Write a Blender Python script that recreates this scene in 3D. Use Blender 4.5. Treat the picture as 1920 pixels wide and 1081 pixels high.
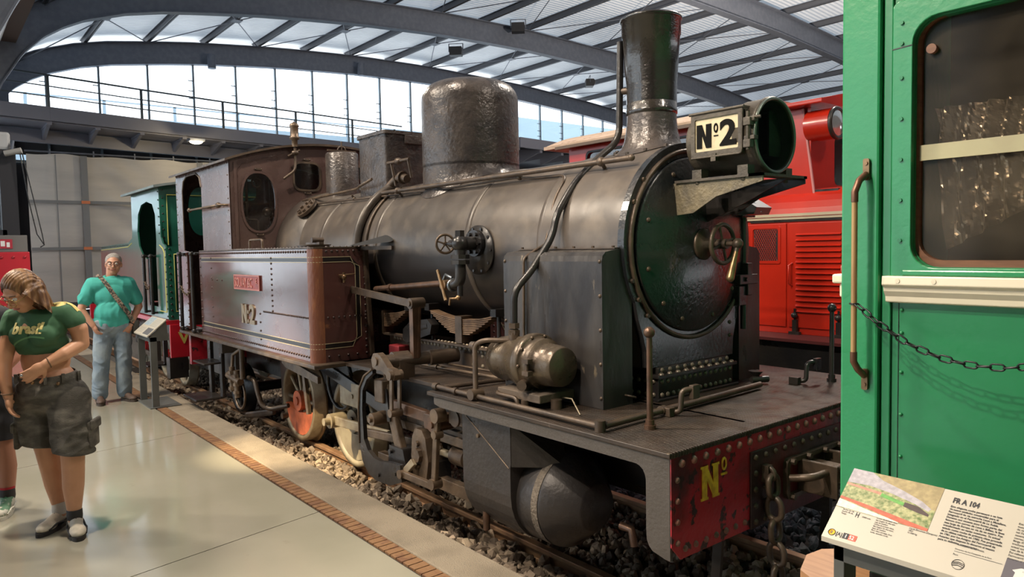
import bpy, bmesh, math, random
import numpy as np
from mathutils import Vector, Matrix, Euler
from math import sin, cos, pi, radians, sqrt, atan2

for o in list(bpy.data.objects):
    bpy.data.objects.remove(o)
S = bpy.context.scene
COL = S.collection

# ------------------------------------------------------------------ camera
# x runs along the tracks (locomotive front = +x), y away from the platform, z up, platform = 0
cd = bpy.data.cameras.new('camera'); cam = bpy.data.objects.new('camera', cd); COL.objects.link(cam)
YAW, PITCH, ROLL, FPX = radians(140.877), radians(-3.19), radians(-1.0836), 1366.0
_F0 = Vector((cos(YAW), sin(YAW), 0)); _R0 = Vector((sin(YAW), -cos(YAW), 0)); _Z = Vector((0, 0, 1))
_F = _F0*cos(PITCH)+_Z*sin(PITCH); _U = _Z*cos(PITCH)-_F0*sin(PITCH)
_r = _R0*cos(ROLL)+_U*sin(ROLL); _u = _U*cos(ROLL)-_R0*sin(ROLL)
M = Matrix((( _r.x, _u.x, -_F.x, 0), (_r.y, _u.y, -_F.y, 0), (_r.z, _u.z, -_F.z, 1.68), (0, 0, 0, 1)))
cam.matrix_world = M
cd.sensor_width = 36; cd.sensor_fit = 'HORIZONTAL'; cd.lens = FPX*36/1920
cd.clip_start = .05; cd.clip_end = 300
S.camera = cam
S.view_settings.view_transform = 'Standard'; S.view_settings.look = 'None'
S.view_settings.gamma = 1; S.view_settings.use_curve_mapping = False
S.view_settings.exposure = 0.5

# ------------------------------------------------------------------ sky and lamps
w = bpy.data.worlds.new('sky'); S.world = w; w.use_nodes = True
nt = w.node_tree; bg = nt.nodes['Background']
tc = nt.nodes.new('ShaderNodeTexCoord'); gr = nt.nodes.new('ShaderNodeSeparateXYZ'); cr = nt.nodes.new('ShaderNodeValToRGB')
nt.links.new(tc.outputs['Generated'], gr.inputs[0]); nt.links.new(gr.outputs['Z'], cr.inputs[0]); nt.links.new(cr.outputs[0], bg.inputs[0])
cr.color_ramp.elements[0].position = 0.0; cr.color_ramp.elements[0].color = (.93, .97, 1, 1)
cr.color_ramp.elements[1].position = .6; cr.color_ramp.elements[1].color = (.78, .88, 1, 1)
bg.inputs[1].default_value = 2.4

def lamp(name, kind, loc, target, energy, color, size=.3, angle=60, blend=.5):
    d = bpy.data.lights.new(name, kind); d.energy = energy; d.color = color
    if kind == 'AREA': d.shape = 'DISK'; d.size = size
    if kind == 'SPOT': d.spot_size = radians(angle); d.spot_blend = blend; d.shadow_soft_size = size
    if kind == 'POINT': d.shadow_soft_size = size
    o = bpy.data.objects.new(name, d); COL.objects.link(o); o.location = loc
    o.rotation_euler = (Vector(target)-Vector(loc)).to_track_quat('-Z', 'Y').to_euler()
    return o
WARM = (1, .86, .70)
lamp('hall_spot', 'SPOT', (-2.6, -1.6, 5.0), (-1.0, 2.3, 1.2), 470, WARM, .05, 75)
lamp('hall_spot', 'SPOT', (-2.2, -.2, 4.6), (-1.2, 2.3, 1.0), 330, WARM, .05, 80)
lamp('hall_spot', 'SPOT', (-4.5, .4, 7.0), (-4.5, 3.2, 1.6), 900, WARM, .12, 80)
lamp('hall_spot', 'SPOT', (-7.5, -3.0, 6.6), (-7.0, 2.6, 1.2), 450, WARM, .15, 80)
lamp('track_spot', 'SPOT', (-5.4, -1.0, 4.5), (-6.1, 2.7, -.2), 2600, (1, .78, .48), .05, 17, .8)
lamp('fill_lamp', 'AREA', (-8.5, -1.5, 6.5), (-8.5, 3, 0), 300, (1, .88, .72), 1.0)  # unseen area lamps, this one and those below, added as warm general fill
lamp('fill_lamp', 'AREA', (-4.5, 9.5, 8.0), (-3.5, 6, 1.2), 380, (1, .9, .78), .8)
lamp('fill_lamp', 'AREA', (2.5, 4.5, 7.0), (-2, 3.4, 1.0), 110, (1, .88, .75), .6)  # unseen fill from the right, added to brighten front faces and buffer beam
lamp('fill_lamp', 'AREA', (-16, 6, 7.5), (-16, 6, 0), 400, (1, .9, .78), 1.0)
lamp('fill_lamp', 'AREA', (-9, 18, 4), (-11, 22, 10), 1600, (1, .85, .7), 1.0)  # unseen uplight added to brighten the underside of the roof

# ------------------------------------------------------------------ materials
MATS = {}
def mat(name, col, rough=.5, metal=0, col2=None, cscale=6, cpow=(.4, .65), bump=0, bscale=30, coat=0, rvar=0, emit=0, col3=None, c3scale=25, c3pow=(.62, .68), stretch=None, spec=None):
    if name in MATS: return MATS[name]
    m = bpy.data.materials.new(name); m.use_nodes = True; n = m.node_tree; b = n.nodes['Principled BSDF']
    L = n.links.new
    b.inputs['Base Color'].default_value = (*col, 1); b.inputs['Roughness'].default_value = rough; b.inputs['Metallic'].default_value = metal
    if coat: b.inputs['Coat Weight'].default_value = coat; b.inputs['Coat Roughness'].default_value = .12
    if spec is not None: b.inputs['Specular IOR Level'].default_value = spec
    if emit: b.inputs['Emission Color'].default_value = (*col, 1); b.inputs['Emission Strength'].default_value = emit
    t = n.nodes.new('ShaderNodeTexCoord'); src = t.outputs['Object']
    if stretch:
        mp = n.nodes.new('ShaderNodeMapping'); mp.inputs['Scale'].default_value = stretch; L(src, mp.inputs[0]); src = mp.outputs[0]
    def noise(sc, det=5):
        x = n.nodes.new('ShaderNodeTexNoise'); x.inputs['Scale'].default_value = sc; x.inputs['Detail'].default_value = det; L(src, x.inputs['Vector']); return x.outputs['Fac']
    cur = None
    if col2:
        r = n.nodes.new('ShaderNodeValToRGB'); r.color_ramp.elements[0].position = cpow[0]; r.color_ramp.elements[1].position = cpow[1]
        r.color_ramp.elements[0].color = (*col, 1); r.color_ramp.elements[1].color = (*col2, 1); L(noise(cscale), r.inputs[0]); cur = r.outputs[0]
    if col3:
        r = n.nodes.new('ShaderNodeValToRGB'); r.color_ramp.elements[0].position = c3pow[0]; r.color_ramp.elements[1].position = c3pow[1]
        L(noise(c3scale, 8), r.inputs[0]); mx = n.nodes.new('ShaderNodeMix'); mx.data_type = 'RGBA'; L(r.outputs[0], mx.inputs['Factor'])
        mx.inputs['B'].default_value = (*col3, 1)
        if cur: L(cur, mx.inputs['A'])
        else: mx.inputs['A'].default_value = (*col, 1)
        cur = mx.outputs['Result']
    if cur: L(cur, b.inputs['Base Color'])
    if rvar:
        r = n.nodes.new('ShaderNodeMapRange'); r.inputs['To Min'].default_value = max(0, rough-rvar); r.inputs['To Max'].default_value = min(1, rough+rvar)
        r.inputs['From Min'].default_value = .3; r.inputs['From Max'].default_value = .7; L(noise(cscale*1.7), r.inputs[0]); L(r.outputs[0], b.inputs['Roughness'])
    if bump:
        bn = n.nodes.new('ShaderNodeBump'); bn.inputs['Strength'].default_value = bump; bn.inputs['Distance'].default_value = .01; L(noise(bscale, 4), bn.inputs['Height']); L(bn.outputs[0], b.inputs['Normal'])
    MATS[name] = m
    return m
def glass_mat(name, tint=(.9, .95, .95), refl=.12, rough=.02, haze=0):
    if name in MATS: return MATS[name]
    m = bpy.data.materials.new(name); m.use_nodes = True; n = m.node_tree; n.nodes.clear(); L = n.links.new
    o = n.nodes.new('ShaderNodeOutputMaterial'); tr = n.nodes.new('ShaderNodeBsdfTransparent'); gl = n.nodes.new('ShaderNodeBsdfGlossy')
    tr.inputs[0].default_value = (*tint, 1); gl.inputs['Roughness'].default_value = rough
    lw = n.nodes.new('ShaderNodeLayerWeight'); fr = n.nodes.new('ShaderNodeMath'); fr.operation = 'POWER'; fr.inputs[1].default_value = 5; L(lw.outputs['Facing'], fr.inputs[0])
    ad = n.nodes.new('ShaderNodeMath'); ad.operation = 'ADD'; ad.inputs[1].default_value = refl; L(fr.outputs[0], ad.inputs[0])
    mx = n.nodes.new('ShaderNodeMixShader'); L(ad.outputs[0], mx.inputs[0]); L(tr.outputs[0], mx.inputs[1]); L(gl.outputs[0], mx.inputs[2])
    out = mx.outputs[0]
    if haze:
        df = n.nodes.new('ShaderNodeBsdfDiffuse'); df.inputs[0].default_value = (.45, .38, .28, 1)
        nz = n.nodes.new('ShaderNodeTexNoise'); nz.inputs['Scale'].default_value = 3; nz.inputs['Detail'].default_value = 8
        r = n.nodes.new('ShaderNodeMapRange'); r.inputs['From Min'].default_value = .35; r.inputs['From Max'].default_value = .75; r.inputs['To Min'].default_value = 0; r.inputs['To Max'].default_value = haze; L(nz.outputs[0], r.inputs[0])
        m2 = n.nodes.new('ShaderNodeMixShader'); L(r.outputs[0], m2.inputs[0]); L(out, m2.inputs[1]); L(df.outputs[0], m2.inputs[2]); out = m2.outputs[0]
    L(out, o.inputs[0]); MATS[name] = m; return m

# ------------------------------------------------------------------ mesh helpers
def V(*a): return Vector(a if len(a) == 3 else a[0])
def frame(d):
    d = Vector(d).normalized(); a = Vector((0, 0, 1)) if abs(d.z) < .92 else Vector((1, 0, 0))
    x = a.cross(d).normalized(); return x, d.cross(x), d
class MB:
    def __init__(s): s.v = []; s.f = []; s.sm = []; s.mi = []; s.m = 0
    def add(s, vs, fs, smooth=False):
        k = len(s.v); s.v += [tuple(p) for p in vs]
        for f in fs: s.f.append([i+k for i in f]); s.sm.append(smooth); s.mi.append(s.m)
        return s
    def box(s, x0, x1, y0, y1, z0, z1):
        c = [(x, y, z) for x in (x0, x1) for y in (y0, y1) for z in (z0, z1)]
        return s.add(c, [(0, 1, 3, 2), (4, 6, 7, 5), (0, 4, 5, 1), (2, 3, 7, 6), (0, 2, 6, 4), (1, 5, 7, 3)])
    def bar(s, p, q, w, h, up=None):
        """rectangular bar from p to q; w across, h along up"""
        p, q = V(p), V(q); d = (q-p).normalized()
        u = Vector(up).normalized() if up else (Vector((0, 0, 1)) if abs(d.z) < .9 else Vector((1, 0, 0)))
        a = d.cross(u).normalized(); u = a.cross(d)
        vs = [e+a*(w/2*i)+u*(h/2*j) for e in (p, q) for i, j in ((-1, -1), (1, -1), (1, 1), (-1, 1))]
        return s.add(vs, [(3, 2, 1, 0), (4, 5, 6, 7), (0, 1, 5, 4), (1, 2, 6, 5), (2, 3, 7, 6), (3, 0, 4, 7)])
    def cyl(s, p, q, r, r2=None, n=20, cap=True, smooth=True):
        r2 = r if r2 is None else r2; p, q = V(p), V(q); x, y, d = frame(q-p)
        vs = []
        for e, R in ((p, r), (q, r2)):
            for i in range(n): a = 2*pi*i/n; vs.append(e+x*(cos(a)*R)+y*(sin(a)*R))
        s.add(vs, [(i, (i+1) % n, n+(i+1) % n, n+i) for i in range(n)], smooth)
        if cap: s.add(vs[:n], [list(range(n))[::-1]]); s.add(vs[n:], [list(range(n))])
        return s
    def lathe(s, prof, org, axis=(0, 0, 1), n=40, cap=True, ang=None):
        """prof = [(radius, height)] along axis"""
        x, y, d = frame(axis); o = V(org); vs = []
        for r, h in prof:
            for i in range(n): a = 2*pi*i/n; vs.append(o+d*h+x*(cos(a)*r)+y*(sin(a)*r))
        fs = []
        for k in range(len(prof)-1):
            for i in range(n): j = (i+1) % n; fs.append((k*n+i, k*n+j, (k+1)*n+j, (k+1)*n+i))
        s.add(vs, fs, True)
        if cap:
            if prof[0][0] > 1e-4: s.add(vs[:n], [list(range(n))[::-1]])
            if prof[-1][0] > 1e-4: s.add(vs[-n:], [list(range(n))])
        return s
    def tube(s, pts, r, n=10, bend=0.0, closed=False, rs=None):
        pts = [V(p) for p in pts]
        if bend and len(pts) > 2:
            q = [pts[0]]
            for i in range(1, len(pts)-1):
                a, b, c = pts[i-1], pts[i], pts[i+1]; l = min(bend, (a-b).length*.49, (c-b).length*.49)
                p0 = b+(a-b).normalized()*l; p2 = b+(c-b).normalized()*l
                for k in range(6): t = k/5; q.append(p0*(1-t)**2+b*2*t*(1-t)+p2*t*t)
            q.append(pts[-1]); pts = q
        m = len(pts); vs = []; px = None
        for i, p in enumerate(pts):
            if closed: d = pts[(i+1) % m]-pts[i-1]
            else: d = pts[min(i+1, m-1)]-pts[max(i-1, 0)]
            d.normalize()
            if px is None: x, y, _ = frame(d)
            else: x = (px-d*px.dot(d)).normalized(); y = d.cross(x)
            px = x; R = rs[i] if rs else r
            for k in range(n): a = 2*pi*k/n; vs.append(p+x*(cos(a)*R)+y*(sin(a)*R))
        fs = [(i*n+k, i*n+(k+1) % n, ((i+1) % m)*n+(k+1) % n, ((i+1) % m)*n+k) for i in range(m if closed else m-1) for k in range(n)]
        s.add(vs, fs, True)
        if not closed: s.add(vs[:n], [list(range(n))[::-1]]); s.add(vs[-n:], [list(range(n))])
        return s
    def torus(s, c, axis, R, r, n=32, k=8, a0=0, a1=2*pi):
        x, y, d = frame(axis); c = V(c); full = abs(a1-a0-2*pi) < 1e-6
        m = n if full else n+1
        return s.tube([c+x*(cos(a0+(a1-a0)*i/n)*R)+y*(sin(a0+(a1-a0)*i/n)*R) for i in range(m)], r, k, closed=full)
    def ball(s, c, r, n=14, k=8, sc=(1, 1, 1)):
        c = V(c); vs = []
        for j in range(k+1):
            t = pi*j/k
            for i in range(n): a = 2*pi*i/n; vs.append(c+Vector((sin(t)*cos(a)*r*sc[0], sin(t)*sin(a)*r*sc[1], cos(t)*r*sc[2])))
        return s.add(vs, [(j*n+i, (j+1)*n+i, (j+1)*n+(i+1) % n, j*n+(i+1) % n) for j in range(k) for i in range(n)], True)
    def rivet(s, c, nrm, r=.012, n=8):
        x, y, d = frame(nrm); c = V(c); vs = []; r = r*1.22
        for R, h in ((1, 0), (.82, .45), (.4, .72)):
            for i in range(n): a = 2*pi*i/n; vs.append(c+d*(h*r)+x*(cos(a)*r*R)+y*(sin(a)*r*R))
        fs = [(k*n+i, k*n+(i+1) % n, (k+1)*n+(i+1) % n, (k+1)*n+i) for k in range(2) for i in range(n)]+[[2*n+i for i in range(n)]]
        return s.add(vs, fs, True)
    def rivets(s, a, b, step, nrm, r=.012, skip=None):
        a, b = V(a), V(b); n = max(1, round((b-a).length/step))
        for i in range(n+1): s.rivet(a.lerp(b, i/n), nrm, r)
        return s
    def hexn(s, c, nrm, r=.014, h=.012):
        return s.cyl(c, V(c)+V(nrm).normalized()*h, r, n=6, smooth=False)
    def prism(s, poly, e, axis='y'):
        """poly 2D points in the plane normal to axis, extruded between e[0] and e[1]"""
        def P(u, v, t): return {'y': (u, t, v), 'x': (t, u, v), 'z': (u, v, t)}[axis]
        n = len(poly); vs = [P(u, v, e[0]) for u, v in poly]+[P(u, v, e[1]) for u, v in poly]
        s.add(vs, [[i, (i+1) % n, n+(i+1) % n, n+i] for i in range(n)]); s.add(vs[:n], [list(range(n))[::-1]]); s.add(vs[n:], [list(range(n))]); return s
    def ringplate(s, outer, inner, e, axis='y'):
        """plate with a hole: outer and inner outlines of the same count"""
        def P(u, v, t): return {'y': (u, t, v), 'x': (t, u, v), 'z': (u, v, t)}[axis]
        n = len(outer); A = [P(u, v, e[0]) for u, v in outer]; B = [P(u, v, e[0]) for u, v in inner]
        C = [P(u, v, e[1]) for u, v in outer]; D = [P(u, v, e[1]) for u, v in inner]; vs = A+B+C+D; fs = []
        for i in range(n):
            j = (i+1) % n; fs += [(i, j, n+j, n+i), (2*n+i, 3*n+i, 3*n+j, 2*n+j), (i, 2*n+i, 2*n+j, j), (n+i, n+j, 3*n+j, 3*n+i)]
        return s.add(vs, fs)
    def xf(s, mtx, start=0):
        for i in range(start, len(s.v)): s.v[i] = tuple(mtx @ Vector(s.v[i]))
        return s
    def build(s, name, m, parent=None, bevel=0, fix=True, mods=None, recalc=True):
        me = bpy.data.meshes.new(name)
        vs = np.array(s.v, dtype=float)
        c = Vector(((vs.min(0)+vs.max(0))/2).tolist())
        if parent is None and bevel == -1: c = Vector((0, 0, 0))
        me.from_pydata((vs-np.array(c)).tolist(), [], s.f)
        me.polygons.foreach_set('use_smooth', s.sm); me.polygons.foreach_set('material_index', s.mi)
        for x in (m if isinstance(m, (list, tuple)) else [m]): me.materials.append(x)
        if recalc:
            bm = bmesh.new(); bm.from_mesh(me); bmesh.ops.recalc_face_normals(bm, faces=bm.faces); bm.to_mesh(me); bm.free()
        o = bpy.data.objects.new(name, me); COL.objects.link(o)
        ABS[o.name] = c
        if parent is not None: o.parent = parent; o.location = c-ABS[parent.name]
        else: o.location = c
        if bevel > 0:
            b = o.modifiers.new('bevel', 'BEVEL'); b.width = bevel; b.segments = 2; b.limit_method = 'ANGLE'; b.angle_limit = radians(50)
        return o
ABS = {}
def thing(name, label, cat, loc=(0, 0, 0), rz=0, group=None, local=False):
    o = bpy.data.objects.new(name, None); COL.objects.link(o); o.location = loc; o.rotation_euler.z = rz; o.empty_display_size = .1
    ABS[o.name] = Vector((0, 0, 0)) if local else Vector(loc)
    tag(o, label, cat, group); return o
def tag(o, label=None, cat=None, group=None, kind=None):
    if label: o['label'] = label
    if cat: o['category'] = cat
    if group: o['group'] = group
    if kind: o['kind'] = kind
    return o
def struct(o): o['kind'] = 'structure'; return o
def text_mesh(body, size, mtx, name, m, parent, ext=.002, bold=0, sx=1, spacing=1, align='LEFT', res=2, line=1):
    cu = bpy.data.curves.new('t', 'FONT'); cu.body = body; cu.size = size; cu.extrude = ext; cu.offset = bold; cu.resolution_u = res
    cu.space_character = spacing; cu.align_x = align; cu.space_line = line
    ob = bpy.data.objects.new('t', cu); COL.objects.link(ob)
    me = bpy.data.meshes.new_from_object(ob.evaluated_get(bpy.context.evaluated_depsgraph_get()))
    COL.objects.unlink(ob); bpy.data.objects.remove(ob)
    b = MB(); mt = mtx @ Matrix.Diagonal((sx, 1, 1, 1))
    b.add([mt @ v.co for v in me.vertices], [list(p.vertices) for p in me.polygons])
    return b.build(name, m, parent)
def axes(o, x, y, z=None):
    x = V(x).normalized(); y = V(y).normalized(); z = x.cross(y)
    m = Matrix.Identity(4)
    for i in range(3): m[i][0] = x[i]; m[i][1] = y[i]; m[i][2] = z[i]; m[i][3] = o[i]
    return m
def rrect(cx, cy, hw, hh, r, n=6):
    out = []
    for sx, sy, a0 in ((1, 1, 0), (-1, 1, 90), (-1, -1, 180), (1, -1, 270)):
        for i in range(n+1):
            a = radians(a0+90*i/n); out.append((cx+sx*(hw-r)+r*cos(a), cy+sy*(hh-r)+r*sin(a)))
    return out
def ring_from(poly, hw, hh, cx, cy):
    """project each point of an outline onto a rectangle around it"""
    out = []
    for u, v in poly:
        du, dv = u-cx, v-cy; k = min(hw/abs(du) if abs(du) > 1e-9 else 1e9, hh/abs(dv) if abs(dv) > 1e-9 else 1e9); out.append((cx+du*k, cy+dv*k))
    return out
# ------------------------------------------------------------------ the hall
steel = mat('steel_grey', (.11, .125, .16), .45, .1, col2=(.135, .15, .185), bump=.1)
purl = mat('purlin_steel', (.085, .09, .105), .5, .2)
ZL = [(1.0, 3.6), (1.6, 5.6), (2.0, 6.6), (2.6, 7.45), (3.9, 8.25), (5.5, 8.75), (8.9, 9.25), (12.3, 9.58), (16, 9.8), (20, 9.87), (26, 9.72), (31, 9.38), (35, 9.0), (40, 8.2), (44, 7.2)]
def zl(y):
    for (a, b), (c, d) in zip(ZL, ZL[1:]):
        if y <= c: return b+(d-b)*(y-a)/(c-a)
    return ZL[-1][1]
_ys = np.linspace(1.0, 44, 90); _zs = np.array([zl(y) for y in _ys]); 
for _ in range(2): _zs[1:-1] = (_zs[:-2]+_zs[1:-1]*2+_zs[2:])/4
def ZS(y): return float(np.interp(y, _ys, _zs))
def arch(x, n, dep=.85):
    b = MB(); P = []
    ys = [1.0+.1*i for i in range(30)]+[4+1.0*i for i in range(41)]
    pts = [(y-(.6*math.exp(-(y-1)/1.6) if x > -20 else 0), ZS(y)) for y in ys]
    def strip(w, o0, o1):
        vs = []
        for i, (y, z) in enumerate(pts):
            a = pts[max(i-1, 0)]; c = pts[min(i+1, len(pts)-1)]; t = Vector((c[0]-a[0], c[1]-a[1])).normalized(); nn = Vector((-t.y, t.x))
            for (sx, o) in ((-w, o0), (w, o0), (w, o1), (-w, o1)): vs.append((x+sx, y+nn.x*o, z+nn.y*o))
        fs = [(i*4+k, i*4+(k+1) % 4, (i+1)*4+(k+1) % 4, (i+1)*4+k) for i in range(len(pts)-1) for k in range(4)]
        b.add(vs, fs)
    strip(.16, 0, .035); strip(.16, dep-.035, dep); strip(.02, .03, dep-.03)
    b.box(x-.16, x+.16, pts[0][0]-.7, pts[0][0]+.02, -.2, 3.7)
    return struct(b.build('trim_%d' % n, steel))
for i, x in enumerate((-31.0, -23.5, -15.6)): arch(x, i+1)

b = MB(); b.box(-31.25, -30.75, 1.8, 2.72, -.2, 7.5); struct(b.build('trim_4', steel))
PY = [3.0+2.15*i for i in range(19)]
k = 5
for y in PY:
    b = MB(); z = ZS(y)+.85
    b.box(-31.6, 8, y-.06, y+.06, z, z+.02); b.box(-31.6, 8, y-.012, y+.012, z, z+.24); b.box(-31.6, 8, y-.06, y+.06, z+.22, z+.24)
    struct(b.build('trim_%d' % k, purl)); k += 1
# tie rods and gussets
b = MB()
for X0, X1 in ((-31, -23.5), (-23.5, -15.6)):
    for i in range(0, 17, 2):
        y0, y1 = PY[i], PY[i+2]; z0, z1, zm = ZS(y0)+.83, ZS(y1)+.83, ZS(PY[i+1])+.83; ym = PY[i+1]; xm = (X0+X1)/2
        for a in ((X0, y0, z0), (X1, y0, z0), (X0, y1, z1), (X1, y1, z1)): b.cyl(a, (xm, ym, zm), .018, n=6)
        b.box(xm-.2, xm+.2, ym-.16, ym+.16, zm-.02, zm+.01)
struct(b.build('trim_30', steel))
roofm = mat('roof_sheet', (.66, .65, .63), .42, 0, col2=(.56, .54, .51), cscale=.6)
n = roofm.node_tree; bs = n.nodes['Principled BSDF']
wv = n.nodes.new('ShaderNodeTexWave'); wv.bands_direction = 'X'; wv.inputs['Scale'].default_value = 1.6; wv.inputs['Distortion'].default_value = .2
t_ = n.nodes.new('ShaderNodeTexCoord'); n.links.new(t_.outputs['Object'], wv.inputs[0])
bp_ = n.nodes.new('ShaderNodeBump'); bp_.inputs['Strength'].default_value = .6; bp_.inputs['Distance'].default_value = .05; n.links.new(wv.outputs[0], bp_.inputs['Height']); n.links.new(bp_.outputs[0], bs.inputs['Normal'])
trn = n.nodes.new('ShaderNodeBsdfTranslucent'); trn.inputs[0].default_value = (.8, .88, .95, 1); mx_ = n.nodes.new('ShaderNodeMixShader'); mx_.inputs[0].default_value = .10
o_ = n.nodes['Material Output']; n.links.new(bs.outputs[0], mx_.inputs[1]); n.links.new(trn.outputs[0], mx_.inputs[2]); n.links.new(mx_.outputs[0], o_.inputs[0])
b = MB(); ys = [1.5+.5*i for i in range(86)]; nn_ = len(ys)
vs = [(x, y, ZS(y)+1.12) for x in (-33, 8) for y in ys]
b.add(vs, [(i, i+1, nn_+i+1, nn_+i) for i in range(nn_-1)], True)
struct(b.build('ceiling', roofm))

# floor slabs with dark joints, brick band, concrete kerb
fl = mat('painted_floor', (.35, .33, .26), .12, 0, col2=(.30, .285, .22), cscale=.9, bump=.05, bscale=5, coat=.35, rvar=.07, col3=(.3, .27, .21), c3scale=9, c3pow=(.68, .78))
dark = mat('dark_gap', (.03, .028, .025), .9)
b = MB(); b.box(-31, 8, -8, 2.02, -.3, -.012); struct(b.build('floor', dark))
b = MB(); xs = [-1.35-2.82*i for i in range(-3, 11)]
for x0, x1 in zip(xs[1:], xs):
    for ya, yb in ((-8, -3.4), (-3.39, 1.93)):
        f = lambda x, y: x-(y-.8)*.2
        g = .004
        q = [(f(x0, ya)+g, ya+g), (f(x1, ya)-g, ya+g), (f(x1, yb)-g, yb-g), (f(x0, yb)+g, yb-g)]
        b.prism(q, (-.02, 0), 'z')
struct(b.build('floor', fl))
brick = mat('brick_band', (.17, .085, .045), .6, 0, col2=(.23, .125, .06), cscale=14, cpow=(.45, .5), bump=.4, bscale=60)
b = MB(); x = -31
while x < 2: b.box(x+.004, x+.061, 1.945, 2.040, -.05, .0); x += .065
struct(b.build('trim_31', brick))
conc = mat('kerb_concrete', (.27, .225, .165), .9, 0, col2=(.20, .165, .12), cscale=4, bump=.6, bscale=140, col3=(.18, .16, .13), c3scale=60, c3pow=(.6, .7))
b = MB(); b.box(-31, 2.5, 2.05, 2.335, -.3, -.002); struct(b.build('trim_32', conc, bevel=.012))
ground = mat('ground_dirt', (.05, .045, .04), .95, 0, col2=(.08, .07, .06), cscale=20, bump=1, bscale=60)
b = MB(); b.box(-31, 4, 2.3, 46, -.5, -.30); struct(b.build('floor', ground))

# walls
dk = mat('wall_dark', (.035, .034, .034), .8, col2=(.035, .035, .04), cscale=.5)
b = MB(); b.box(-31.5, -31.3, 2.7, 45, -.3, 5.05); struct(b.build('wall_back', dk))
b = MB(); b.box(-31.5, 8, 44.5, 44.7, -.3, 8.3); struct(b.build('wall_right', dk))
b = MB(); b.box(8, 8.2, -8.2, 44.7, -.3, 12); struct(b.build('wall_front', dk))
b = MB(); b.box(-33, 8, -8.2, 2.3, 7.35, 7.45); struct(b.build('ceiling', mat('side_ceiling', (.17, .13, .12), .7)))
b = MB(); b.box(-31.5, -31.3, -8.2, 2.7, -.3, .1); b.box(-31.5, -31.3, -8.2, 2.7, 7.1, 7.4); struct(b.build('wall_back', dk))
wl = mat('wall_render', (.55, .55, .52), .8)
b = MB(); b.box(-31.5, 8, -8.2, -8, -.3, .8); b.box(-31.5, 8, -8.2, -8, 5.6, 7.5); b.box(-4.1, 8, -8.2, -8, .8, 5.6)
for x in (-31, -26.5, -22, -17.5, -13, -8.5, -4): b.box(x-.15, x+.15, -8.2, -8, .8, 5.6)
struct(b.build('wall_left', wl))
wg = glass_mat('window_glass', (.93, .97, 1), .06, .01)
for i in range(6):
    x = -31+4.5*i; b = MB(); b.m = 0
    b.box(x+.15, x+4.35, -8.11, -8.10, .8, 5.6); b.m = 1
    for t in (x+.17, x+2.25, x+4.33): b.box(t-.03, t+.03, -8.14, -8.06, .8, 5.6)
    for t in (.83, 3.2, 5.57): b.box(x+.15, x+4.35, -8.14, -8.06, t-.03, t+.03)
    struct(b.build('window_%d' % (i+2), [wg, steel]))
b = MB(); b.box(-31.4, -31.39, -8.1, 2.7, .1, 7.1); b.m = 1
for y in (-8.05, -5.4, -2.7, .0, 2.65): b.box(-31.43, -31.35, y-.04, y+.04, .1, 7.1)
b.box(-31.43, -31.35, -8.1, 2.7, 3.1, 3.2)
struct(b.build('window_8', [wg, steel]))
# big gable glazing: panes between mullions
MY = [2.2]+[3.87+1.69*i for i in range(20)]
b = MB(); vs = []
for i in range(len(MY)-1):
    y0, y1 = MY[i]+.012, MY[i+1]-.012
    b.add([(-31.2, y0, 5.05), (-31.2, y1, 5.05), (-31.2, y1, ZS(y1)+.15), (-31.2, y0, ZS(max(y0, 2.2))+.15)], [(0, 1, 2, 3)])
win = struct(b.build('window_1', wg, recalc=False))
mullm = mat('mullion', (.16, .20, .23), .35, .6)
for y in MY[1:]:
    b = MB(); b.box(-31.14, -31.02, y-.035, y+.035, 5.05, ZS(y)+.1)
    for zz in ((8.6, 8.2, 7.9) if y > 8 else (8.0,)): b.box(-31.1, -31.06, y-.2, y, min(zz, ZS(y)-.25), min(zz, ZS(y)-.25)+.03)
    b.build('mullion', mullm, win)
b = MB(); b.box(-31.22, -31.0, 2.7, 36, 5.0, 5.1); b.build('window_sill', mullm, win)
# black end wall over the window on the far right: gable panel above y=28
b = MB(); b.box(-31.3, -31.15, 2.7, 36, 5.32, 6.2); struct(b.build('wall_back', dk))
# gallery (curved balcony below the gable window)
GE = [(-26.4, 1.0), (-26.9, 3.4), (-27.55, 6.2), (-28.1, 9.1), (-28.5, 12.1), (-29.3, 17.5), (-23.8, 19.9), (-24.2, 22.8), (-24.6, 29)]
b = MB(); poly = GE+[(-31, 30), (-31, 1.0)]
b.prism([(x, y) for x, y in poly], (6.12, 6.3), 'z')
struct(b.build('trim_33', steel))
fas = mat('gallery_steel', (.17, .175, .215), .45, .1)
def run(pts, z, w, h, name, m=fas):
    b = MB()
    for p, q in zip(pts, pts[1:]): b.bar((p[0], p[1], z), (q[0], q[1], z), w, h)
    return struct(b.build(name, m))
run(GE, 6.12, .16, .42, 'trim_34')
run([(x-1.6, y) for x, y in GE[:6]], 5.62, .2, .42, 'trim_35')
b = MB(); b.prism([(x-.05, y) for x, y in GE[:6]]+[(-30.9, 17.5), (-30.9, 1.0)], (5.86, 5.90), 'z'); struct(b.build('trim_37', fas))
b = MB()
for p, q in zip(GE, GE[1:]):
    L = math.dist(p, q); kN = max(1, int(L/1.25))
    for i in range(kN):
        t = i/kN; x, y = p[0]+(q[0]-p[0])*t, p[1]+(q[1]-p[1])*t
        b.box(x-3, x-.05, y-.07, y+.07, 5.8, 6.1)
        b.add([(x-.1, y-.05, 5.85), (x-1.5, y-.05, 5.5), (x-1.5, y-.05, 5.8), (x-.1, y+.05, 5.85), (x-1.5, y+.05, 5.5), (x-1.5, y+.05, 5.8)], [(0, 1, 2), (3, 5, 4), (0, 3, 4, 1), (1, 4, 5, 2), (2, 5, 3, 0)])
struct(b.build('trim_36', fas))
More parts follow.
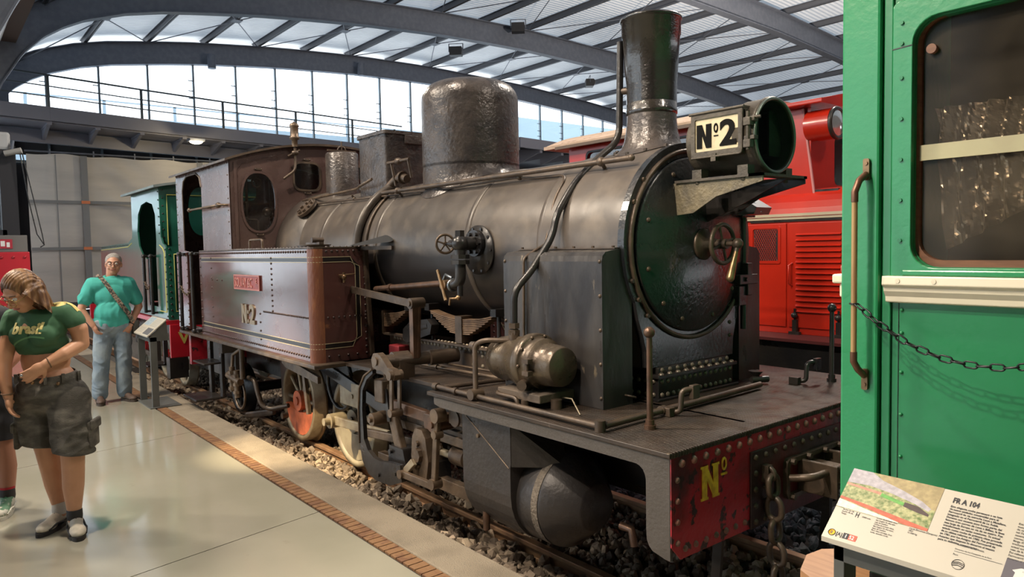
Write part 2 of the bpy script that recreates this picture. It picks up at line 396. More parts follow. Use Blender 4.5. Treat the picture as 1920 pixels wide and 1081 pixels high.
# gallery railing
railm = mat('railing_steel', (.06, .075, .085), .4, .5)
rl = thing('gallery_railing', 'dark steel railing with thin posts along the high gallery in front of the gable windows', 'railing', (-28, 10, 6.3))
RP = GE[:6]
for z in (7.32, 6.98, 6.66):
    b = MB()
    for p, q in zip(RP, RP[1:]): b.bar((p[0], p[1], z), (q[0], q[1], z), .05, .05 if z > 7.2 else .03)
    b.build('rail', railm, rl)
for p, q in zip(RP, RP[1:]):
    L = math.dist(p, q); kN = max(1, round(L/2.6))
    for i in range(kN):
        t = i/kN; x, y = p[0]+(q[0]-p[0])*t, p[1]+(q[1]-p[1])*t
        b = MB(); b.box(x-.03, x+.03, y-.04, y+.04, 6.3, 7.34); b.build('post', railm, rl)
# lamp under the gallery
t = thing('bulkhead_lamp', 'lit white bulkhead lamp under the gallery above the grey curtain', 'lamp', (-26.9, 7.75, 5.6))
b = MB(); b.box(-27.1, -26.7, 7.5, 8.0, 5.60, 5.68); b.build('housing', steel, t)
b = MB(); b.ball((-26.9, 7.75, 5.6), .2, sc=(.8, 1.1, .45)); b.build('diffuser', mat('lamp_glow', (1, .86, .55), .5, emit=14), t)
lamp('gallery_lamp', 'POINT', (-26.6, 7.75, 5.35), (0, 0, 0), 60, (1, .78, .45), .1).parent = None
# curtain
cm = mat('tarpaulin', (.56, .53, .49), .6, 0, col2=(.48, .46, .43), cscale=.8, bump=1, bscale=2.4, stretch=(1, .6, 3))
t = thing('tarpaulin_curtain', 'large grey beige tarpaulin curtain strapped below the gallery at the far end', 'curtain', (-29, 8.5, .2))
b = MB(); ny, nz = 120, 60; vs = []
for j in range(nz+1):
    for i in range(ny+1):
        y = 2.95+13*i/ny; z = .1+5.05*j/nz
        wr = .07*sin(y*1.9+.6*sin(z*1.3))+.06*sin(z*5.5+2.2*sin(y*1.1)+y*1.4)*max(0, sin(y*1.25+.6))**2
        vs.append((-29+wr, y, z-.03*(1+cos(y*2*pi/1.6))*(j/nz)**6))
b.add(vs, [(j*(ny+1)+i, j*(ny+1)+i+1, (j+1)*(ny+1)+i+1, (j+1)*(ny+1)+i) for j in range(nz) for i in range(ny)], True)
sh = b.build('sheet', cm, t)
sm_ = mat('strap', (.22, .225, .23), .7)
for z in (3.52, 1.94):
    b = MB(); b.box(-28.84, -28.82, 2.95, 15.9, z-.05, z+.05); b.build('strap', sm_, t)
for y in (4.58, 8.4, 12.2):
    b = MB(); b.box(-28.82, -28.80, y-.10, y+.10, .1, 5.1); b.build('strap', sm_, t)
for y in (3.75, 9.0):
    b = MB(); b.box(-28.86, -28.84, y-.015, y+.015, .1, 5.1); b.build('strap', sm_, t)
for z in (3.52, 1.94):
    for y in (4.58, 8.4):
        b = MB(); b.box(-28.80, -28.78, y-.13, y+.13, z-.05, z+.05); b.build('orange_strap', mat('orange_tag', (.65, .2, .08), .6), t)
b = MB(); b.cyl((-28.98, 2.9, 5.2), (-28.98, 16, 5.2), .03, n=8)
for i in range(10): b.box(-29, -28.96, 3.6+1.3*i, 3.64+1.3*i, 5.1, 5.3)
b.build('curtain_rail', steel, t)
# outside
ob = mat('outside_render', (.22, .29, .34), .7)
b = MB(); b.box(-46, -45, -3, 32, 0, 9.3)
for i in range(9): b.box(-45.1, -45, 1+3.6*i, 1.15+3.6*i, 9.3, 10.1)
b.box(-45.1, -45, -3, 32, 10.05, 10.12)
tag(b.build('rooftop_parapet', ob), 'pale blue parapet with thin handrail outside behind the gable windows', 'parapet')
b = MB(); b.box(-70, -60, 48, 66, 0, 15.5); b.box(-70, -59, 42, 50, 0, 13.8)
tag(b.build('office_block', ob), 'pale bluish flat block outside, seen through the right end of the gable windows', 'building')
# floodlights on the roof beams
fm = mat('flood_black', (.02, .02, .022), .5)
def flood(loc, lab, tilt):
    t = thing('floodlight', lab, 'floodlight', loc, tilt, 'floodlights on the roof beams', local=True)
    b = MB(); b.prism([(-.22, -.18), (.18, -.18), (.26, -.05), (.26, .1), (.18, .18), (-.22, .18)], (-.26, .26), 'y'); b.build('housing', fm, t, bevel=.02)
    b = MB(); b.bar((0, -.3, 0), (0, -.3, .34), .04, .02); b.bar((0, .3, 0), (0, .3, .34), .04, .02); b.bar((0, -.3, .34), (0, .3, .34), .04, .02); b.build('bracket', steel, t)
    b = MB(); b.box(.262, .27, -.22, .22, -.04, .09); b.build('glass', mat('flood_glass', (.3, .3, .3), .1), t)
flood((-22.9, 19.2, 10.5), 'black box floodlight on top of the long roof arch, nearest the chimney top', 2.4)
flood((-26.0, 18.3, 10.1), 'black box floodlight hanging between two roof arches above the steam dome', 2.4)
flood((-27.0, 27.4, 10.1), 'small black floodlight hanging under the roof just left of the chimney', .9)
# smoke detectors / camera cans along the far arch
for (y, z, lab) in ((9.55, 8.75, 'small grey can fitting under the far arch, leftmost of its row'), (16.2, 9.35, 'small grey can fitting under the far arch above the sand box'), (24.9, 9.5, 'small grey can fitting under the far arch right of the steam dome')):
    b = MB(); b.cyl((-30.6, y, z+.35), (-30.6, y, z+.9), .16, n=14); tag(b.build('ceiling_fitting', steel), lab, 'fitting', 'grey cans along the far arch')
# ------------------------------------------------------------------ tracks and ballast
railmat = mat('rail_steel', (.26, .145, .08), .5, .3, col2=(.36, .22, .12), cscale=8, bump=.2)
YC = 3.48; RZ = -.19
def rail(y, x0, x1, lab, grp='rails of the track under the steam locomotive'):
    b = MB(); w = .03
    b.prism([(y-w, RZ), (y+w, RZ), (y+w, RZ-.03), (y+.008, RZ-.04), (y+.008, RZ-.09), (y+.05, RZ-.105), (y-.05, RZ-.105), (y-.008, RZ-.09), (y-.008, RZ-.04), (y-w, RZ-.03)], (x0, x1), 'x')
    o = b.build('rail', railmat, bevel=.004); return tag(o, lab, 'rail')
rail(2.95, -30, .5, 'near rusty rail beside the concrete kerb')
rail(4.01, -30, .5, 'far rusty rail under the steam locomotive')
rail(6.9, -30, 2, 'near rail under the red diesel locomotive'); rail(7.96, -30, 2, 'far rail under the red diesel locomotive')
sl = mat('sleeper_wood', (.10, .07, .05), .8, bump=.5, bscale=20, stretch=(8, 1, 8))
src = None
for i in range(0):
    x = -1.0-.65*i
    if src is None:
        b = MB(); b.box(x-.11, x+.11, YC-1.0, YC+1.0, -.42, -.296); src = b.build('sleeper', sl, bevel=.01); o = src
    else:
        o = src.copy(); COL.objects.link(o); o.location.x = src.location.x-.65*i
    tag(o, 'dark wooden sleeper lying in the ballast under the steam locomotive rails', 'sleeper', 'sleepers under the steam locomotive')
rng = np.random.default_rng(4)
bm = bmesh.new(); bmesh.ops.create_icosphere(bm, subdivisions=1, radius=1); bm.verts.ensure_lookup_table()
bv = np.array([v.co[:] for v in bm.verts]); bf = np.array([[v.index for v in f.verts] for f in bm.faces]); bm.free()
def stones(n, x0, x1, y0, y1, z, size, name, lab, m, zf=None):
    vs = []; fs = []; 
    forms = []
    for k in range(14):
        r = 1+rng.uniform(-.33, .25, len(bv)); forms.append(bv*r[:, None]*np.array([1, rng.uniform(.6, .95), rng.uniform(.5, .8)]))
    X = rng.uniform(x0, x1, n); Y = rng.uniform(y0, y1, n); Sz = size*np.clip(rng.lognormal(0, .28, n), .5, 1.9)
    for i in range(n):
        e = Euler(tuple(rng.uniform(0, 6.28, 3))).to_matrix(); mtx = np.array(e)
        zz = (zf(X[i], Y[i]) if zf else z)+rng.uniform(-.012, .02)
        vs.append(forms[i % 14] @ mtx.T*Sz[i]+np.array([X[i], Y[i], zz])); fs.append(bf+i*len(bv))
    vs = np.concatenate(vs); fs = np.concatenate(fs)
    me = bpy.data.meshes.new(name); me.from_pydata(vs.tolist(), [], fs.tolist()); me.materials.append(m)
    col = me.attributes.new('tone', 'FLOAT', 'POINT'); col.data.foreach_set('value', np.repeat(rng.uniform(0, 1, n), len(bv)))
    o = bpy.data.objects.new(name, me); COL.objects.link(o); return tag(o, lab, 'gravel', kind='stuff')
bal = mat('ballast_stone', (.2, .17, .14), .85, bump=.4, bscale=90)
n = bal.node_tree; at_ = n.nodes.new('ShaderNodeAttribute'); at_.attribute_name = 'tone'; r_ = n.nodes.new('ShaderNodeValToRGB')
r_.color_ramp.elements[0].color = (.10, .075, .055, 1); r_.color_ramp.elements[1].color = (.42, .33, .235, 1); e_ = r_.color_ramp.elements.new(.6); e_.color = (.22, .17, .125, 1)
n.links.new(at_.outputs['Fac'], r_.inputs[0]); n.links.new(r_.outputs[0], n.nodes['Principled BSDF'].inputs['Base Color'])
stones(4200, -12.5, -.6, 2.36, 2.89, -.2, .037, 'ballast', 'brown grey crushed stone ballast between the kerb and the near rail', bal, lambda x, y: -.262+.11*max(0, (2.72-y)/.38))
stones(6000, -13.5, -.3, 2.98, 3.98, -.27, .034, 'ballast', 'crushed stone ballast between the rails under the steam locomotive', bal)
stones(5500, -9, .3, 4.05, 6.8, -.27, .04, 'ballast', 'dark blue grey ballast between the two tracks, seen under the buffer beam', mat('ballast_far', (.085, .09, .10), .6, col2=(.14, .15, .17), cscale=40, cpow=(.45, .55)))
# ------------------------------------------------------------------ steam locomotive
blk = mat('loco_black', (.015, .014, .015), .33, .1, col2=(.032, .027, .023), cscale=3, bump=.25, bscale=22, rvar=.1)
frontblk = mat('smokebox_front_black', (.013, .015, .018), .28, 0, col2=(.028, .025, .025), cscale=2.5, bump=.35, bscale=45, coat=.3, rvar=.08)
shiny = mat('chimney_black', (.014, .012, .011), .18, 0, col2=(.030, .025, .02), cscale=5, bump=.3, bscale=70, coat=.6)
boilm = mat('boiler_paint', (.098, .080, .066), .38, .15, col2=(.062, .052, .045), cscale=2.2, bump=.08, bscale=14, rvar=.08, col3=(.15, .122, .095), c3scale=5, c3pow=(.5, .8))
domem = mat('dome_paint', (.085, .070, .062), .3, .2, col2=(.045, .039, .038), cscale=7, bump=.55, bscale=34, rvar=.08)
brown = mat('grimy_brown', (.10, .070, .048), .42, .35, col2=(.06, .044, .033), cscale=9, bump=.2, bscale=40, rvar=.1)
motion = mat('motion_steel', (.17, .12, .08), .4, .5, col2=(.085, .06, .042), cscale=7, bump=.25, bscale=50, rvar=.1)
bright = mat('worn_cream_steel', (.34, .29, .20), .45, .3, col2=(.22, .17, .11), cscale=12)
brass = mat('old_brass', (.30, .19, .10), .35, .8, col2=(.18, .11, .06), cscale=14)
copper = mat('copper_pipe', (.15, .085, .055), .38, .6, col2=(.08, .05, .035), cscale=12)
maroon = mat('maroon_paint', (.082, .038, .034), .24, .1, col2=(.085, .033, .028), cscale=2, bump=.35, bscale=2.2, coat=.8, rvar=.05, col3=(.20, .085, .045), c3scale=9, c3pow=(.66, .74))
maroonw = mat('maroon_worn', (.16, .060, .035), .3, 0, col2=(.26, .105, .045), cscale=16, cpow=(.5, .72), bump=.4, bscale=60, stretch=(1, 1, .4))
redw = mat('worn_red', (.42, .015, .028), .3, 0, col2=(.09, .015, .018), cscale=3.2, cpow=(.50, .68), bump=.3, bscale=30, col3=(.03, .012, .012), c3scale=14, c3pow=(.58, .62), coat=.2)
plank = mat('footplate_chequer', (.042, .028, .019), .42, .1, col2=(.026, .019, .015), cscale=6, rvar=.1, col3=(.16, .12, .08), c3scale=40, c3pow=(.68, .74))
n = plank.node_tree; wv = n.nodes.new('ShaderNodeTexWave'); wv.bands_direction = 'Y'; wv.inputs['Scale'].default_value = 17; wv.inputs['Distortion'].default_value = .3
t_ = n.nodes.new('ShaderNodeTexCoord'); n.links.new(t_.outputs['Object'], wv.inputs[0]); bp_ = n.nodes.new('ShaderNodeBump'); bp_.inputs['Strength'].default_value = .7; bp_.inputs['Distance'].default_value = .008
n.links.new(wv.outputs[0], bp_.inputs['Height']); n.links.new(bp_.outputs[0], n.nodes['Principled BSDF'].inputs['Normal'])
valm = mat('valance_grey', (.085, .074, .066), .5, .2, col2=(.07, .06, .052), cscale=5, bump=.3, bscale=60)
cylm = mat('cylinder_cladding', (.042, .037, .035), .42, .25, col2=(.035, .031, .03), cscale=4, bump=.3, bscale=35, rvar=.08)
orange = mat('wheel_orange', (.75, .19, .08), .5, 0, col2=(.36, .09, .04), cscale=6)
cream = mat('cream_plate', (.52, .45, .29), .6, 0, col2=(.38, .31, .19), cscale=22, cpow=(.55, .75))
letter = mat('letter_black', (.005, .005, .005), .8, spec=.1)
linec = mat('lining_cream', (.42, .36, .22), .5); lineb = mat('lining_black', (.012, .010, .010), .3)
ZF = .82
L = thing('steam_locomotive', 'black and maroon steam tank locomotive with tall chimney and headlamp, numbered 2', 'steam locomotive', (-5.4, YC, RZ))
def B(name, m, f, parent=None, bevel=0):
    b = MB(); f(b); return b.build(name, m, parent or L, bevel)
# --- footplate
b = MB(); b.box(-3.75, -1.893, 2.362, 4.598, ZF-.026, ZF); fp = b.build('footplate', plank, L, bevel=.006)
b = MB(); b.box(-5.4, -3.7, 2.59, 4.37, ZF-.05, ZF-.02); b.build('footplate', plank, L, bevel=.004)
b = MB(); b.box(-9.05, -5.30, 2.33, 4.63, .765, .80); b.build('tank_footplate', brown, L, bevel=.008)
# valance with the drop at the front end (near and far)
for y0, y1 in ((2.37, 2.385), (4.575, 4.59)):
    b = MB(); P = [(-3.68, .795), (-3.68, .75), (-3.62, .738), (-2.09, .738)]
    for i in range(5): a = pi/2-i*pi/8; P.append((-2.09+.06*cos(a), .678+.06*sin(a)))
    P += [(-2.03, .46)]+[(-1.97-.06*cos(a), .44-.07*sin(a)) for a in (.3, .7, 1.1)]+[(-1.93, .362), (-1.902, .36), (-1.902, .795)]
    b.prism(P, (y0, y1), 'y'); b.build('valance', valm, L)
# --- buffer beam
b = MB(); yb = [2.37, 3.10, 3.86, 4.59]
P = [(2.371, .795), (2.371, .42), (2.43, .355), (3.30, .352), (3.36, .40), (3.60, .40), (3.66, .352), (4.53, .355), (4.589, .42), (4.589, .795)]
b.prism(P, (-1.90, -1.895), 'x'); beam = b.build('buffer_beam', redw, L)
rv = MB()
rv.rivets((-1.895, 2.44, .765), (-1.895, 4.52, .765), .082, (1, 0, 0), .0155); rv.rivets((-1.895, 2.41, .70), (-1.895, 2.41, .43), .088, (1, 0, 0), .012)
rv.rivets((-1.895, 2.46, .395), (-1.895, 2.90, .395), .08, (1, 0, 0), .0125)
rv.build('rivets', mat('rivet_red', (.26, .10, .08), .35, .1, col2=(.10, .08, .06), cscale=30), beam)
b = MB(); b.box(-1.9, -1.885, 2.94, 4.02, .352, .715); pl = b.build('drawgear_plate', mat('beam_black_red', (.035, .015, .016), .35, .1, col2=(.13, .014, .018), cscale=2.2, cpow=(.5, .62), bump=.2, bscale=30), L, bevel=.003)
rv = MB(); rv.rivets((-1.885, 2.975, .685), (-1.885, 3.98, .685), .085, (1, 0, 0), .0125)
for y in (2.975, 3.055): rv.rivets((-1.885, y, .61), (-1.885, y, .38), .077, (1, 0, 0), .0125)
for y in (3.90, 3.98): rv.rivets((-1.885, y, .61), (-1.885, y, .38), .077, (1, 0, 0), .0125)
rv.build('rivets', brown, pl)
# coupling box on the beam
b = MB(); o_ = rrect(3.48, .53, .27, .10, .03); i_ = rrect(3.48, .53, .245, .078, .02); b.ringplate(o_, i_, (-1.885, -1.86), 'x')
for y in (3.25, 3.40, 3.56, 3.71): b.hexn((-1.86, y, .618), (1, 0, 0), .015, .02); b.hexn((-1.86, y, .442), (1, 0, 0), .015, .02)
cp = b.build('coupling_frame', brown, L)
b = MB(); b.bar((-1.88, 3.48, .53), (-1.62, 3.48, .53), .05, .10); b.torus((-1.58, 3.48, .55), (0, 1, 0), .05, .022, a0=-2.2, a1=2.2, n=14)
b.tube([(-1.84, 3.2, .55), (-1.74, 3.22, .57), (-1.72, 3.74, .57), (-1.84, 3.76, .55)], .018, bend=.05); b.box(-1.88, -1.72, 3.38, 3.58, .48, .50); b.box(-1.88, -1.68, 3.34, 3.36, .45, .61); b.box(-1.88, -1.68, 3.60, 3.62, .45, .61)
b.build('draw_hook', brown, L, bevel=.004)
# yellow lettering
def two(org, xd, yd, w, h, st, ext, name, m, par):
    cu = bpy.data.curves.new('t', 'FONT'); cu.body = '2'; cu.size = 1; cu.offset = .032; cu.extrude = .5; cu.resolution_u = 6
    ob = bpy.data.objects.new('t', cu); COL.objects.link(ob); me = bpy.data.meshes.new_from_object(ob.evaluated_get(bpy.context.evaluated_depsgraph_get())); COL.objects.unlink(ob); bpy.data.objects.remove(ob)
    P = np.array([v.co[:] for v in me.vertices]); lo, hi = P.min(0), P.max(0); mt = axes(org, xd, yd)
    b = MB(); b.add([mt @ Vector(((p[0]-lo[0])/(hi[0]-lo[0])*w, (p[1]-lo[1])/(hi[1]-lo[1])*h, (p[2]-lo[2])/(hi[2]-lo[2])*ext)) for p in P], [list(p.vertices) for p in me.polygons]); return b.build(name, m, par)
Mx = axes((-1.897, 2.570, .592), (0, 1, 0), (0, 0, 1))
yel = mat('letter_yellow', (.85, .50, .04), .5, col2=(.6, .30, .03), cscale=30)
def letterN(org, xd, yd, w, h, st, ext, name, m, par, serif=0):
    b = MB(); P = [(0, 0), (st, 0), (st, h*.58), (w-st, 0), (w, 0), (w, h), (w-st, h), (w-st, h*.42), (st, h), (0, h)]
    b.prism(P, (0, ext), 'z')
    if serif:
        for x in (0, w-st): 
            for z in (0, h-st*.3): b.box(x-serif, x+st+serif, z-.0005, z+st*.3, -ext*.1, ext*1.1)
    b.xf(axes(org, xd, yd)); return b.build(name, m, par)
letterN((-1.893, 2.575, .572), (0, 1, 0), (0, 0, 1), .115, .150, .034, .004, 'letter_n', yel, beam, .008)
b = MB(); b.torus((-1.891, 2.735, .705), (1, 0, 0), .020, .005, k=6, n=20); b.xf(Matrix.Translation((0, 2.735, .705)) @ Matrix.Diagonal((1, .75, 1.25, 1)) @ Matrix.Translation((0, -2.735, -.705))); b.box(-1.895, -1.889, 2.715, 2.757, .655, .664); b.build('letter_o', yel, beam)
letterN((-1.895, 4.22, .572), (0, 1, 0), (0, 0, 1), .001, .001, .0003, .001, 'letter_dot', yel, beam) if False else None
two((-1.8955, 4.25, .572), (0, 1, 0), (0, 0, 1), .12, .15, .03, .004, 'number_two', yel, beam)
# --- side chains hanging from the beam
def chain(b, pts, link=.06, r=.009, w=.5):
    pts = [V(p) for p in pts]; Ls = [0]
    for p, q in zip(pts, pts[1:]): Ls.append(Ls[-1]+(q-p).length)
    def at(s):
        for i in range(len(pts)-1):
            if s <= Ls[i+1]: return pts[i].lerp(pts[i+1], (s-Ls[i])/(Ls[i+1]-Ls[i]))
        return pts[-1]
    n = int(Ls[-1]/(link*.78)); 
    for i in range(n):
        p = at(Ls[-1]*i/n); q = at(Ls[-1]*(i+1)/n); c = (p+q)/2; d = (q-p).normalized(); x, y, _ = frame(d)
        if i % 2: x, y = y, x
        hl = link/2-r; hw = link*w/2
        loop = [c+d*(cos(a)*hl*1.0+ (1 if cos(a) > 0 else -1)*0)+x*(sin(a)*hw) for a in [2*pi*k/14 for k in range(14)]]
        loop = []
        for k in range(7): a = -pi/2+pi*k/6; loop.append(c+d*((hl-hw)+cos(a)*hw)+x*(sin(a)*hw))
        for k in range(7): a = pi/2+pi*k/6; loop.append(c+d*(-(hl-hw)+cos(a)*hw)+x*(sin(a)*hw))
        b.tube(loop, r, 6, closed=True)
for y in (3.045, 3.915):
    b = MB(); b.torus((-1.86, y, .60), (0, 1, 0), .03, .012, n=16); b.box(-1.89, -1.85, y-.02, y+.02, .56, .64)
    chain(b, [(-1.84, y, .60), (-1.83, y+.005, .35), (-1.80, y+.01, -.15)], .135, .0145, .55); b.build('safety_chain', brown, L)
# --- saddle
b = MB(); b.box(-3.25, -2.56, 3.10, 3.86, ZF, ZF+.015); b.box(-3.2, -2.585, 3.13, 3.83, ZF, .95); b.box(-3.22, -2.565, 3.11, 3.85, .945, .965); b.box(-3.2, -2.60, 3.15, 3.81, .96, 1.0)
sad = b.build('saddle', blk, L, bevel=.004); b = MB()
for z in (.85, .925): b.rivets((-2.585, 3.16, z), (-2.585, 3.80, z), .05, (1, 0, 0), .012)
for z in (.85, .925): b.rivets((-3.15, 3.13, z), (-2.62, 3.13, z), .055, (0, -1, 0), .012)
b.rivets((-2.58, 3.15, .965), (-2.58, 3.81, .965), .07, (0, 0, 1), .013); b.rivets((-2.60, 3.18, .985), (-2.60, 3.79, .985), .07, (1, 0, 0), .012)
b.build('rivets', mat('rivet_worn', (.16, .13, .10), .35, .3), sad)
# --- smokebox: front plate outline (circle over skirt), shell behind
ZB = 1.68; R = .575
def outline(k=1.0, n=48):
    P = []
    a0, a1 = radians(-32), radians(212)
    for i in range(n+1): a = a0+(a1-a0)*i/n; P.append((YC+R*k*cos(a), ZB+R*k*sin(a)))
    for y, z in ((-.462, 1.27), (-.425, 1.18), (-.402, 1.10), (-.395, 1.0)): P.append((YC+y*k, z))
    for y, z in ((.395, 1.0), (.402, 1.10), (.425, 1.18), (.462, 1.27)): P.append((YC+y*k, z))
    return P
b = MB(); b.prism(outline(), (-3.30, -2.655), 'x')
for i in range(len(b.f)): b.sm[i] = len(b.f[i]) == 4
sbx = b.build('smokebox', boilm, L)
b = MB(); b.prism(outline(1.012), (-2.665, -2.62), 'x'); 
ft = b.build('smokebox_front', frontblk, L, bevel=.008)
b = MB(); b.torus((-2.612, YC, ZB), (1, 0, 0), .535, .014, n=64, k=8); b.build('door_ring', brown, ft)
b = MB()
for a in (200, 212, 224, 330, 318, 20, 40, 140, 155): b.hexn((-2.62, YC+.553*cos(radians(a)), ZB+.553*sin(radians(a))), (1, 0, 0), .013, .014)
for z in (1.12, 1.2, 1.3):
    for s in (-1, 1): b.rivet((-2.62, YC+s*.37, z), (1, 0, 0), .011)
b.build('bolts', brown, ft)
# --- smokebox door, dished
b = MB(); prof = [(.50, 0), (.503, .012), (.495, .02)]+[(.485*(1-i/12), .022+.062*(1-(1-i/12)**2)**.9) for i in range(13)]
b.lathe(prof, (-2.622, YC, ZB), (1, 0, 0), n=72, cap=False); door = b.build('smokebox_door', frontblk, L)
b = MB()
for a in (197, 227, 252, 290, 322, 162, 118, 70, 25): 
    b.ball((-2.588, YC+.44*cos(radians(a)), ZB+.44*sin(radians(a))), .015, 10, 6, sc=(.8, 1, 1))
b.build('bolts', brown, door)
def wheelmesh(b, c, ax, R, r, spokes=5, rs=.006, hub=.02, hl=.04):
    b.torus(c, ax, R, r, n=36, k=10); x, y, d = frame(ax); c = V(c)
    for i in range(spokes): a = 2*pi*i/spokes+.3; b.cyl(c, c+x*(cos(a)*R)+y*(sin(a)*R), rs, n=8)
    b.cyl(c-d*hl/2, c+d*hl/2, hub, n=16)
b = MB(); b.lathe([(.001, .0), (.088, 0), (.09, .012), (.08, .02), (.035, .03), (.03, .09), (.001, .09)], (-2.545, YC, ZB), (1, 0, 0), cap=False); b.build('dart_boss', brown, door)
b = MB(); b.cyl((-2.5, YC, ZB), (-2.30, YC, ZB), .014); wheelmesh(b, (-2.41, YC, ZB), (1, 0, 0), .108, .013, 4, .008, .028, .06); b.build('door_handwheel', brown, door)
b = MB(); b.ball((-2.315, YC, ZB), .03); b.cyl((-2.315, YC, ZB), (-2.315, YC-.02, ZB-.06), .013, n=12); b.build('dart_knob', brown, door)
b = MB(); b.cyl((-2.315, YC-.015, ZB-.045), (-2.315, YC-.07, ZB-.185), .013, .023, n=16); b.ball((-2.315, YC-.07, ZB-.185), .023); b.build('lever_handle', brass, door)
b = MB(); b.cyl((-2.6, 3.97, 1.15), (-2.6, 3.97, 1.98), .02); b.box(-2.62, -2.56, 3.90, 4.04, 1.84, 1.90); b.box(-2.62, -2.55, 3.86, 4.05, 1.43, 1.49); b.box(-2.60, -2.555, 3.95, 4.0, 1.36, 1.56); b.box(-2.62, -2.57, 3.88, 3.96, 1.30, 1.42)
for z in (1.46, 1.87): b.hexn((-2.555, 3.92, z), (1, 0, 0), .015, .02)
b.build('door_hinge', blk, L, bevel=.004)
# --- boiler
b = MB(); RB = .565
prof = []; bands = [-4.07, -5.35, -6.4]
b.lathe([(RB, 0), (RB, 4.06)], (-7.36, YC, ZB), (1, 0, 0), n=72, cap=True); 
blm = boilm.copy(); blm.name = 'boiler_dark_below'; nn_ = blm.node_tree; pb = nn_.nodes['Principled BSDF']; lk0 = pb.inputs['Base Color'].links[0].from_socket  # copy of the boiler paint, darker below about mid height, noisy edge
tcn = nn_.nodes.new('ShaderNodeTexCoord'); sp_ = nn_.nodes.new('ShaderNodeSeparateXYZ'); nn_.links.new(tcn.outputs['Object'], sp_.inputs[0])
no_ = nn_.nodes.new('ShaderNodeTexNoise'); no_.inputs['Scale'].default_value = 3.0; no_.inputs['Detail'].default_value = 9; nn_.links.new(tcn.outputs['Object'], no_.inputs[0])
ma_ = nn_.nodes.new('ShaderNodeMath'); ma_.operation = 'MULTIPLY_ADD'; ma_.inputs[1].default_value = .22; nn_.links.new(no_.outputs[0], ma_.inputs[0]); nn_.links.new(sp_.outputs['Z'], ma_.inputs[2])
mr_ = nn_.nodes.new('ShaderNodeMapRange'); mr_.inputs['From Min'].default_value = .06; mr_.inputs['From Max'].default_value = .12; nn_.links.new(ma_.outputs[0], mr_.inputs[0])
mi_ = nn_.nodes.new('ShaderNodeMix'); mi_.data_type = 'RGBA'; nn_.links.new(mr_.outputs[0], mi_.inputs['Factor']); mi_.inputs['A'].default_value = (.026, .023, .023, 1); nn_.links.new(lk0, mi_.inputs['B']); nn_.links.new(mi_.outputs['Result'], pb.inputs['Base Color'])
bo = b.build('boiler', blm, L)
for x in (-3.31, -4.07, -5.36, -6.42):
    b = MB(); b.lathe([(RB, 0), (RB+.006, .004), (RB+.006, .052), (RB, .056)], (x-.028, YC, ZB), (1, 0, 0), n=72, cap=False); b.build('boiler_band', boilm, bo)
b = MB(); b.lathe([(RB+.001, 0), (RB+.06, .02), (RB+.06, .35), (RB, .5)], (-7.4, YC, ZB), (1, 0, 0), n=72, cap=False); b.build('firebox_shoulder', boilm, L)
# washout flange near the cab
b = MB(); a = radians(135); nn = V(0, cos(a), sin(a)); c = V(-6.98, YC+cos(a)*(RB+.03), ZB+sin(a)*(RB+.03)); b.cyl(c, c+nn*.03, .12, n=28)
x_, y_, d_ = frame(nn)
for i in range(8): t = 2*pi*i/8; b.hexn(c+nn*.03+x_*(cos(t)*.085)+y_*(sin(t)*.085), nn, .018, .022)
b.build('washout_cover', brown, bo)
# --- chimney
b = MB(); b.lathe([(.165, 0), (.178, .004), (.185, .014), (.178, .026), (.172, .028), (.172, .10), (.169, .105), (.165, .2), (.148, .46), (.146, .50)], (-2.91, YC, 2.53), n=56, cap=False)
o_ = [(r, 3.035-2.53-z) for r, z in ((.165, 0), (.182, .002), (.187, .012), (.180, .022), (.176, .024), (.176, .105), (.171, .108), (.158, .30), (.149, .42), (.146, .505))]
b = MB(); b.lathe(o_[::-1], (-2.91, YC, 2.53), n=56, cap=False); b.lathe([(.150, .0), (.155, .505)], (-2.91, YC, 2.53), n=56, cap=False)
ch = b.build('chimney', shiny, L)
b = MB(); b.lathe([(.146, 0), (.153, .006), (.153, .03), (.150, .035), (.150, .075), (.146, .08)], (-2.91, YC, 2.46), n=56, cap=False); b.build('chimney_band', shiny, ch)
b = MB(); vs = []; NN = 56; rows = [(.147, 2.47), (.149, 2.42), (.156, 2.37), (.168, 2.32), (.186, 2.275), (.21, 2.24)]
for r, z in rows:
    for i in range(NN):
        a = 2*pi*i/NN; y = r*sin(a); zz = z
        if r > .15: t = (r-.15)/.06; zz = min(z, z*(1-t)+t*(ZB+sqrt(max(0, (R+.012)**2-y*y))))
        vs.append((-2.91+r*cos(a), YC+y, zz))
for i in range(NN): a = 2*pi*i/NN; y = .235*sin(a); vs.append((-2.91+.235*cos(a), YC+y, ZB+sqrt((R+.004)**2-y*y)))
b.add(vs, [(k*NN+i, k*NN+(i+1) % NN, (k+1)*NN+(i+1) % NN, (k+1)*NN+i) for k in range(len(rows)) for i in range(NN)], True)
for a in (200, 235, 270, 300, 330): y = .225*sin(radians(a)); b.hexn((-2.91+.225*cos(radians(a)), YC+y, ZB+sqrt(R*R-y*y)+.002), (0, 0, 1), .012, .016)
b.build('chimney_base', domem, ch)
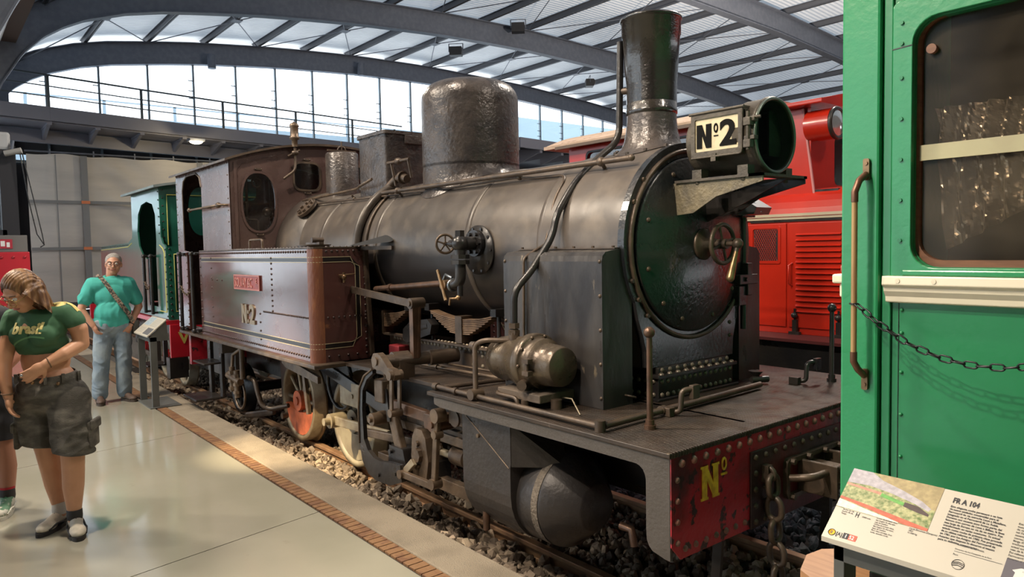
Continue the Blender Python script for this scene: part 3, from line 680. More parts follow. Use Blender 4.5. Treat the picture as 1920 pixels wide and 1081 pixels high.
# --- steam dome
b = MB(); prof = [(.387, 0), (.387, .10), (.387, .52)]+[(.387-.15*(1-cos(radians(a))), .52+.15*sin(radians(a))) for a in range(15, 91, 15)]+[(.15, .69), (.001, .70)]
b.lathe(prof, (-4.77, YC, 2.32), n=72, cap=False)
vs = []; NN = 72
for r, f in ((.387, 0), (.387, .9), (.405, .96), (.41, 1)):
    for i in range(NN): a = 2*pi*i/NN; y = r*sin(a); zb = ZB+sqrt((RB+.003)**2-y*y); vs.append((-4.77+r*cos(a), YC+y, 2.34*(1-f)+zb*f if f < 1 else zb))
b.add(vs, [(k*NN+i, k*NN+(i+1) % NN, (k+1)*NN+(i+1) % NN, (k+1)*NN+i) for k in range(3) for i in range(NN)], True)
b.build('steam_dome', domem, L)
# --- square sand box and round sand dome
b = MB(); b.prism(rrect(-5.92, YC, .26, .27, .05), (2.12, 2.70), 'z')
for i in range(len(b.f)): b.sm[i] = len(b.f[i]) == 4
sb = b.build('sand_box', domem, L)
b = MB(); b.prism(rrect(-5.92, YC, .275, .285, .05), (2.70, 2.73), 'z'); b.box(-5.66, -5.645, YC-.08, YC+.1, 2.62, 2.7); b.build('lid', domem, sb, bevel=.006)
b = MB(); b.lathe([(.17, 0), (.168, .5), (.16, .515), (.001, .525)], (-7.05, YC, 2.18), n=44, cap=False); sd = b.build('sand_dome', domem, L)
b = MB(); b.torus((-7.05, YC, 2.72), (1, 0, 0), .045, .008, n=20); b.bar((-7.05, YC-.16, 2.72), (-7.05, YC+.16, 2.72), .02, .015); b.cyl((-7.05, YC, 2.7), (-7.05, YC, 2.82), .008, n=8); b.build('clamp', brown, sd)
# --- headlamp
lampm = mat('lamp_grime', (.075, .062, .045), .5, .3, col2=(.05, .042, .033), cscale=8, bump=.4, bscale=40)
hl = MB(); YL, ZLp = 3.47, 2.235
prof = [(.17, 0), (.178, .02), (.178, .26), (.185, .27), (.185, .30), (.193, .305), (.193, .41), (.200, .415), (.200, .43), (.192, .435)]
hl.lathe(prof, (-2.52, YL, ZLp), (1, 0, 0), n=56, cap=False); hl.lathe([(.001, 0), (.17, .001)], (-2.52, YL, ZLp), (1, 0, 0), n=56, cap=False)
hl.lathe([(.178, .435), (.172, .30), (.15, .2), (.09, .14), (.001, .12)], (-2.52, YL, ZLp), (1, 0, 0), n=56, cap=False)
HL = hl.build('headlamp', lampm, L)
b = MB(); b.torus((-2.085, YL, ZLp), (1, 0, 0), .188, .009, n=56, k=8); b.build('lens_rim', mat('lamp_rim', (.13, .15, .13), .3, .6), HL)
b = MB(); b.lathe([(.001, 0.0), (.18, .0)], (-2.093, YL, ZLp), (1, 0, 0), n=56, cap=False); b.build('lens', glass_mat('lamp_glass', (.35, .55, .45), .0, .03), HL)
b = MB(); b.lathe([(.001, .02), (.08, .03), (.14, .085), (.165, .17)], (-2.40, YL, ZLp), (1, 0, 0), n=44, cap=False); b.build('reflector', mat('lamp_reflector', (.03, .075, .055), .35, .3), HL)
# number plate box on the near side (and the far side)
for s in (-1, 1):
    yy = YL+s*.185; b = MB(); o_ = rrect(-2.308, 2.258, .158, .115, .012); i_ = rrect(-2.308, 2.258, .133, .086, .006)
    b.ringplate(o_, i_, (yy-.012, yy+.012), 'y'); b.box(-2.465, -2.15, min(yy, YL+s*.05), max(yy, YL+s*.05), 2.372, 2.382); b.box(-2.466, -2.456, min(yy, YL+s*.05), max(yy, YL+s*.05), 2.15, 2.37); b.box(-2.16, -2.15, min(yy, YL+s*.05), max(yy, YL+s*.05), 2.15, 2.37)
    b.box(-2.465, -2.15, min(yy, YL+s*.05), max(yy, YL+s*.05), 2.14, 2.15); b.cyl((-2.475, yy+s*.012, 2.375), (-2.14, yy+s*.012, 2.375), .008, n=8)
    b.box(-2.335, -2.305, yy+s*.0-.02, yy+.02, 2.115, 2.155); b.tube([(-2.46, yy+s*.015, 2.140), (-2.15, yy+s*.015, 2.140), (-2.148, yy+s*.015, 2.36)], .006, 8, bend=.02)
    fr = b.build('plate_frame', lampm, HL)
    b = MB(); b.box(-2.442, -2.174, yy-.004, yy+.004, 2.171, 2.345); b.build('number_plate', cream, HL)
yy = YL-.190
letterN((-2.432, yy, 2.190), (1, 0, 0), (0, 0, 1), .092, .125, .033, .003, 'letter_n', letter, HL)
b = MB(); b.torus((-2.312, yy, 2.288), (0, 1, 0), .013, .0045, n=18, k=6); b.xf(Matrix.Translation((-2.312, 0, 2.288)) @ Matrix.Diagonal((.8, 1, 1.5, 1)) @ Matrix.Translation((2.312, 0, -2.288))); b.box(-2.325, -2.298, yy-.002, yy, 2.245, 2.251); b.build('letter_o', letter, HL)
two((-2.288, yy, 2.190), (1, 0, 0), (0, 0, 1), .100, .135, .034, .003, 'number_two', letter, HL)
# door catch on the lamp barrel
b = MB()
for z in (2.29, 2.20): b.box(-2.13, -2.07, YL-.215, YL-.18, z, z+.02)
b.cyl((-2.105, YL-.215, 2.15), (-2.105, YL-.215, 2.34), .010, n=10); b.cyl((-2.12, YL-.21, 2.31), (-2.05, YL-.19, 2.31), .009, n=8); b.box(-2.125, -2.085, YL-.23, YL-.195, 2.16, 2.20); b.box(-2.125, -2.085, YL-.23, YL-.195, 2.27, 2.31); b.build('door_catch', lampm, HL, bevel=.003)
# lamp bracket: shelf with two gussets on the smokebox front
b = MB(); zs = 2.028
b.box(-2.56, -2.03, YL-.22, YL-.19, zs-.012, zs+.002); b.box(-2.56, -2.03, YL+.19, YL+.22, zs-.012, zs+.002); b.box(-2.10, -2.03, YL-.22, YL+.22, zs-.012, zs+.002)
for x in (-2.42, -2.14):
    for s in (-1, 1): b.box(x-.03, x+.03, YL+s*.18-.03, YL+s*.18+.03, zs, zs+.05); b.hexn((x, YL+s*.2, zs-.012), (0, 0, -1), .014, .014)
for s in (-1, 1):
    b.box(-2.60, -2.585, YL+s*.2-.04, YL+s*.2+.04, 1.84, 2.03); b.hexn((-2.585, YL+s*.2, 1.99), (1, 0, 0), .014, .014); b.hexn((-2.585, YL+s*.2, 1.89), (1, 0, 0), .014, .014)
br = b.build('lamp_bracket', lampm, L)
gm = mat('gusset_ochre', (.17, .14, .085), .6, .1, col2=(.10, .085, .06), cscale=14, bump=.6, bscale=60)
for s, m_ in ((-1, gm), (1, blk)):
    b = MB(); P = [(-2.585, 2.018), (-2.03, 2.018), (-2.03, 1.99), (-2.30, 1.93), (-2.45, 1.85), (-2.585, 1.84)]; b.prism(P, (YL+s*.2-.005, YL+s*.2+.005), 'y'); b.build('gusset', m_, br)
b = MB(); b.prism([(-2.56, 1.93), (-2.56, 1.80), (-2.30, 1.90), (-2.05, 2.01), (-2.05, 2.018)], (YL+.05, YL+.06), 'y'); b.build('gusset', blk, br)
b = MB(); b.tube([(-2.54, 3.85, 1.90), (-2.46, 3.86, 1.93), (-2.42, 3.87, 1.86)], .012, 8); b.prism([(-2.56, 1.85), (-2.42, 1.85), (-2.40, 1.89), (-2.50, 1.95), (-2.56, 1.95)], (3.80, 3.96), 'y'); b.build('lamp_iron', mat('grey_steel', (.22, .24, .26), .3, .8), L)
# --- shroud over the steam pipe
shm = mat('shroud_sheet', (.060, .054, .050), .34, .3, col2=(.024, .022, .023), cscale=5, bump=.3, bscale=18, stretch=(1, 1, .35), rvar=.1, col3=(.2, .16, .11), c3scale=18, c3pow=(.66, .72))
for s in (-1, 1):
    P = [(YC-s*-.50, ZF), (YC+s*.73, ZF), (YC+s*.73, 1.60), (YC+s*.722, 1.63), (YC+s*.70, 1.650), (YC+s*.60, 1.665), (YC+s*.50, 1.665)]
    b = MB(); b.prism(P, (-3.46, -2.64), 'x'); sh = b.build('steam_pipe_shroud', shm, L, bevel=.004)
    b = MB(); yy = YC+s*.73
    for x in (-3.445, -2.655): b.rivets((x, yy, .88), (x, yy, 1.6), .18, (0, s, 0), .009)
    b.box(-3.45, -2.65, YC+s*.60-.02, YC+s*.60+.02, 1.666, 1.672)
    for i in range(6): b.hexn((-3.42+.15*i, YC+s*.61, 1.672), (0, 0, 1), .009, .01)
    b.build('rivets', brown, sh)
# --- side tanks
def tankmat_prism(b, s):
    y0 = YC+s*1.11; y1 = YC+s*.62; P = []; xf, xr, r = -5.37, -8.29, .09
    P = [(xr, y1), (xr, y0)]+[(xf-r+r*sin(radians(a)), y0-s*r*(1-cos(radians(a)))*1.0) for a in range(0, 91, 15)]+[(xf, y1)]
    return P
for s in (-1, 1):
    P = tankmat_prism(None, s); b = MB(); b.prism(P, (.80, 1.705), 'z')
    for i in range(len(b.f)): b.sm[i] = False
    tk = b.build('side_tank', maroon, L)
    y0 = YC+s*1.11
    # worn paint on the rounded corner, a coat of its own
    if s < 0:
        b = MB(); r = .09; vs = []; n_ = 12
        for z in (.80, 1.70):
            for i in range(n_+1):
                a = radians(90*i/n_); vs.append((-5.37-r+(r+.0015)*sin(a), y0-s*r-( -s)*0-(r+.0015)*cos(a)*(1) if s < 0 else 0, z))
        b.add(vs, [(i, i+1, n_+2+i, n_+1+i) for i in range(n_)], True); b.build('worn_corner', maroonw, tk)
    b = MB(); b.prism([(x, y) for x, y in P], (1.700, 1.715), 'z'); b.build('tank_top', brown, tk, bevel=.003)
    rv = MB()
    rv.rivets((-8.25, y0, 1.68), (-5.48, y0, 1.68), .05, (0, s, 0), .0095)
    rv.rivets((-8.25, y0, .845), (-5.48, y0, .845), .05, (0, s, 0), .0095)
    rv.rivets((-8.25, y0, .90), (-8.25, y0, 1.63), .09, (0, s, 0), .010)
    rv.rivets((-7.88, y0, .92), (-7.88, y0, 1.63), .10, (0, s, 0), .009)
    rv.rivets((-6.215, y0, 1.17), (-6.215, y0, 1.63), .048, (0, s, 0), .009)
    rv.rivets((-6.43, y0, 1.155), (-5.47, y0, 1.155), .034, (0, s, 0), .008)
    rv.rivets((-6.52, y0, .90), (-6.52, y0, 1.13), .075, (0, s, 0), .009)
    rv.rivets((-7.86, y0, 1.41), (-7.55, y0, 1.41), .15, (0, s, 0), .009)
    yi, yo = YC+s*.66, y0-s*.12
    rv.rivets((-5.37, yo, 1.68), (-5.37, yi, 1.68), .045, (1, 0, 0), .0095); rv.rivets((-5.37, yo, .845), (-5.37, yi, .845), .075, (1, 0, 0), .0095)
    rv.rivets((-5.37, yi, .9), (-5.37, yi, 1.63), .055, (1, 0, 0), .010); rv.rivets((-5.37, yo, 1.155), (-5.37, yi, 1.155), .05, (1, 0, 0), .0085)
    rv.rivets((-5.45, YC+s*.95, 1.715), (-5.45, YC+s*.66, 1.715), .06, (0, 0, 1), .009)
    rv.rivets((-7.3, y0-s*.03, 1.715), (-5.5, y0-s*.03, 1.715), .07, (0, 0, 1), .009)
    rv.build('rivets', mat('rivet_dark', (.035, .022, .02), .35, .2), tk)
    # lining: black band with a cream line each side
    def band(z, x0=-8.22, x1=-5.46):
        for w, m_, e in ((.030, lineb, .0012), (.004, linec, .0020)):
            for dz in ((0,) if m_ is lineb else (-.02, .02)):
                b = MB(); b.box(x0, x1, y0-abs(0), y0+s*e, z+dz-w/2, z+dz+w/2)
                xx = -5.46; rr = .09; pts = [(xx+(rr+e)*sin(radians(a)), y0-s*rr+s*(rr+e)*cos(radians(a))) for a in range(0, 91, 15)]
                vs = [(p[0], p[1], z+dz+k*w/2) for k in (-1, 1) for p in pts]; n_ = len(pts)
                b.add(vs, [(i, i+1, n_+i+1, n_+i) for i in range(n_-1)]); xl = -5.37+e
                yend = YC+s*.78
                b.box(-5.37, xl, min(y0-s*.09, yend), max(y0-s*.09, yend), z+dz-w/2, z+dz+w/2)
                sg = 1 if z > 1.2 else -1; z2 = z+dz
                # notch corner down to the vertical band
                for i in range(1):
                    b.bar((-5.37+e/2, yend, z2), (-5.37+e/2, YC+s*(.735-(dz*sg)*0), z2-sg*.06), .002, w, up=(0, s*.8, .6*1)) if False else None
                b.build('lining', m_, tk)
    band(1.615); band(.93)
    for w, m_, e, off in ((.030, lineb, .0012, 0), (.004, linec, .002, -.02), (.004, linec, .002, .02)):
        b = MB(); yv = YC+s*(.725+off); b.box(-5.37, -5.37+e, yv-w/2, yv+w/2, .985, 1.56)
        # the notched corners
        for zc, sg in ((1.615, -1), (.93, 1)):
            A = (YC+s*.785, zc-sg*(off if False else -off*1)*1); C_ = (yv, zc+sg*.055)
            za = zc-sg*off*-1*(-1)
            b.bar((-5.37+e/2, YC+s*.785, zc+(-sg)*off), (-5.37+e/2, yv, zc+sg*.058), w, e, up=(1, 0, 0))
        b.build('lining', m_, tk)
    # filler lid, grab handle
    b = MB(); b.cyl((-5.75, YC+s*.92, 1.715), (-5.75, YC+s*.92, 1.73), .13, n=28); b.cyl((-5.75, YC+s*.92, 1.73), (-5.75, YC+s*.92, 1.738), .14, n=28); b.bar((-5.86, YC+s*.92, 1.748), (-5.6, YC+s*.92, 1.748), .04, .02); b.cyl((-5.68, YC+s*.97, 1.775), (-5.68, YC+s*.87, 1.775), .022, n=10); b.build('filler_lid', brown, tk)
    b = MB(); xa = -6.95; b.tube([(xa, YC+s*1.03, 1.715), (xa, YC+s*1.03, 1.80), (xa+.33, YC+s*1.03, 1.80), (xa+.33, YC+s*1.03, 1.715)], .011, 8, bend=.03); b.box(xa-.25, xa+.38, YC+s*1.03-.05, YC+s*1.03+.05, 1.715, 1.722); b.build('grab_handle', motion, tk)
    b = MB(); b.cyl((-5.37, YC+s*.86, 1.475), (-5.33, YC+s*.86, 1.475), .02, n=12); b.cyl((-5.34, YC+s*.86, 1.51), (-5.34, YC+s*.86, 1.43), .011, n=8); b.cyl((-5.345, YC+s*.90, 1.49), (-5.345, YC+s*.76, 1.495), .006, n=8); b.ball((-5.335, YC+s*.86, 1.475), .022); b.build('tap', brass, tk)
    if s < 0:
        b = MB(); b.box(-7.155, -6.48, y0-.012, y0-.001, 1.335, 1.475); pt = b.build('name_plate', mat('plate_red', (.30, .055, .05), .4, .2, col2=(.22, .05, .045), cscale=20), tk, bevel=.004)
        b = MB(); b.ringplate(rrect(-6.8175, 1.405, .3375, .07, .006), rrect(-6.8175, 1.405, .325, .058, .004), (y0-.016, y0-.011), 'y'); b.build('plate_border', mat('plate_rose', (.42, .16, .13), .4, .3), pt)
        text_mesh('SOLVAY &C', .125, axes((-7.13, y0-.014, 1.36), (1, 0, 0), (0, 0, 1)), 'lettering', MATS['plate_rose'], pt, ext=.003, bold=.0015, sx=.80, spacing=.88)
        text_mesh('IE', .07, axes((-6.575, y0-.014, 1.40), (1, 0, 0), (0, 0, 1)), 'lettering', MATS['plate_rose'], pt, ext=.003, bold=.001, sx=.8)
        nm = mat('number_metal', (.30, .24, .17), .4, .6)
        letterN((-6.975, y0-.0005, 1.02), (1, 0, 0), (0, 0, 1), .135, .18, .038, .012, 'letter_n', nm, tk, .006)
        b = MB(); b.box(-6.825, -6.795, y0-.012, y0, 1.115, 1.145); b.box(-6.825, -6.795, y0-.012, y0, 1.03, 1.06); b.build('letter_dot', nm, tk)
        two((-6.775, y0-.0005, 1.02), (1, 0, 0), (0, 0, 1), .135, .185, .036, .012, 'number_two', nm, tk)
# --- cab
cabm = mat('cab_paint', (.12, .075, .065), .28, .25, col2=(.09, .055, .05), cscale=3, bump=.15, bscale=6, coat=.4, rvar=.07)
XF, XR = -7.36, -9.25; YN = 2.42
def roofz(y): t = (y-YC)/1.06; return 2.60+.19*(1-t*t)
def oval(cx, cy, hw, hh, n=32, p=2.0):
    P = []
    for i in range(n):
        a = 2*pi*i/n; c, s_ = cos(a), sin(a); P.append((cx+hw*abs(c)**(2/p)*(1 if c >= 0 else -1), cy+hh*abs(s_)**(2/p)*(1 if s_ >= 0 else -1)))
    return P
def sheet_with_holes(x0, x1, outline, holes, name, m, parent, axis='x'):
    """plate cut by holes: built with bmesh triangulation"""
    bm = bmesh.new(); 
    def P(u, v, t): return {'x': (t, u, v), 'y': (u, t, v)}[axis]
    edges = []
    for loop in [outline]+holes:
        vs = [bm.verts.new(P(u, v, x0)) for u, v in loop]; edges += [bm.edges.new((vs[i], vs[(i+1) % len(vs)])) for i in range(len(vs))]
    bmesh.ops.triangle_fill(bm, edges=edges, use_beauty=True, use_dissolve=False)
    r = bmesh.ops.extrude_face_region(bm, geom=bm.faces[:]); 
    d = {'x': (x1-x0, 0, 0), 'y': (0, x1-x0, 0)}[axis]
    bmesh.ops.translate(bm, verts=[g for g in r['geom'] if isinstance(g, bmesh.types.BMVert)], vec=d)
    bm.verts.index_update(); b = MB(); b.add([v.co.copy() for v in bm.verts], [[v.index for v in f.verts] for f in bm.faces]); bm.free()
    return b.build(name, m, parent)
cab = None
def cabface(x0, x1, name, wins):
    ol = [(YN, ZF), (4.54, ZF)]+[(4.54-(2.12*i/16), roofz(4.54-(2.12*i/16))) for i in range(17)]
    return sheet_with_holes(x0, x1, ol, wins, name, cabm, L)
W1 = oval(2.705, 2.19, .165, .29, p=2.5); W2 = oval(3.225, 2.47, .14, .135, p=4); W3 = [(2*YC-y, z) for y, z in W2]; W4 = [(2*YC-y, z) for y, z in W1]
cf = cabface(XF-.012, XF, 'cab_front', [W1, W2, W3, W4]); 
cr = cabface(XR, XR+.012, 'cab_back', [W1, W2, W3, W4])
gls = glass_mat('cab_glass', (.55, .62, .65), .10, .05)
for f, X in ((cf, XF), (cr, XR)):
    for W, hw, hh, c in ((W1, .165, .29, (2.705, 2.19)), (W2, .14, .135, (3.225, 2.47)), (W3, .14, .135, (2*YC-3.225, 2.47)), (W4, .165, .29, (2*YC-2.705, 2.19))):
        O = [((u-c[0])*1.13+c[0], (v-c[1])*(1+.022/hh)+c[1]) for u, v in W]
        b = MB(); b.ringplate(O, W, (X-.002, X+.014), 'x'); b.build('window_frame', brown if c[1] > 2.3 else cabm, f)
        b = MB(); b.add([(X-.006, u, v) for u, v in W], [list(range(len(W)))]); b.build('window_pane', gls, f)
        for dz in (-hh-.04, hh+.04):
            b = MB(); b.box(X, X+.02, c[0]-.03, c[0]+.03, c[1]+dz-.008, c[1]+dz+.008); b.ball((X+.015, c[0]-.03, c[1]+dz), .011, 8, 5); b.ball((X+.015, c[0]+.03, c[1]+dz), .011, 8, 5); b.build('window_hinge', brown, f)
# angle trim lines on the cab front
for s in (-1, 1):
    b = MB(); yy = YC+s*1.02
    b.box(XF, XF+.012, yy-.03*(s > 0), yy+.03*(s < 0), 1.72, 2.58); b.tube([(XF+.004, YC+s*.98, 1.75), (XF+.004, YC+s*.98, 2.50), (XF+.004, YC+s*.93, 2.57), (XF+.004, YC+s*.5, 2.70)], .004, 6); b.build('corner_angle', cabm, cf)
# sides with door openings
for s in (-1, 1):
    yy = YC+s*1.06; y0_, y1_ = (yy-.006, yy+.006)
    ol = [(XF, .82), (XF, 2.602), (XR, 2.602), (XR, .82)]
    hole = [(-8.27, 1.00)]+[(-8.27, 2.42)]+[(-8.27-.20*(1-cos(radians(a))), 2.42+.14*sin(radians(a))) for a in (30, 60, 90)]+[(-8.78-.20*sin(radians(a)), 2.56-.14*(1-cos(radians(a)))) for a in (0, 30, 60, 90)]+[(-8.98, 1.74), (-8.78, 1.71), (-8.78, 1.00)]
    # wide opening above the tanks, narrow gap between tank and bunker sheet below
    hole = [(-8.27, .86), (-8.27, 2.40), (-8.32, 2.51), (-8.44, 2.56), (-8.80, 2.56), (-8.93, 2.51), (-8.98, 2.40), (-8.98, 1.72), (-8.76, 1.70), (-8.76, .86)]
    sd_ = sheet_with_holes(y0_, y1_, ol, [hole], 'cab_side', cabm, L, 'y')
    b = MB(); hp = [(x, yy+s*.006, z) for x, z in hole[1:8]]; b.tube(hp, .010, 8); b.build('door_beading', brown, sd_)
    rv = MB(); rv.rivets((XF-.04, yy+s*.006, 1.76), (XF-.04, yy+s*.006, 2.57), .11, (0, s, 0), .007); rv.rivets((XF-.1, yy+s*.006, 2.575), (XR+.05, yy+s*.006, 2.575), .12, (0, s, 0), .007)
    rv.rivets((XR+.03, yy+s*.006, .9), (XR+.03, yy+s*.006, 2.5), .09, (0, s, 0), .007); rv.rivets((-8.72, yy+s*.006-.0, 2.0), (-8.72, yy+s*.006, 2.001), .1, (0, s, 0), .001)
    rv.build('rivets', brown, sd_)
    b = MB(); b.tube([(XF-.07, yy+s*.006, 2.16), (XF-.07, yy+s*.07, 2.16), (-8.5, yy+s*.07, 2.16)], .012, 10); b.ball((XF-.15, yy+s*.07, 2.16), .028, sc=(1.6, 1, 1)); b.ball((-8.5, yy+s*.07, 2.16), .026); b.cyl((-7.95, yy+s*.006, 2.16), (-7.95, yy+s*.07, 2.16), .01); b.build('side_rail', motion, sd_)
    # bunker sheet panels beside the door
    b = MB(); b.box(-9.22, -8.79, min(yy, YC+s*1.10), max(yy, YC+s*1.10), .82, 1.70); pn = b.build('side_panel', maroon, L, bevel=.003)
    rv = MB(); yo = YC+s*1.10
    rv.rivets((-8.81, yo, .88), (-8.81, yo, 1.66), .075, (0, s, 0), .008); rv.rivets((-9.19, yo, .88), (-9.19, yo, 1.66), .075, (0, s, 0), .008); rv.rivets((-9.15, yo, 1.66), (-8.85, yo, 1.66), .075, (0, s, 0), .008); rv.build('rivets', brown, pn)
    for x in (-8.90, -8.44):
        b = MB(); yh = YC+s*1.15; b.cyl((x, yh, .83), (x, yh, 1.68), .020, n=12)
        for z in (.83, 1.68): b.cyl((x-.0, yh, z), (x-.0, YC+s*1.06, z), .016, n=8); b.ball((x, yh, z), .028); b.cyl((x-.12, yh-s*.02, z), (x+.12, yh-s*.02, z), .014, n=8)
        b.build('cab_handrail', blk, L)
    b = MB(); chain(b, [(-8.90, YC+s*1.15, 1.33), (-8.78, YC+s*1.16, 1.25), (-8.66, YC+s*1.16, 1.22), (-8.54, YC+s*1.16, 1.25), (-8.44, YC+s*1.15, 1.32)], .045, .005); b.build('door_chain', motion, L)
# roof
b = MB(); n_ = 24; vs = []
for x in (XF+.07, XR-.09):
    for t in (0, .022):
        for i in range(n_+1): y = YC-1.12+2.24*i/n_; vs.append((x, y, roofz(y)+.004+t))
m_ = n_+1
b.add(vs, [(i, i+1, m_+i+1, m_+i) for i in range(n_)]+[(2*m_+i, 3*m_+i, 3*m_+i+1, 2*m_+i+1) for i in range(n_)]+[(i, 2*m_+i, 2*m_+i+1, i+1) for i in range(n_)]+[(m_+i, m_+i+1, 3*m_+i+1, 3*m_+i) for i in range(n_)]+[(0, m_, 3*m_, 2*m_), (n_, 2*m_+n_, 3*m_+n_, m_+n_)])
b.build('cab_roof', brown, L)
# cab interior: backhead with gauges and pipes
b = MB(); b.lathe([(.56, 0), (.55, .35)], (-7.85, YC, 1.72), (1, 0, 0), n=40); b.box(-7.9, -7.4, YC-.45, YC+.45, .8, 1.6); b.build('backhead', blk, L)
b = MB()
for y, z in ((2.9, 2.0), (2.65, 2.1)): b.cyl((-7.55, y, 1.3), (-7.55, y, 2.5), .014, n=8)
b.tube([(-7.5, 2.62, 2.2), (-7.5, 2.62, 2.02), (-7.5, 2.74, 2.02), (-7.5, 2.74, 1.8)], .01, bend=.03); b.ball((-7.5, 2.84, 2.1), .05); b.torus((-7.5, 2.74, 2.4), (1, 0, 0), .05, .01, n=20); b.build('cab_pipes', copper, L)
# whistle on the roof with its pipe
b = MB(); xw, yw = -7.28, 3.07; b.lathe([(.03, 0), (.03, .07), (.05, .08), (.05, .10), (.042, .11), (.042, .20), (.05, .21), (.04, .235), (.012, .25), (.001, .265)], (xw, yw, 2.76), n=24, cap=False); wh = b.build('whistle', motion, L)
b = MB(); b.tube([(xw, yw, 2.78), (xw, yw, 2.62), (xw+.02, yw-.01, 2.52), (xw, yw-.13, 2.43)], .014, bend=.06); b.ball((xw, yw, 2.70), .04, sc=(1, 1, .7)); b.cyl((xw-.0, yw-.08, 2.66), (xw, yw+.05, 2.73), .012, n=8); b.build('whistle_pipe', brown, wh)
# --- handrails and pipes along the boiler
for s in (-1, 1):
    yh = YC+s*.40; b = MB(); b.cyl((-5.50, yh, 2.165), (-2.72, yh, 2.165), .017, n=12)
    if s < 0: b.ball((-2.72, yh, 2.165), .02)
    hr = b.build('boiler_handrail', brown, L)
    b = MB()
    for x in (-5.25, -2.95): b.cyl((x, yh, 2.165), (x-.02, YC+s*.34, ZB+.44), .012, n=8); b.ball((x, yh, 2.165), .028)
    b.build('handrail_bracket', brown, hr)
# dynamo steam pipe: beside the chimney, down over the boiler
b = MB(); b.tube([(-3.075, 3.39, 2.92), (-3.075, 3.37, 2.32), (-3.10, 3.22, 2.22), (-3.13, 3.03, 2.05), (-3.13, 2.89, 1.87), (-3.13, 2.855, 1.74), (-3.16, 2.70, 1.53), (-3.18, 2.60, 1.44), (-3.185, 2.60, 1.22)], .021, 12, bend=.09); b.build('steam_pipe', blk, L)
b = MB(); b.cyl((-3.185, 2.60, 1.255), (-3.185, 2.60, 1.225), .032, n=6, smooth=False); b.cyl((-3.185, 2.60, 1.215), (-3.185, 2.60, 1.19), .035, n=6, smooth=False); b.cyl((-3.185, 2.60, 1.22), (-3.185, 2.60, 1.1), .026, n=14); b.cyl((-3.075, 3.385, 2.62), (-3.03, 3.40, 2.62), .02); b.build('pipe_union', brown, L)
# thin pipes on the boiler side
def onb(x, ang, off=.012): a = radians(ang); return (x, YC+cos(a)*(RB+off), ZB+sin(a)*(RB+off))
b = MB(); b.tube([onb(-7.2, 126, .03), onb(-6.6, 127, .03), onb(-5.6, 128, .02), onb(-4.6, 128, .015), onb(-3.75, 128.5, .03), onb(-3.6, 129, .012), onb(-3.30, 130, .012), onb(-3.24, 136, .015), onb(-3.24, 150, .015), onb(-3.24, 178, .015)], .009, 8, bend=.06)
b.tube([onb(-3.24, 178, .015), (-3.25, 2.735, 1.62), (-3.26, 2.735, 1.15)], .009, 8, bend=.03); b.build('oil_pipe', brown, L)
b = MB(); b.ball(onb(-3.72, 128.5, .03), .022); b.cyl(onb(-3.72, 128.5, .03), onb(-3.72, 128.5, .07), .012, n=8); b.ball(onb(-6.1, 127, .03), .018); b.cyl(onb(-6.1, 127, .03), onb(-6.1, 127, .07), .010, n=8); b.build('pipe_clip', brown, L)
b = MB(); b.tube([onb(-7.3, 122, .06), onb(-6.15, 118, .08), (-5.98, 3.12, 2.26), (-5.72, 3.10, 2.30)], .012, 10, bend=.06); b.build('clack_pipe', motion, L)
# curved feed pipe over the boiler with its valve
b = MB(); b.tube([onb(-5.62, a, .035) for a in range(112, 185, 8)], .036, 14); b.build('feed_pipe', boilm, L)
b = MB(); b.tube([onb(-5.50, a, .010) for a in range(112, 185, 8)], .012, 8); b.build('pipe_strap', brown, L)
c = V(onb(-5.62, 114, .04)); b = MB(); b.tube([c-V(.02, .02, .01), c+V(.05, .02, .06), c+V(.14, .03, .07), c+V(.22, .03, .05)], .036, 14); b.cyl(c+V(.13, .03, .07), c+V(.16, .03, .065), .055, n=18); b.tube([c+V(.08, 0, .0), c+V(.06, -.03, .20), c+V(.34, -.03, .20), c+V(.34, 0, .05)], .012, 8, bend=.02); b.ball(c+V(.18, -.03, .20), .03, sc=(1.6, 1, 1)); b.cyl(c+V(.0, -.03, .20), c+V(.36, -.03, .20), .014, n=10); b.build('clack_valve', brown, L)
# dark deflector plate at the tank front
b = MB(); b.add([(-5.47, 2.74, 1.722), (-5.28, 2.74, 1.722), (-5.05, 2.88, 1.745), (-5.17, 2.93, 1.80), (-5.47, 2.77, 1.732), (-5.28, 2.77, 1.732), (-5.05, 2.91, 1.757), (-5.17, 2.95, 1.812)], [(0, 1, 2, 3), (4, 7, 6, 5), (0, 4, 5, 1), (1, 5, 6, 2), (2, 6, 7, 3), (3, 7, 4, 0)]); b.build('deflector_plate', mat('dull_black', (.012, .012, .013), .8), L)
b = MB(); b.bar((-5.37, 2.80, 1.70), (-5.05, 2.90, 1.70), .02, .03); b.bar((-5.36, 2.82, 1.68), (-5.36, 2.86, .82), .03, .05); b.build('tank_bracket', brown, L)
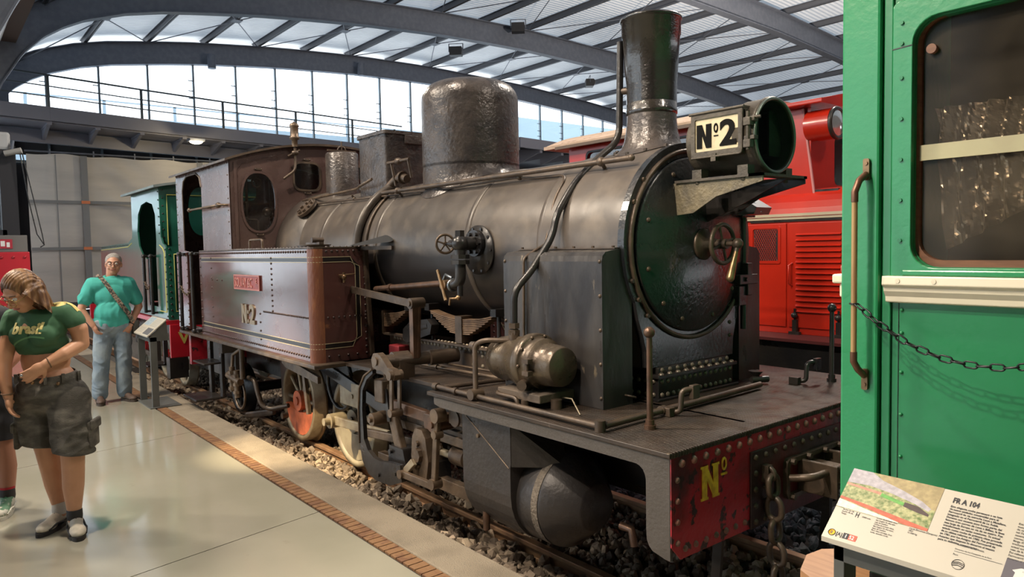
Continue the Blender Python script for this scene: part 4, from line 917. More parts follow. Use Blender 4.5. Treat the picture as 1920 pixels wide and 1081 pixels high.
# --- steam valve on the boiler side
vc = V(-3.92, 2.93, 1.70)
b = MB(); b.lathe([(.165, 0), (.165, .012), (.001, .014)], (vc.x, YC-RB-.002, vc.z-.03), (0, -1, 0), n=44, cap=False)
for i in range(10): a = 2*pi*i/10; b.hexn((vc.x+.145*cos(a), YC-RB-.012, vc.z-.03+.145*sin(a)), (0, -1, 0), .010, .012)
b.build('valve_pad', blk, L)
b = MB(); yv = 2.80
b.cyl((vc.x, 2.91, vc.z+.015), (vc.x, 2.865, vc.z+.015), .088, n=32)
for i in range(6): a = 2*pi*i/6; b.hexn((vc.x+.066*cos(a), 2.865, vc.z+.015+.066*sin(a)), (0, -1, 0), .014, .018)
b.cyl((vc.x, 2.87, vc.z+.015), (vc.x, 2.73, vc.z+.015), .045, n=24); b.ball((vc.x, 2.755, vc.z+.015), .056, 20, 12)
b.cyl((vc.x, 2.755, vc.z), (vc.x, 2.755, vc.z+.10), .034, n=6, smooth=False); b.cyl((vc.x, 2.755, vc.z+.05), (vc.x, 2.755, vc.z-.07), .036, n=20)
for z in (-.085, -.12): b.cyl((vc.x, 2.755, vc.z+z), (vc.x, 2.755, vc.z+z+.026), .062, n=8, smooth=False)
b.tube([(vc.x, 2.755, vc.z-.1), (vc.x, 2.755, vc.z-.24), (vc.x-.10, 2.755, vc.z-.26)], .036, 14, bend=.09); b.cyl((vc.x-.01, 2.755, vc.z-.25), (vc.x-.01, 2.755, vc.z-.33), .02, n=12)
b.cyl((vc.x-.03, 2.755, vc.z+.015), (vc.x-.11, 2.755, vc.z+.015), .024, n=14); b.cyl((vc.x-.1, 2.755, vc.z+.015), (vc.x-.17, 2.755, vc.z+.015), .008, n=8)
vb = b.build('steam_valve', blk, L)
b = MB(); wheelmesh(b, (vc.x-.17, 2.755, vc.z+.015), (1, -.35, 0), .062, .009, 5, .006, .014, .03); b.build('valve_handwheel', motion, vb)
b = MB(); q = V(vc.x-.15, 2.755, vc.z-.262); b.torus(q+V(.06, 0, 0), (1, 0, 0), .036, .012, n=20); b.tube([(q.x+.05, q.y, q.z+.05), (q.x-.01, q.y-.01, q.z+.07), (q.x-.04, q.y-.01, q.z+.03)], .01); b.build('coupling_elbow', MATS['grey_steel'] if 'grey_steel' in MATS else motion, vb)
b = MB(); q = V(vc.x-.15, 2.75, vc.z-.26); b.cyl(q+V(0, -.04, 0), q+V(0, .03, 0), .035, n=18); b.cyl(q+V(-.045, -.045, .10), q+V(.045, -.045, -.10), .012, n=10); b.tube([(vc.x-.01, 2.75, vc.z-.33), (vc.x-.01, 2.72, vc.z-.345), (vc.x-.06, 2.71, vc.z-.345), (vc.x-.07, 2.71, vc.z-.39)], .008); b.ball((vc.x-.01, 2.74, vc.z-.34), .018); b.build('brass_union', brass, vb)
b = MB(); b.cyl((-5.02, 2.76, 1.385), (-4.09, 2.76, 1.452), .022, n=14); b.cyl((-4.87, 2.76, 1.395), (-4.83, 2.76, 1.398), .030, n=8, smooth=False); b.tube([(-5.0, 2.76, 1.387), (-5.15, 2.80, 1.375), (-5.3, 2.9, 1.37)], .022); b.build('delivery_pipe', copper, L)
# --- frames, springs
b = MB(); 
for s in (-1, 1): b.box(-8.9, -2.0, YC+s*.42-.012, YC+s*.42+.012, .16, .78) if s > 0 else b.box(-8.9, -2.0, YC-.432, YC-.408, .30, .82)
b.build('main_frame', blk, L)
b = MB(); b.box(-5.34, -3.52, 3.02, 3.06, ZF-.02, 1.0); b.box(-5.34, -3.52, 2.96, 3.06, .985, 1.0)
fr = b.build('frame_angle', mat('frame_rust', (.13, .09, .06), .5, .2, col2=(.08, .055, .04), cscale=9, bump=.3), L)
rv = MB(); rv.rivets((-5.25, 3.02, .96), (-4.60, 3.02, .96), .045, (0, -1, 0), .0125); rv.rivets((-4.52, 3.02, .96), (-4.2, 3.02, .96), .05, (0, -1, 0), .0125); rv.rivets((-4.1, 3.02, .955), (-3.6, 3.02, .955), .045, (0, -1, 0), .0125)
for x in (-4.16, -4.05, -3.72): rv.rivets((x, 3.02, .86), (x, 3.02, .93), .07, (0, -1, 0), .0125)
rv.rivets((-4.6, 2.99, 1.0), (-3.6, 2.99, 1.0), .045, (0, 0, 1), .009); rv.build('rivets', mat('rivet_pale', (.34, .28, .20), .4, .2), fr)
def leafspring(xc, y, zt, half, n=9, name='leaf_spring'):
    b = MB(); th = .0125
    for i in range(n):
        hl = half*(1-.78*i/n); z = zt-i*th
        pts = [(xc+hl*(k/6-1), z+.05*((k/6-1)*hl/half)**2) for k in range(13)]
        vs = []
        for (x, zz) in pts:
            for yy, dz in ((y-.04, 0), (y+.04, 0), (y+.04, th*.72), (y-.04, th*.72)): vs.append((x, yy, zz+dz))
        b.add(vs, [(k*4+j, k*4+(j+1) % 4, k*4+4+(j+1) % 4, k*4+4+j) for k in range(12) for j in range(4)]+[(0, 3, 2, 1), (48, 49, 50, 51)])
    sp = b.build(name, mat('spring_rust', (.24, .15, .09), .5, .2, col2=(.15, .095, .06), cscale=12), L)
    b = MB(); b.box(xc-.04, xc+.04, y-.05, y+.05, zt-n*th-.05, zt+.03); b.build('spring_buckle', brown, sp)
    for s in (-1, 1): b = MB(); b.box(xc+s*half-.03, xc+s*half+.03, y-.05, y+.05, zt+.05, zt+.10); b.cyl((xc+s*half, y, zt+.1), (xc+s*half, y, zt-.2), .015, n=8); b.build('spring_hanger', blk, sp)
leafspring(-4.27, 3.02, 1.17, .41); leafspring(-5.40, 3.02, 1.15, .42)
b = MB(); b.cyl((-4.78, 2.98, 1.07), (-4.62, 2.98, 1.11), .055, n=18); b.prism([(-4.98, .99), (-4.93, .95), (-4.58, 1.05), (-4.56, 1.12), (-4.62, 1.16), (-4.86, 1.13), (-4.97, 1.06)], (2.93, 3.0), 'y'); b.cyl((-4.74, 2.93, 1.07), (-4.74, 2.90, 1.07), .018); b.build('rocker_arm', blk, L, bevel=.008)
b = MB(); b.box(-5.12, -4.96, 2.88, 2.98, .80, .93); b.build('red_lubricator', mat('faded_red', (.25, .02, .025), .5), L, bevel=.01)
# weigh shaft, lever, reach rod
b = MB(); b.cyl((-4.40, 2.42, .92), (-4.30, 2.95, .92), .045, n=20); b.cyl((-4.40, 2.50, .92), (-4.385, 2.62, .92), .06, n=20); b.box(-4.47, -4.33, 2.52, 2.64, .79, .93); b.cyl((-4.32, 2.75, .92), (-4.29, 2.97, .92), .055, .05, n=16); b.build('weigh_shaft', brown, L, bevel=.004)
b = MB(); b.prism([(-4.47, .88), (-4.485, .93), (-4.455, .975), (-4.40, .985), (-4.35, .965), (-4.26, .90), (-4.20, .895), (-4.165, .86), (-4.18, .825), (-4.22, .815), (-4.27, .84), (-4.34, .865), (-4.36, .87), (-4.41, .865)], (2.385, 2.43), 'y'); b.cyl((-4.42, 2.375, .925), (-4.42, 2.44, .925), .03, n=16); b.cyl((-4.21, 2.36, .855), (-4.21, 2.46, .855), .032, n=16); b.build('lifting_arm', motion, L, bevel=.006)
b = MB(); b.bar((-4.335, 2.68, 1.30), (-4.335, 2.66, .93), .055, .02, up=(0, 1, 0)); b.box(-4.36, -4.31, 2.62, 2.68, .93, 1.32); b.build('reversing_lever', copper, L, bevel=.003)
b = MB(); b.bar((-5.38, 2.70, 1.37), (-4.33, 2.66, 1.30), .018, .055); b.cyl((-4.335, 2.61, 1.31), (-4.335, 2.72, 1.31), .038, n=18); b.cyl((-4.335, 2.60, 1.31), (-4.335, 2.62, 1.31), .02, n=10); b.build('reach_rod', brown, L, bevel=.003)
b = MB()
b.bar((-4.21, 2.385, .85), (-4.225, 2.385, .60), .014, .035, up=(1, 0, 0)); b.bar((-4.21, 2.445, .85), (-4.225, 2.445, .60), .014, .035, up=(1, 0, 0)); b.cyl((-4.225, 2.37, .60), (-4.225, 2.46, .60), .028, n=14); b.build('lifting_link', motion, L, bevel=.002)
# --- wheels with spokes
def wheel(x, y, s, rimm, face, name='driving_wheel', r=.40, cw=True, phase=0, parent=None, z=None):
    z = RZ+r if z is None else z; par = parent or L
    b = MB(); b.lathe([(r-.055, .0), (r+.028, .0), (r+.028, -s*0-.022), (r, -.03), (r-.004, -.12), (r-.055, -.12), (r-.055, 0)], (x, y+s*-.02, z), (0, -s*1.0, 0) if False else (0, s*-1, 0), n=64, cap=False)
    w_ = b.build(name, rimm, par)
    b = MB(); N = 10
    for i in range(N):
        a = 2*pi*i/N+phase; b.bar((x, y+s*.04, z), (x+(r-.05)*cos(a), y+s*.05, z+(r-.05)*sin(a)), .035, .05, up=(0, 1, 0)) if False else b.tube([(x+.05*cos(a), y+s*.045, z+.05*sin(a)), (x+(r-.05)*cos(a), y+s*.045, z+(r-.05)*sin(a))], .02, 8)
    b.build('spokes', rimm, w_)
    b = MB(); b.cyl((x, y, z), (x, y+s*.11, z), .10, n=28); b.cyl((x, y+s*.11, z), (x, y+s*.125, z), .04, n=20); b.build('wheel_hub', face, w_)
    if cw:
        b = MB(); P = []; a0, a1 = -2.95, -.2
        P = [(x+(r-.06)*cos(a0+(a1-a0)*i/14), z+(r-.06)*sin(a0+(a1-a0)*i/14)) for i in range(15)]
        P += [(x+(r-.06)*cos(a1)*(1-t)+(r-.06)*cos(a0)*t, z+((r-.06)*sin(a1))*(1-t)+(r-.06)*sin(a0)*t-.05*sin(pi*t)) for t in (.25, .5, .75)]
        b.prism(P, (y+s*.03, y+s*.09), 'y'); b.build('counterweight', face, w_)
    return w_
rimcol = mat('tyre_worn', (.30, .23, .14), .45, .4, col2=(.18, .12, .07), cscale=8)
whitew = mat('wheel_cream', (.30, .26, .18), .5, 0, col2=(.19, .155, .11), cscale=7)
for s in (-1, 1):
    wheel(-6.895, YC+s*.53, s, rimcol, orange, cw=True); wheel(-5.72, YC+s*.53, s, whitew, whitew, cw=True, phase=.3)
    wheel(-8.65, YC+s*.53, s, blk, blk, 'trailing_wheel', r=.27, cw=False)
for x in (-6.895, -5.72): B('axle', blk, lambda b: b.cyl((x, 2.95, .21), (x, 4.01, .21), .07, n=20))
B('axle', blk, lambda b: b.cyl((-8.65, 2.95, .08), (-8.65, 4.01, .08), .06, n=20))
# brake gear between the wheels
b = MB(); b.prism([(-6.70, .64), (-6.66, .70), (-6.2, .64), (-5.9, .60), (-5.9, .54), (-6.6, .60)], (2.62, 2.65), 'y'); b.bar((-6.28, 2.66, .60), (-6.20, 2.66, .22), .05, .03, up=(0, 1, 0)); b.build('brake_hanger', motion, L)
b = MB(); b.bar((-5.70, 2.66, .255), (-4.75, 2.66, .30), .03, .075); b.cyl((-5.70, 2.62, .25), (-5.70, 2.76, .25), .062, n=20); b.cyl((-5.70, 2.57, .25), (-5.70, 2.64, .25), .032, n=12); b.build('coupling_rod', bright, L, bevel=.006)
b = MB(); b.bar((-5.0, 2.60, .29), (-4.20, 2.60, .36), .03, .06); b.build('connecting_rod', motion, L, bevel=.005)
b = MB(); b.box(-5.75, -5.35, 2.75, 2.78, .38, .58); b.cyl((-5.52, 2.74, .47), (-5.52, 2.75, .47), .02, n=12); b.build('guide_plate', bright, L, bevel=.004)
b = MB(); b.bar((-6.35, 2.72, .74), (-4.9, 2.80, .40), .03, .10); b.build('eccentric_rod', blk, L, bevel=.004)
b = MB(); b.torus((-5.95, 2.85, .52), (0, 1, 0), .24, .018, n=30); b.build('eccentric_strap', blk, L)
# --- the big curved motion bracket (a plate bent like a J)
b = MB()
C = [(-4.50, .86), (-4.62, .80), (-4.70, .70), (-4.72, .55), (-4.72, .30), (-4.69, .18), (-4.60, .10), (-4.48, .08), (-4.30, .09), (-4.14, .15)]
I = [(-4.50, .83), (-4.59, .775), (-4.655, .69), (-4.67, .55), (-4.655, .34), (-4.60, .27), (-4.52, .235), (-4.42, .23), (-4.30, .25), (-4.16, .26)]
cu = []
b.prism(C+I[::-1], (2.40, 2.43), 'y'); b.hexn((-4.45, 2.40, .13), (0, -1, 0), .016, .012); b.hexn((-4.22, 2.40, .19), (0, -1, 0), .016, .012); b.build('motion_bracket', blk, L, bevel=.006)
b = MB(); b.tube([( x, 2.398, z) for x, z in C[:5]], .008, 8); b.build('bracket_edge', motion, L)
# expansion link and valve rod parts
b = MB()
b.bar((-4.50, 2.50, .78), (-4.30, 2.50, .30), .09, .05, up=(0, 1, 0)); lk = b.build('expansion_link', motion, L, bevel=.01)
b = MB(); b.bar((-4.44, 2.465, .72), (-4.40, 2.465, .50), .035, .012, up=(0, 1, 0)); b.build('link_slot', blk, lk)
b = MB(); b.box(-4.56, -4.44, 2.44, 2.54, .62, .78); b.cyl((-4.54, 2.40, .50), (-4.54, 2.58, .50), .045, n=20); b.cyl((-4.54, 2.38, .50), (-4.54, 2.40, .50), .02, n=12); b.cyl((-4.68, 2.5, .49), (-4.54, 2.5, .49), .02); b.cyl((-4.48, 2.49, .78), (-4.48, 2.49, .83), .014, n=8); b.build('link_bearing', motion, lk, bevel=.008)
b = MB(); b.prism([(-4.40, .34), (-4.22, .34), (-4.18, .22), (-4.22, .12), (-4.34, .12), (-4.42, .22)], (2.46, 2.56), 'y'); b.hexn((-4.37, 2.46, .30), (0, -1, 0), .018, .02); b.hexn((-4.37, 2.46, .18), (0, -1, 0), .018, .02); b.build('link_foot', blk, L, bevel=.01)
b = MB(); b.bar((-4.42, 2.50, .615), (-3.78, 2.50, .60), .045, .075); b.cyl((-3.80, 2.42, .595), (-3.80, 2.58, .595), .05, n=20); b.box(-3.90, -3.76, 2.43, 2.56, .55, .65); b.cyl((-3.78, 2.40, .595), (-3.78, 2.43, .595), .022, n=12); b.build('valve_rod', copper, L, bevel=.006)
b = MB(); b.bar((-4.35, 2.60, .50), (-3.50, 2.60, .50), .05, .06); b.box(-3.66, -3.52, 2.46, 2.58, .62, .72); 
for x in (-3.63, -3.56): b.cyl((x, 2.50, .70), (x, 2.50, .76), .015, n=6)
b.cyl((-3.59, 2.45, .66), (-3.59, 2.47, .66), .05, n=18); b.build('valve_guide', brown, L, bevel=.004)
b = MB(); b.bar((-3.735, 2.43, .68), (-3.79, 2.43, .22), .045, .03, up=(0, 1, 0)); b.cyl((-3.735, 2.40, .66), (-3.735, 2.47, .66), .045, n=18); b.cyl((-3.79, 2.40, .22), (-3.79, 2.47, .22), .035, n=16); b.cyl((-3.745, 2.40, .54), (-3.745, 2.46, .54), .028, n=12); b.build('combination_lever', motion, L, bevel=.005)
b = MB(); b.bar((-4.16, 2.42, .20), (-3.79, 2.42, .205), .03, .045); b.cyl((-4.16, 2.39, .20), (-4.16, 2.46, .20), .03, n=14); b.build('union_link', motion, L, bevel=.004)
b = MB(); b.bar((-4.16, 2.43, .20), (-4.08, 2.46, .29), .05, .03, up=(0, 1, 0)); b.build('drop_arm', bright, L, bevel=.004)
b = MB(); b.box(-4.75, -3.50, 2.56, 2.62, .12, .20); b.box(-4.75, -3.50, 2.56, 2.62, .44, .50); b.build('slide_bars', motion, L, bevel=.004)
b = MB(); b.prism([(-4.16, .16), (-4.0, .16), (-3.97, .30), (-4.0, .45), (-4.04, .50), (-4.12, .50), (-4.16, .44), (-4.18, .3)], (2.50, 2.66), 'y')
for z in (.25, .33, .40): b.hexn((-4.09, 2.50, z), (0, -1, 0), .022, .02)
b.cyl((-4.08, 2.47, .33), (-4.08, 2.50, .33), .05, n=8, smooth=False); b.cyl((-4.08, 2.58, .50), (-4.08, 2.58, .55), .03, n=10); b.build('crosshead', motion, L, bevel=.012)
b = MB(); b.cyl((-4.0, 2.6, .355), (-3.45, 2.6, .355), .025, n=16); b.build('piston_rod', bright, L)
b = MB(); b.cyl((-3.80, 2.6, .37), (-3.66, 2.6, .37), .06, n=18); b.hexn((-3.9, 2.56, .41), (0, -1, 0), .02, .02); b.build('gland', motion, L)
b = MB(); b.cyl((-4.05, 2.6, .22), (-3.98, 2.6, .22), .05, n=14); b.box(-3.98, -3.93, 2.55, 2.65, .14, .30); b.build('cross_bolt', blk, L)
# --- cylinders (sheet cladding, stepped, conical nose)
for s in (-1, 1):
    yo = YC+s*1.06; yi = YC+s*.45
    f = lambda t: yo+(yi-yo)*t
    b = MB(); rx = .30; zc = .36
    # upper casing (valve chest) and lower barrel
    P = [(f(0), .76), (f(0), .40)]+[(YC+s*(.76+.30*cos(radians(a))), .335-.30*sin(radians(a))) for a in range(0, 181, 12)]+[(f(1), .76)]
    b.prism(P, (-3.46, -3.02), 'x')
    P2 = [(YC+s*(.76+.30*cos(radians(a))), .37-.30*sin(radians(a))) for a in range(-180, 180, 12)]; 
    b.prism([(f(0), .76), (f(0), .50), (f(.1), .47), (f(1), .47), (f(1), .76)], (-3.02, -3.015), 'x')
    cyb = b.build('cylinder_casing', cylm, L, bevel=.012)
    b = MB(); b.lathe([(.262, 0), (.262, .17), (.256, .20), (.13, .36), (.12, .365), (.001, .366)], (-3.03, YC+s*.76, .30), (1, 0, 0), n=48, cap=False); b.build('cylinder_nose', cylm, L)
    b = MB(); b.lathe([(.2635, 0), (.2635, .05)], (-2.90, YC+s*.76, .30), (1, 0, 0), n=48, cap=False); b.build('nose_band', mat('nose_dust', (.10, .08, .06), .7, 0, col2=(.16, .13, .10), cscale=60, bump=.8, bscale=90), L)
    b = MB(); b.prism([(f(0), .50), (f(.0), .74), (f(.5), .74)], (-3.02, -2.86), 'x') if False else b.add([(-3.02, f(0), .50), (-3.02, f(0), .74), (-2.80, f(.35), .50), (-3.02, f(.6), .74), (-3.02, f(.6), .50)], [(0, 1, 2), (1, 3, 2), (0, 2, 4)]); b.build('casing_flare', cylm, L)
    b = MB(); b.tube([(-3.46, yo+s*.002, .74), (-3.03, yo+s*.002, .49)], .003, 6); b.cyl((-3.30, yo, .62), (-3.30, yo+s*.012, .62), .012, n=8); b.build('cable', motion, L)
    b = MB(); b.tube([(-2.55, YC+s*.7, .22), (-2.48, YC+s*.7, .22), (-2.46, YC+s*.7, .14)], .022, 12); b.build('drain_pipe', copper, L); b = MB(); b.cyl((-3.35, yo-s*.08, .15), (-3.35, yo-s*.08, .04), .02); b.build('drain_cock', copper, L)
B('frame_stay', blk, lambda b: b.box(-2.9, -2.0, YC-.44, YC+.44, .35, .78)); [B('guard_iron', blk, lambda b: b.bar((-2.05, y, .5), (-2.1, y, -.12), .05, .02, up=(0, 1, 0))) for y in (2.95, 4.01)]
# --- dynamo on wooden blocks
b = MB(); yd, zd = 2.62, 1.045
b.lathe([(.001, 0), (.06, .005), (.105, .03), (.122, .07), (.125, .10), (.128, .10), (.128, .115), (.125, .12), (.125, .24), (.135, .25), (.14, .30), (.16, .32), (.163, .34), (.163, .375), (.155, .38), (.140, .385), (.138, .43), (.138, .435), (.118, .44), (.112, .53), (.105, .575), (.100, .58), (.001, .582)], (-3.38, yd, zd), (1, 0, 0), n=52, cap=False); dy = b.build('dynamo', mat('dynamo_paint', (.12, .092, .062), .32, .5, col2=(.08, .06, .045), cscale=8, bump=.2, bscale=50, rvar=.08), L)
b = MB()
for i in range(10): a = 2*pi*i/10; b.ball((-3.00, yd+.150*cos(a), zd+.150*sin(a)), .011, 8, 5)
b.cyl((-3.0, yd-.10, zd-.10), (-2.96, yd-.16, zd-.10), .028, n=12); b.cyl((-2.93, yd-.145, zd+.04), (-2.93, yd-.145, zd-.05), .010, n=8)
for z in (.035, -.03): b.box(-2.95, -2.90, yd-.165, yd-.13, zd+z-.012, zd+z+.012)
b.build('dynamo_fittings', brown, dy)
b = MB(); b.cyl((-3.185, 2.60, 1.20), (-3.185, 2.60, 1.10), .032, n=16); b.cyl((-3.185, 2.61, 1.16), (-3.09, 2.61, 1.16), .022, n=12); b.box(-3.22, -3.15, 2.57, 2.64, 1.10, 1.16); b.build('inlet_neck', brown, dy)
b = MB(); b.box(-3.22, -2.86, 2.50, 2.76, ZF+.035, ZF+.08); b.build('wooden_block', mat('timber_block', (.10, .075, .055), .8, bump=.4, bscale=30), L, bevel=.005)
b = MB(); b.tube([(-3.33, 2.70, ZF+.05), (-3.20, 2.47, ZF+.05), (-3.02, 2.47, ZF+.05), (-3.0, 2.47, ZF+.005)], .012, 8, bend=.05); b.cyl((-2.98, 2.5, ZF), (-2.98, 2.5, ZF+.04), .022); b.cyl((-2.84, 2.6, ZF), (-2.84, 2.6, ZF+.05), .03); b.build('dynamo_foot', brown, L)
b = MB(); b.tube([(-3.62, 2.40, .86), (-3.60, 2.41, 1.14), (-3.52, 2.44, 1.16), (-3.22, 2.58, 1.16)], .014, 10, bend=.04) if False else b.tube([(-3.32, 2.42, .855), (-3.36, 2.45, 1.13), (-3.30, 2.47, 1.16), (-3.20, 2.58, 1.155)], .015, 10, bend=.05); b.cyl((-3.32, 2.38, .855), (-3.32, 2.46, .855), .032, n=16); b.cyl((-3.40, 2.46, 1.12), (-3.36, 2.46, 1.12), .026, n=14); b.build('exhaust_pipe', brown, L)
b = MB(); b.tube([(-2.86, 2.66, ZF+.05), (-2.72, 2.60, ZF+.07), (-2.62, 2.56, ZF+.01)], .004, 6); b.build('loose_wire', bright, L)
# --- pipes on the footplate
b = MB(); b.cyl((-3.73, 2.415, .845), (-2.36, 2.415, .845), .015, n=12); 
b.tube([(-2.33, 2.43, .848), (-2.36, 3.2, .848), (-2.39, 3.82, .848)], .017, 10); b.cyl((-3.74, 2.415, .845), (-3.70, 2.415, .845), .022); b.cyl((-3.53, 2.415, .845), (-3.50, 2.415, .845), .021); b.cyl((-3.33, 2.415, .845), (-3.29, 2.415, .845), .022); b.cyl((-2.34, 2.415, .82), (-2.34, 2.415, .875), .026, n=16); b.cyl((-2.35, 2.86, .848), (-2.352, 2.89, .848), .024)
b.tube([(-3.66, 2.43, .845), (-3.62, 2.80, .845), (-3.60, 2.9, .845)], .015, 8); b.build('footplate_pipe', brown, L)
b = MB(); b.cyl((-4.60, 2.86, .83), (-3.5, 2.86, .85), .012, n=10); b.cyl((-4.55, 2.885, .86), (-3.5, 2.885, .88), .008, n=8); b.cyl((-4.42, 2.86, .835), (-4.38, 2.86, .835), .018); b.build('drain_rod', motion, L)
# --- lamp posts with ball tops and lamp irons at the front corners
for s, y in ((-1, 2.625), (1, 4.335)):
    b = MB(); b.cyl((-2.22, y, ZF), (-2.22, y, 1.26), .0155, .0135, n=16); b.ball((-2.22, y, 1.275), .027, 20, 12); b.cyl((-2.22, y, ZF), (-2.22, y, ZF+.02), .028, n=18); b.cyl((-2.22, y, ZF+.02), (-2.22, y, ZF+.045), .021, n=14); b.build('front_post', copper if s < 0 else blk, L)
for y, m_ in ((2.93, brown), (4.14, blk)):
    b = MB(); b.box(-2.36, -2.30, y-.06, y-.02, ZF, ZF+.045); b.tube([(-2.33, y-.02, ZF+.02), (-2.28, y, ZF+.02), (-2.28, y+.01, ZF+.13), (-2.25, y+.06, ZF+.135)], .014, 10, bend=.03); b.box(-2.262, -2.235, y+.045, y+.10, ZF+.085, ZF+.155); b.build('lamp_iron', m_, L, bevel=.003)
b = MB(); b.cyl((-2.50, 3.95, ZF), (-2.50, 3.95, ZF+.06), .02); b.lathe([(.02, 0), (.045, .03)], (-2.50, 3.95, ZF+.05)); b.tube([(-2.5, 3.9, ZF+.03), (-2.45, 4.0, ZF+.03)], .02); b.build('oil_cup', blk, L)
b = MB(); b.torus((-2.62, 2.94, ZF+.05), (0, .3, 1), .028, .006); b.build('lifting_ring', brown, L)
# --- steps and injector under the cab
b = MB(); b.box(-8.45, -8.05, 2.30, 2.52, .49, .51); b.box(-8.5, -8.42, 2.48, 2.52, .12, .78); b.box(-8.12, -8.04, 2.48, 2.52, .12, .78); b.box(-8.58, -8.10, 2.22, 2.52, .10, .125); b.build('cab_steps', blk, L, bevel=.008)
b = MB(); b.box(-9.0, -8.0, 2.62, 2.66, .30, .77); b.box(-8.0, -7.9, 2.45, 2.6, .62, .77); b.build('drag_plate', valm, L)
b = MB(); b.cyl((-7.82, 2.48, .40), (-7.45, 2.48, .37), .035, n=16); b.cyl((-7.70, 2.48, .5), (-7.70, 2.48, .24), .03, n=14); b.cyl((-7.55, 2.48, .48), (-7.55, 2.48, .2), .032, n=14)
for z in (.26, .34, .43): b.cyl((-7.70, 2.48, z), (-7.70, 2.48, z+.03), .045, n=8, smooth=False); b.cyl((-7.55, 2.48, z-.02), (-7.55, 2.48, z+.01), .045, n=8, smooth=False)
b.torus((-7.60, 2.52, .22), (0, 1, 0), .15, .012, n=26); b.tube([(-7.7, 2.48, .45), (-7.72, 2.5, .62), (-7.5, 2.6, .76)], .018); b.build('injector', motion, L)
b = MB(); b.cyl((-7.44, 2.50, .77), (-7.44, 2.50, .40), .026, n=14); b.tube([(-7.50, 2.58, .40), (-7.38, 2.60, .385), (-7.33, 2.60, .30), (-7.27, 2.62, .14), (-7.20, 2.68, .10), (-7.02, 2.80, .15)], .024, 12, bend=.05) ; b.build('feed_pipe', brown, L)
b = MB(); b.prism([(-7.62, .70), (-7.2, .70), (-7.16, .3), (-7.3, .0), (-7.5, -.03), (-7.58, .1)], (2.96, 2.99), 'y'); b.build('frame_bracket', mat('frame_brown', (.09, .05, .035), .6), L)
b = MB(); b.bar((-8.0, 2.72, -.10), (-7.25, 2.74, .06), .05, .07); b.cyl((-7.0, 2.72, .06), (-7.0, 2.78, .06), .03); b.build('brake_beam', brown, L, bevel=.02)
b = MB(); b.box(-9.3, -9.22, 2.5, 4.46, .35, .76); b.build('rear_beam', redw, L)
B('ash_pan', blk, lambda b: b.box(-8.0, -6.3, 3.15, 3.8, .1, .78))
B('firebox', blk, lambda b: b.box(-7.4, -6.3, 3.02, 3.94, .76, 1.6))
# ------------------------------------------------------------------ green tank engine behind
grn = mat('engine_green', (.015, .10, .07), .28, 0, col2=(.022, .12, .085), cscale=2, coat=.6, bump=.1, bscale=4)
yl = mat('lining_yellow', (.55, .50, .12), .5); redp = mat('engine_red', (.50, .015, .03), .3, coat=.4)
G = thing('green_tank_engine', 'dark green small tank engine with yellow lining and red buffer beam behind the maroon cab', 'steam locomotive', (-11.8, YC, RZ))
def GB(name, m, f, parent=None, bevel=0):
    b = MB(); f(b); return b.build(name, m, parent or G, bevel)
for s in (-1, 1):
    y0 = YC+s*1.06
    ol = [(-9.82, .86), (-9.82, 1.76), (-9.86, 1.80), (-9.96, 1.82), (-10.03, 1.90), (-10.05, 2.53), (-11.58, 2.53), (-11.6, 2.0), (-11.63, 1.92), (-11.9, 1.86), (-13.98, 1.83), (-13.98, .86)]
    hole = [(-10.32, 1.0), (-10.30, 1.70), (-10.33, 1.95), (-10.36, 2.22), (-10.46, 2.32), (-10.65, 2.37), (-10.95, 2.37), (-11.2, 2.31), (-11.31, 2.18), (-11.33, 1.95), (-11.22, 1.76), (-11.0, 1.68), (-10.78, 1.66), (-10.78, 1.0)]
    hole = [(-10.30, 1.0), (-10.30, 1.66), (-10.26, 1.85), (-10.27, 2.2), (-10.40, 2.34), (-10.7, 2.39), (-11.0, 2.36), (-11.2, 2.24), (-11.28, 2.0), (-11.22, 1.80), (-11.0, 1.66), (-10.75, 1.62), (-10.75, 1.0)]
    sd_ = sheet_with_holes(y0-.01, y0+.01, ol, [hole], 'side_sheet', grn, G, 'y')
    b = MB(); yy = y0+s*.012
    b.tube([(-9.88, yy, .95), (-9.88, yy, 1.70), (-9.96, yy, 1.76), (-10.1, yy, 1.80)], .006, 6); b.tube([(-11.66, yy, 1.85), (-11.9, yy, 1.80), (-13.9, yy, 1.77)], .006, 6); b.tube([(-9.88, yy, .95), (-10.2, yy, .95)], .006, 6); b.build('lining', yl, sd_)
    rv = MB(); rv.rivets((-9.84, yy, .9), (-9.84, yy, 1.74), .09, (0, s, 0), .010); rv.rivets((-10.08, yy, 1.95), (-10.08, yy, 2.48), .10, (0, s, 0), .009); rv.rivets((-11.9, yy, 1.83), (-13.9, yy, 1.81), .11, (0, s, 0), .009)
    rv.build('rivets', blk, sd_)
    for x in (-10.72, -10.34):
        b = MB(); b.cyl((x, y0+s*.07, .9), (x, y0+s*.07, 1.66), .022, n=12); b.cyl((x, y0, 1.66), (x, y0+s*.07, 1.66), .015, n=8); b.ball((x, y0+s*.07, 1.66), .03); b.cyl((x, y0, .92), (x, y0+s*.07, .92), .015, n=8); b.build('cab_handrail', blk, G)
    b = MB(); chain(b, [(-10.72, y0+s*.07, 1.33), (-10.53, y0+s*.08, 1.22), (-10.34, y0+s*.07, 1.31)], .05, .006); b.build('door_chain', motion, G)
GB('cab_front', grn, lambda b: b.box(-10.06, -10.04, 2.42, 4.54, 1.7, 2.56), bevel=.002)
gfp = GB('front_panel', grn, lambda b: b.box(-9.84, -9.81, 2.42, 4.54, .84, 1.78))
b = MB()
for (ya, yb_, za, zb) in ((2.50, 4.46, .96, 1.68),): b.tube([(-9.80, ya, za), (-9.80, ya, zb), (-9.80, yb_, zb), (-9.80, yb_, za)], .007, 6, closed=True)
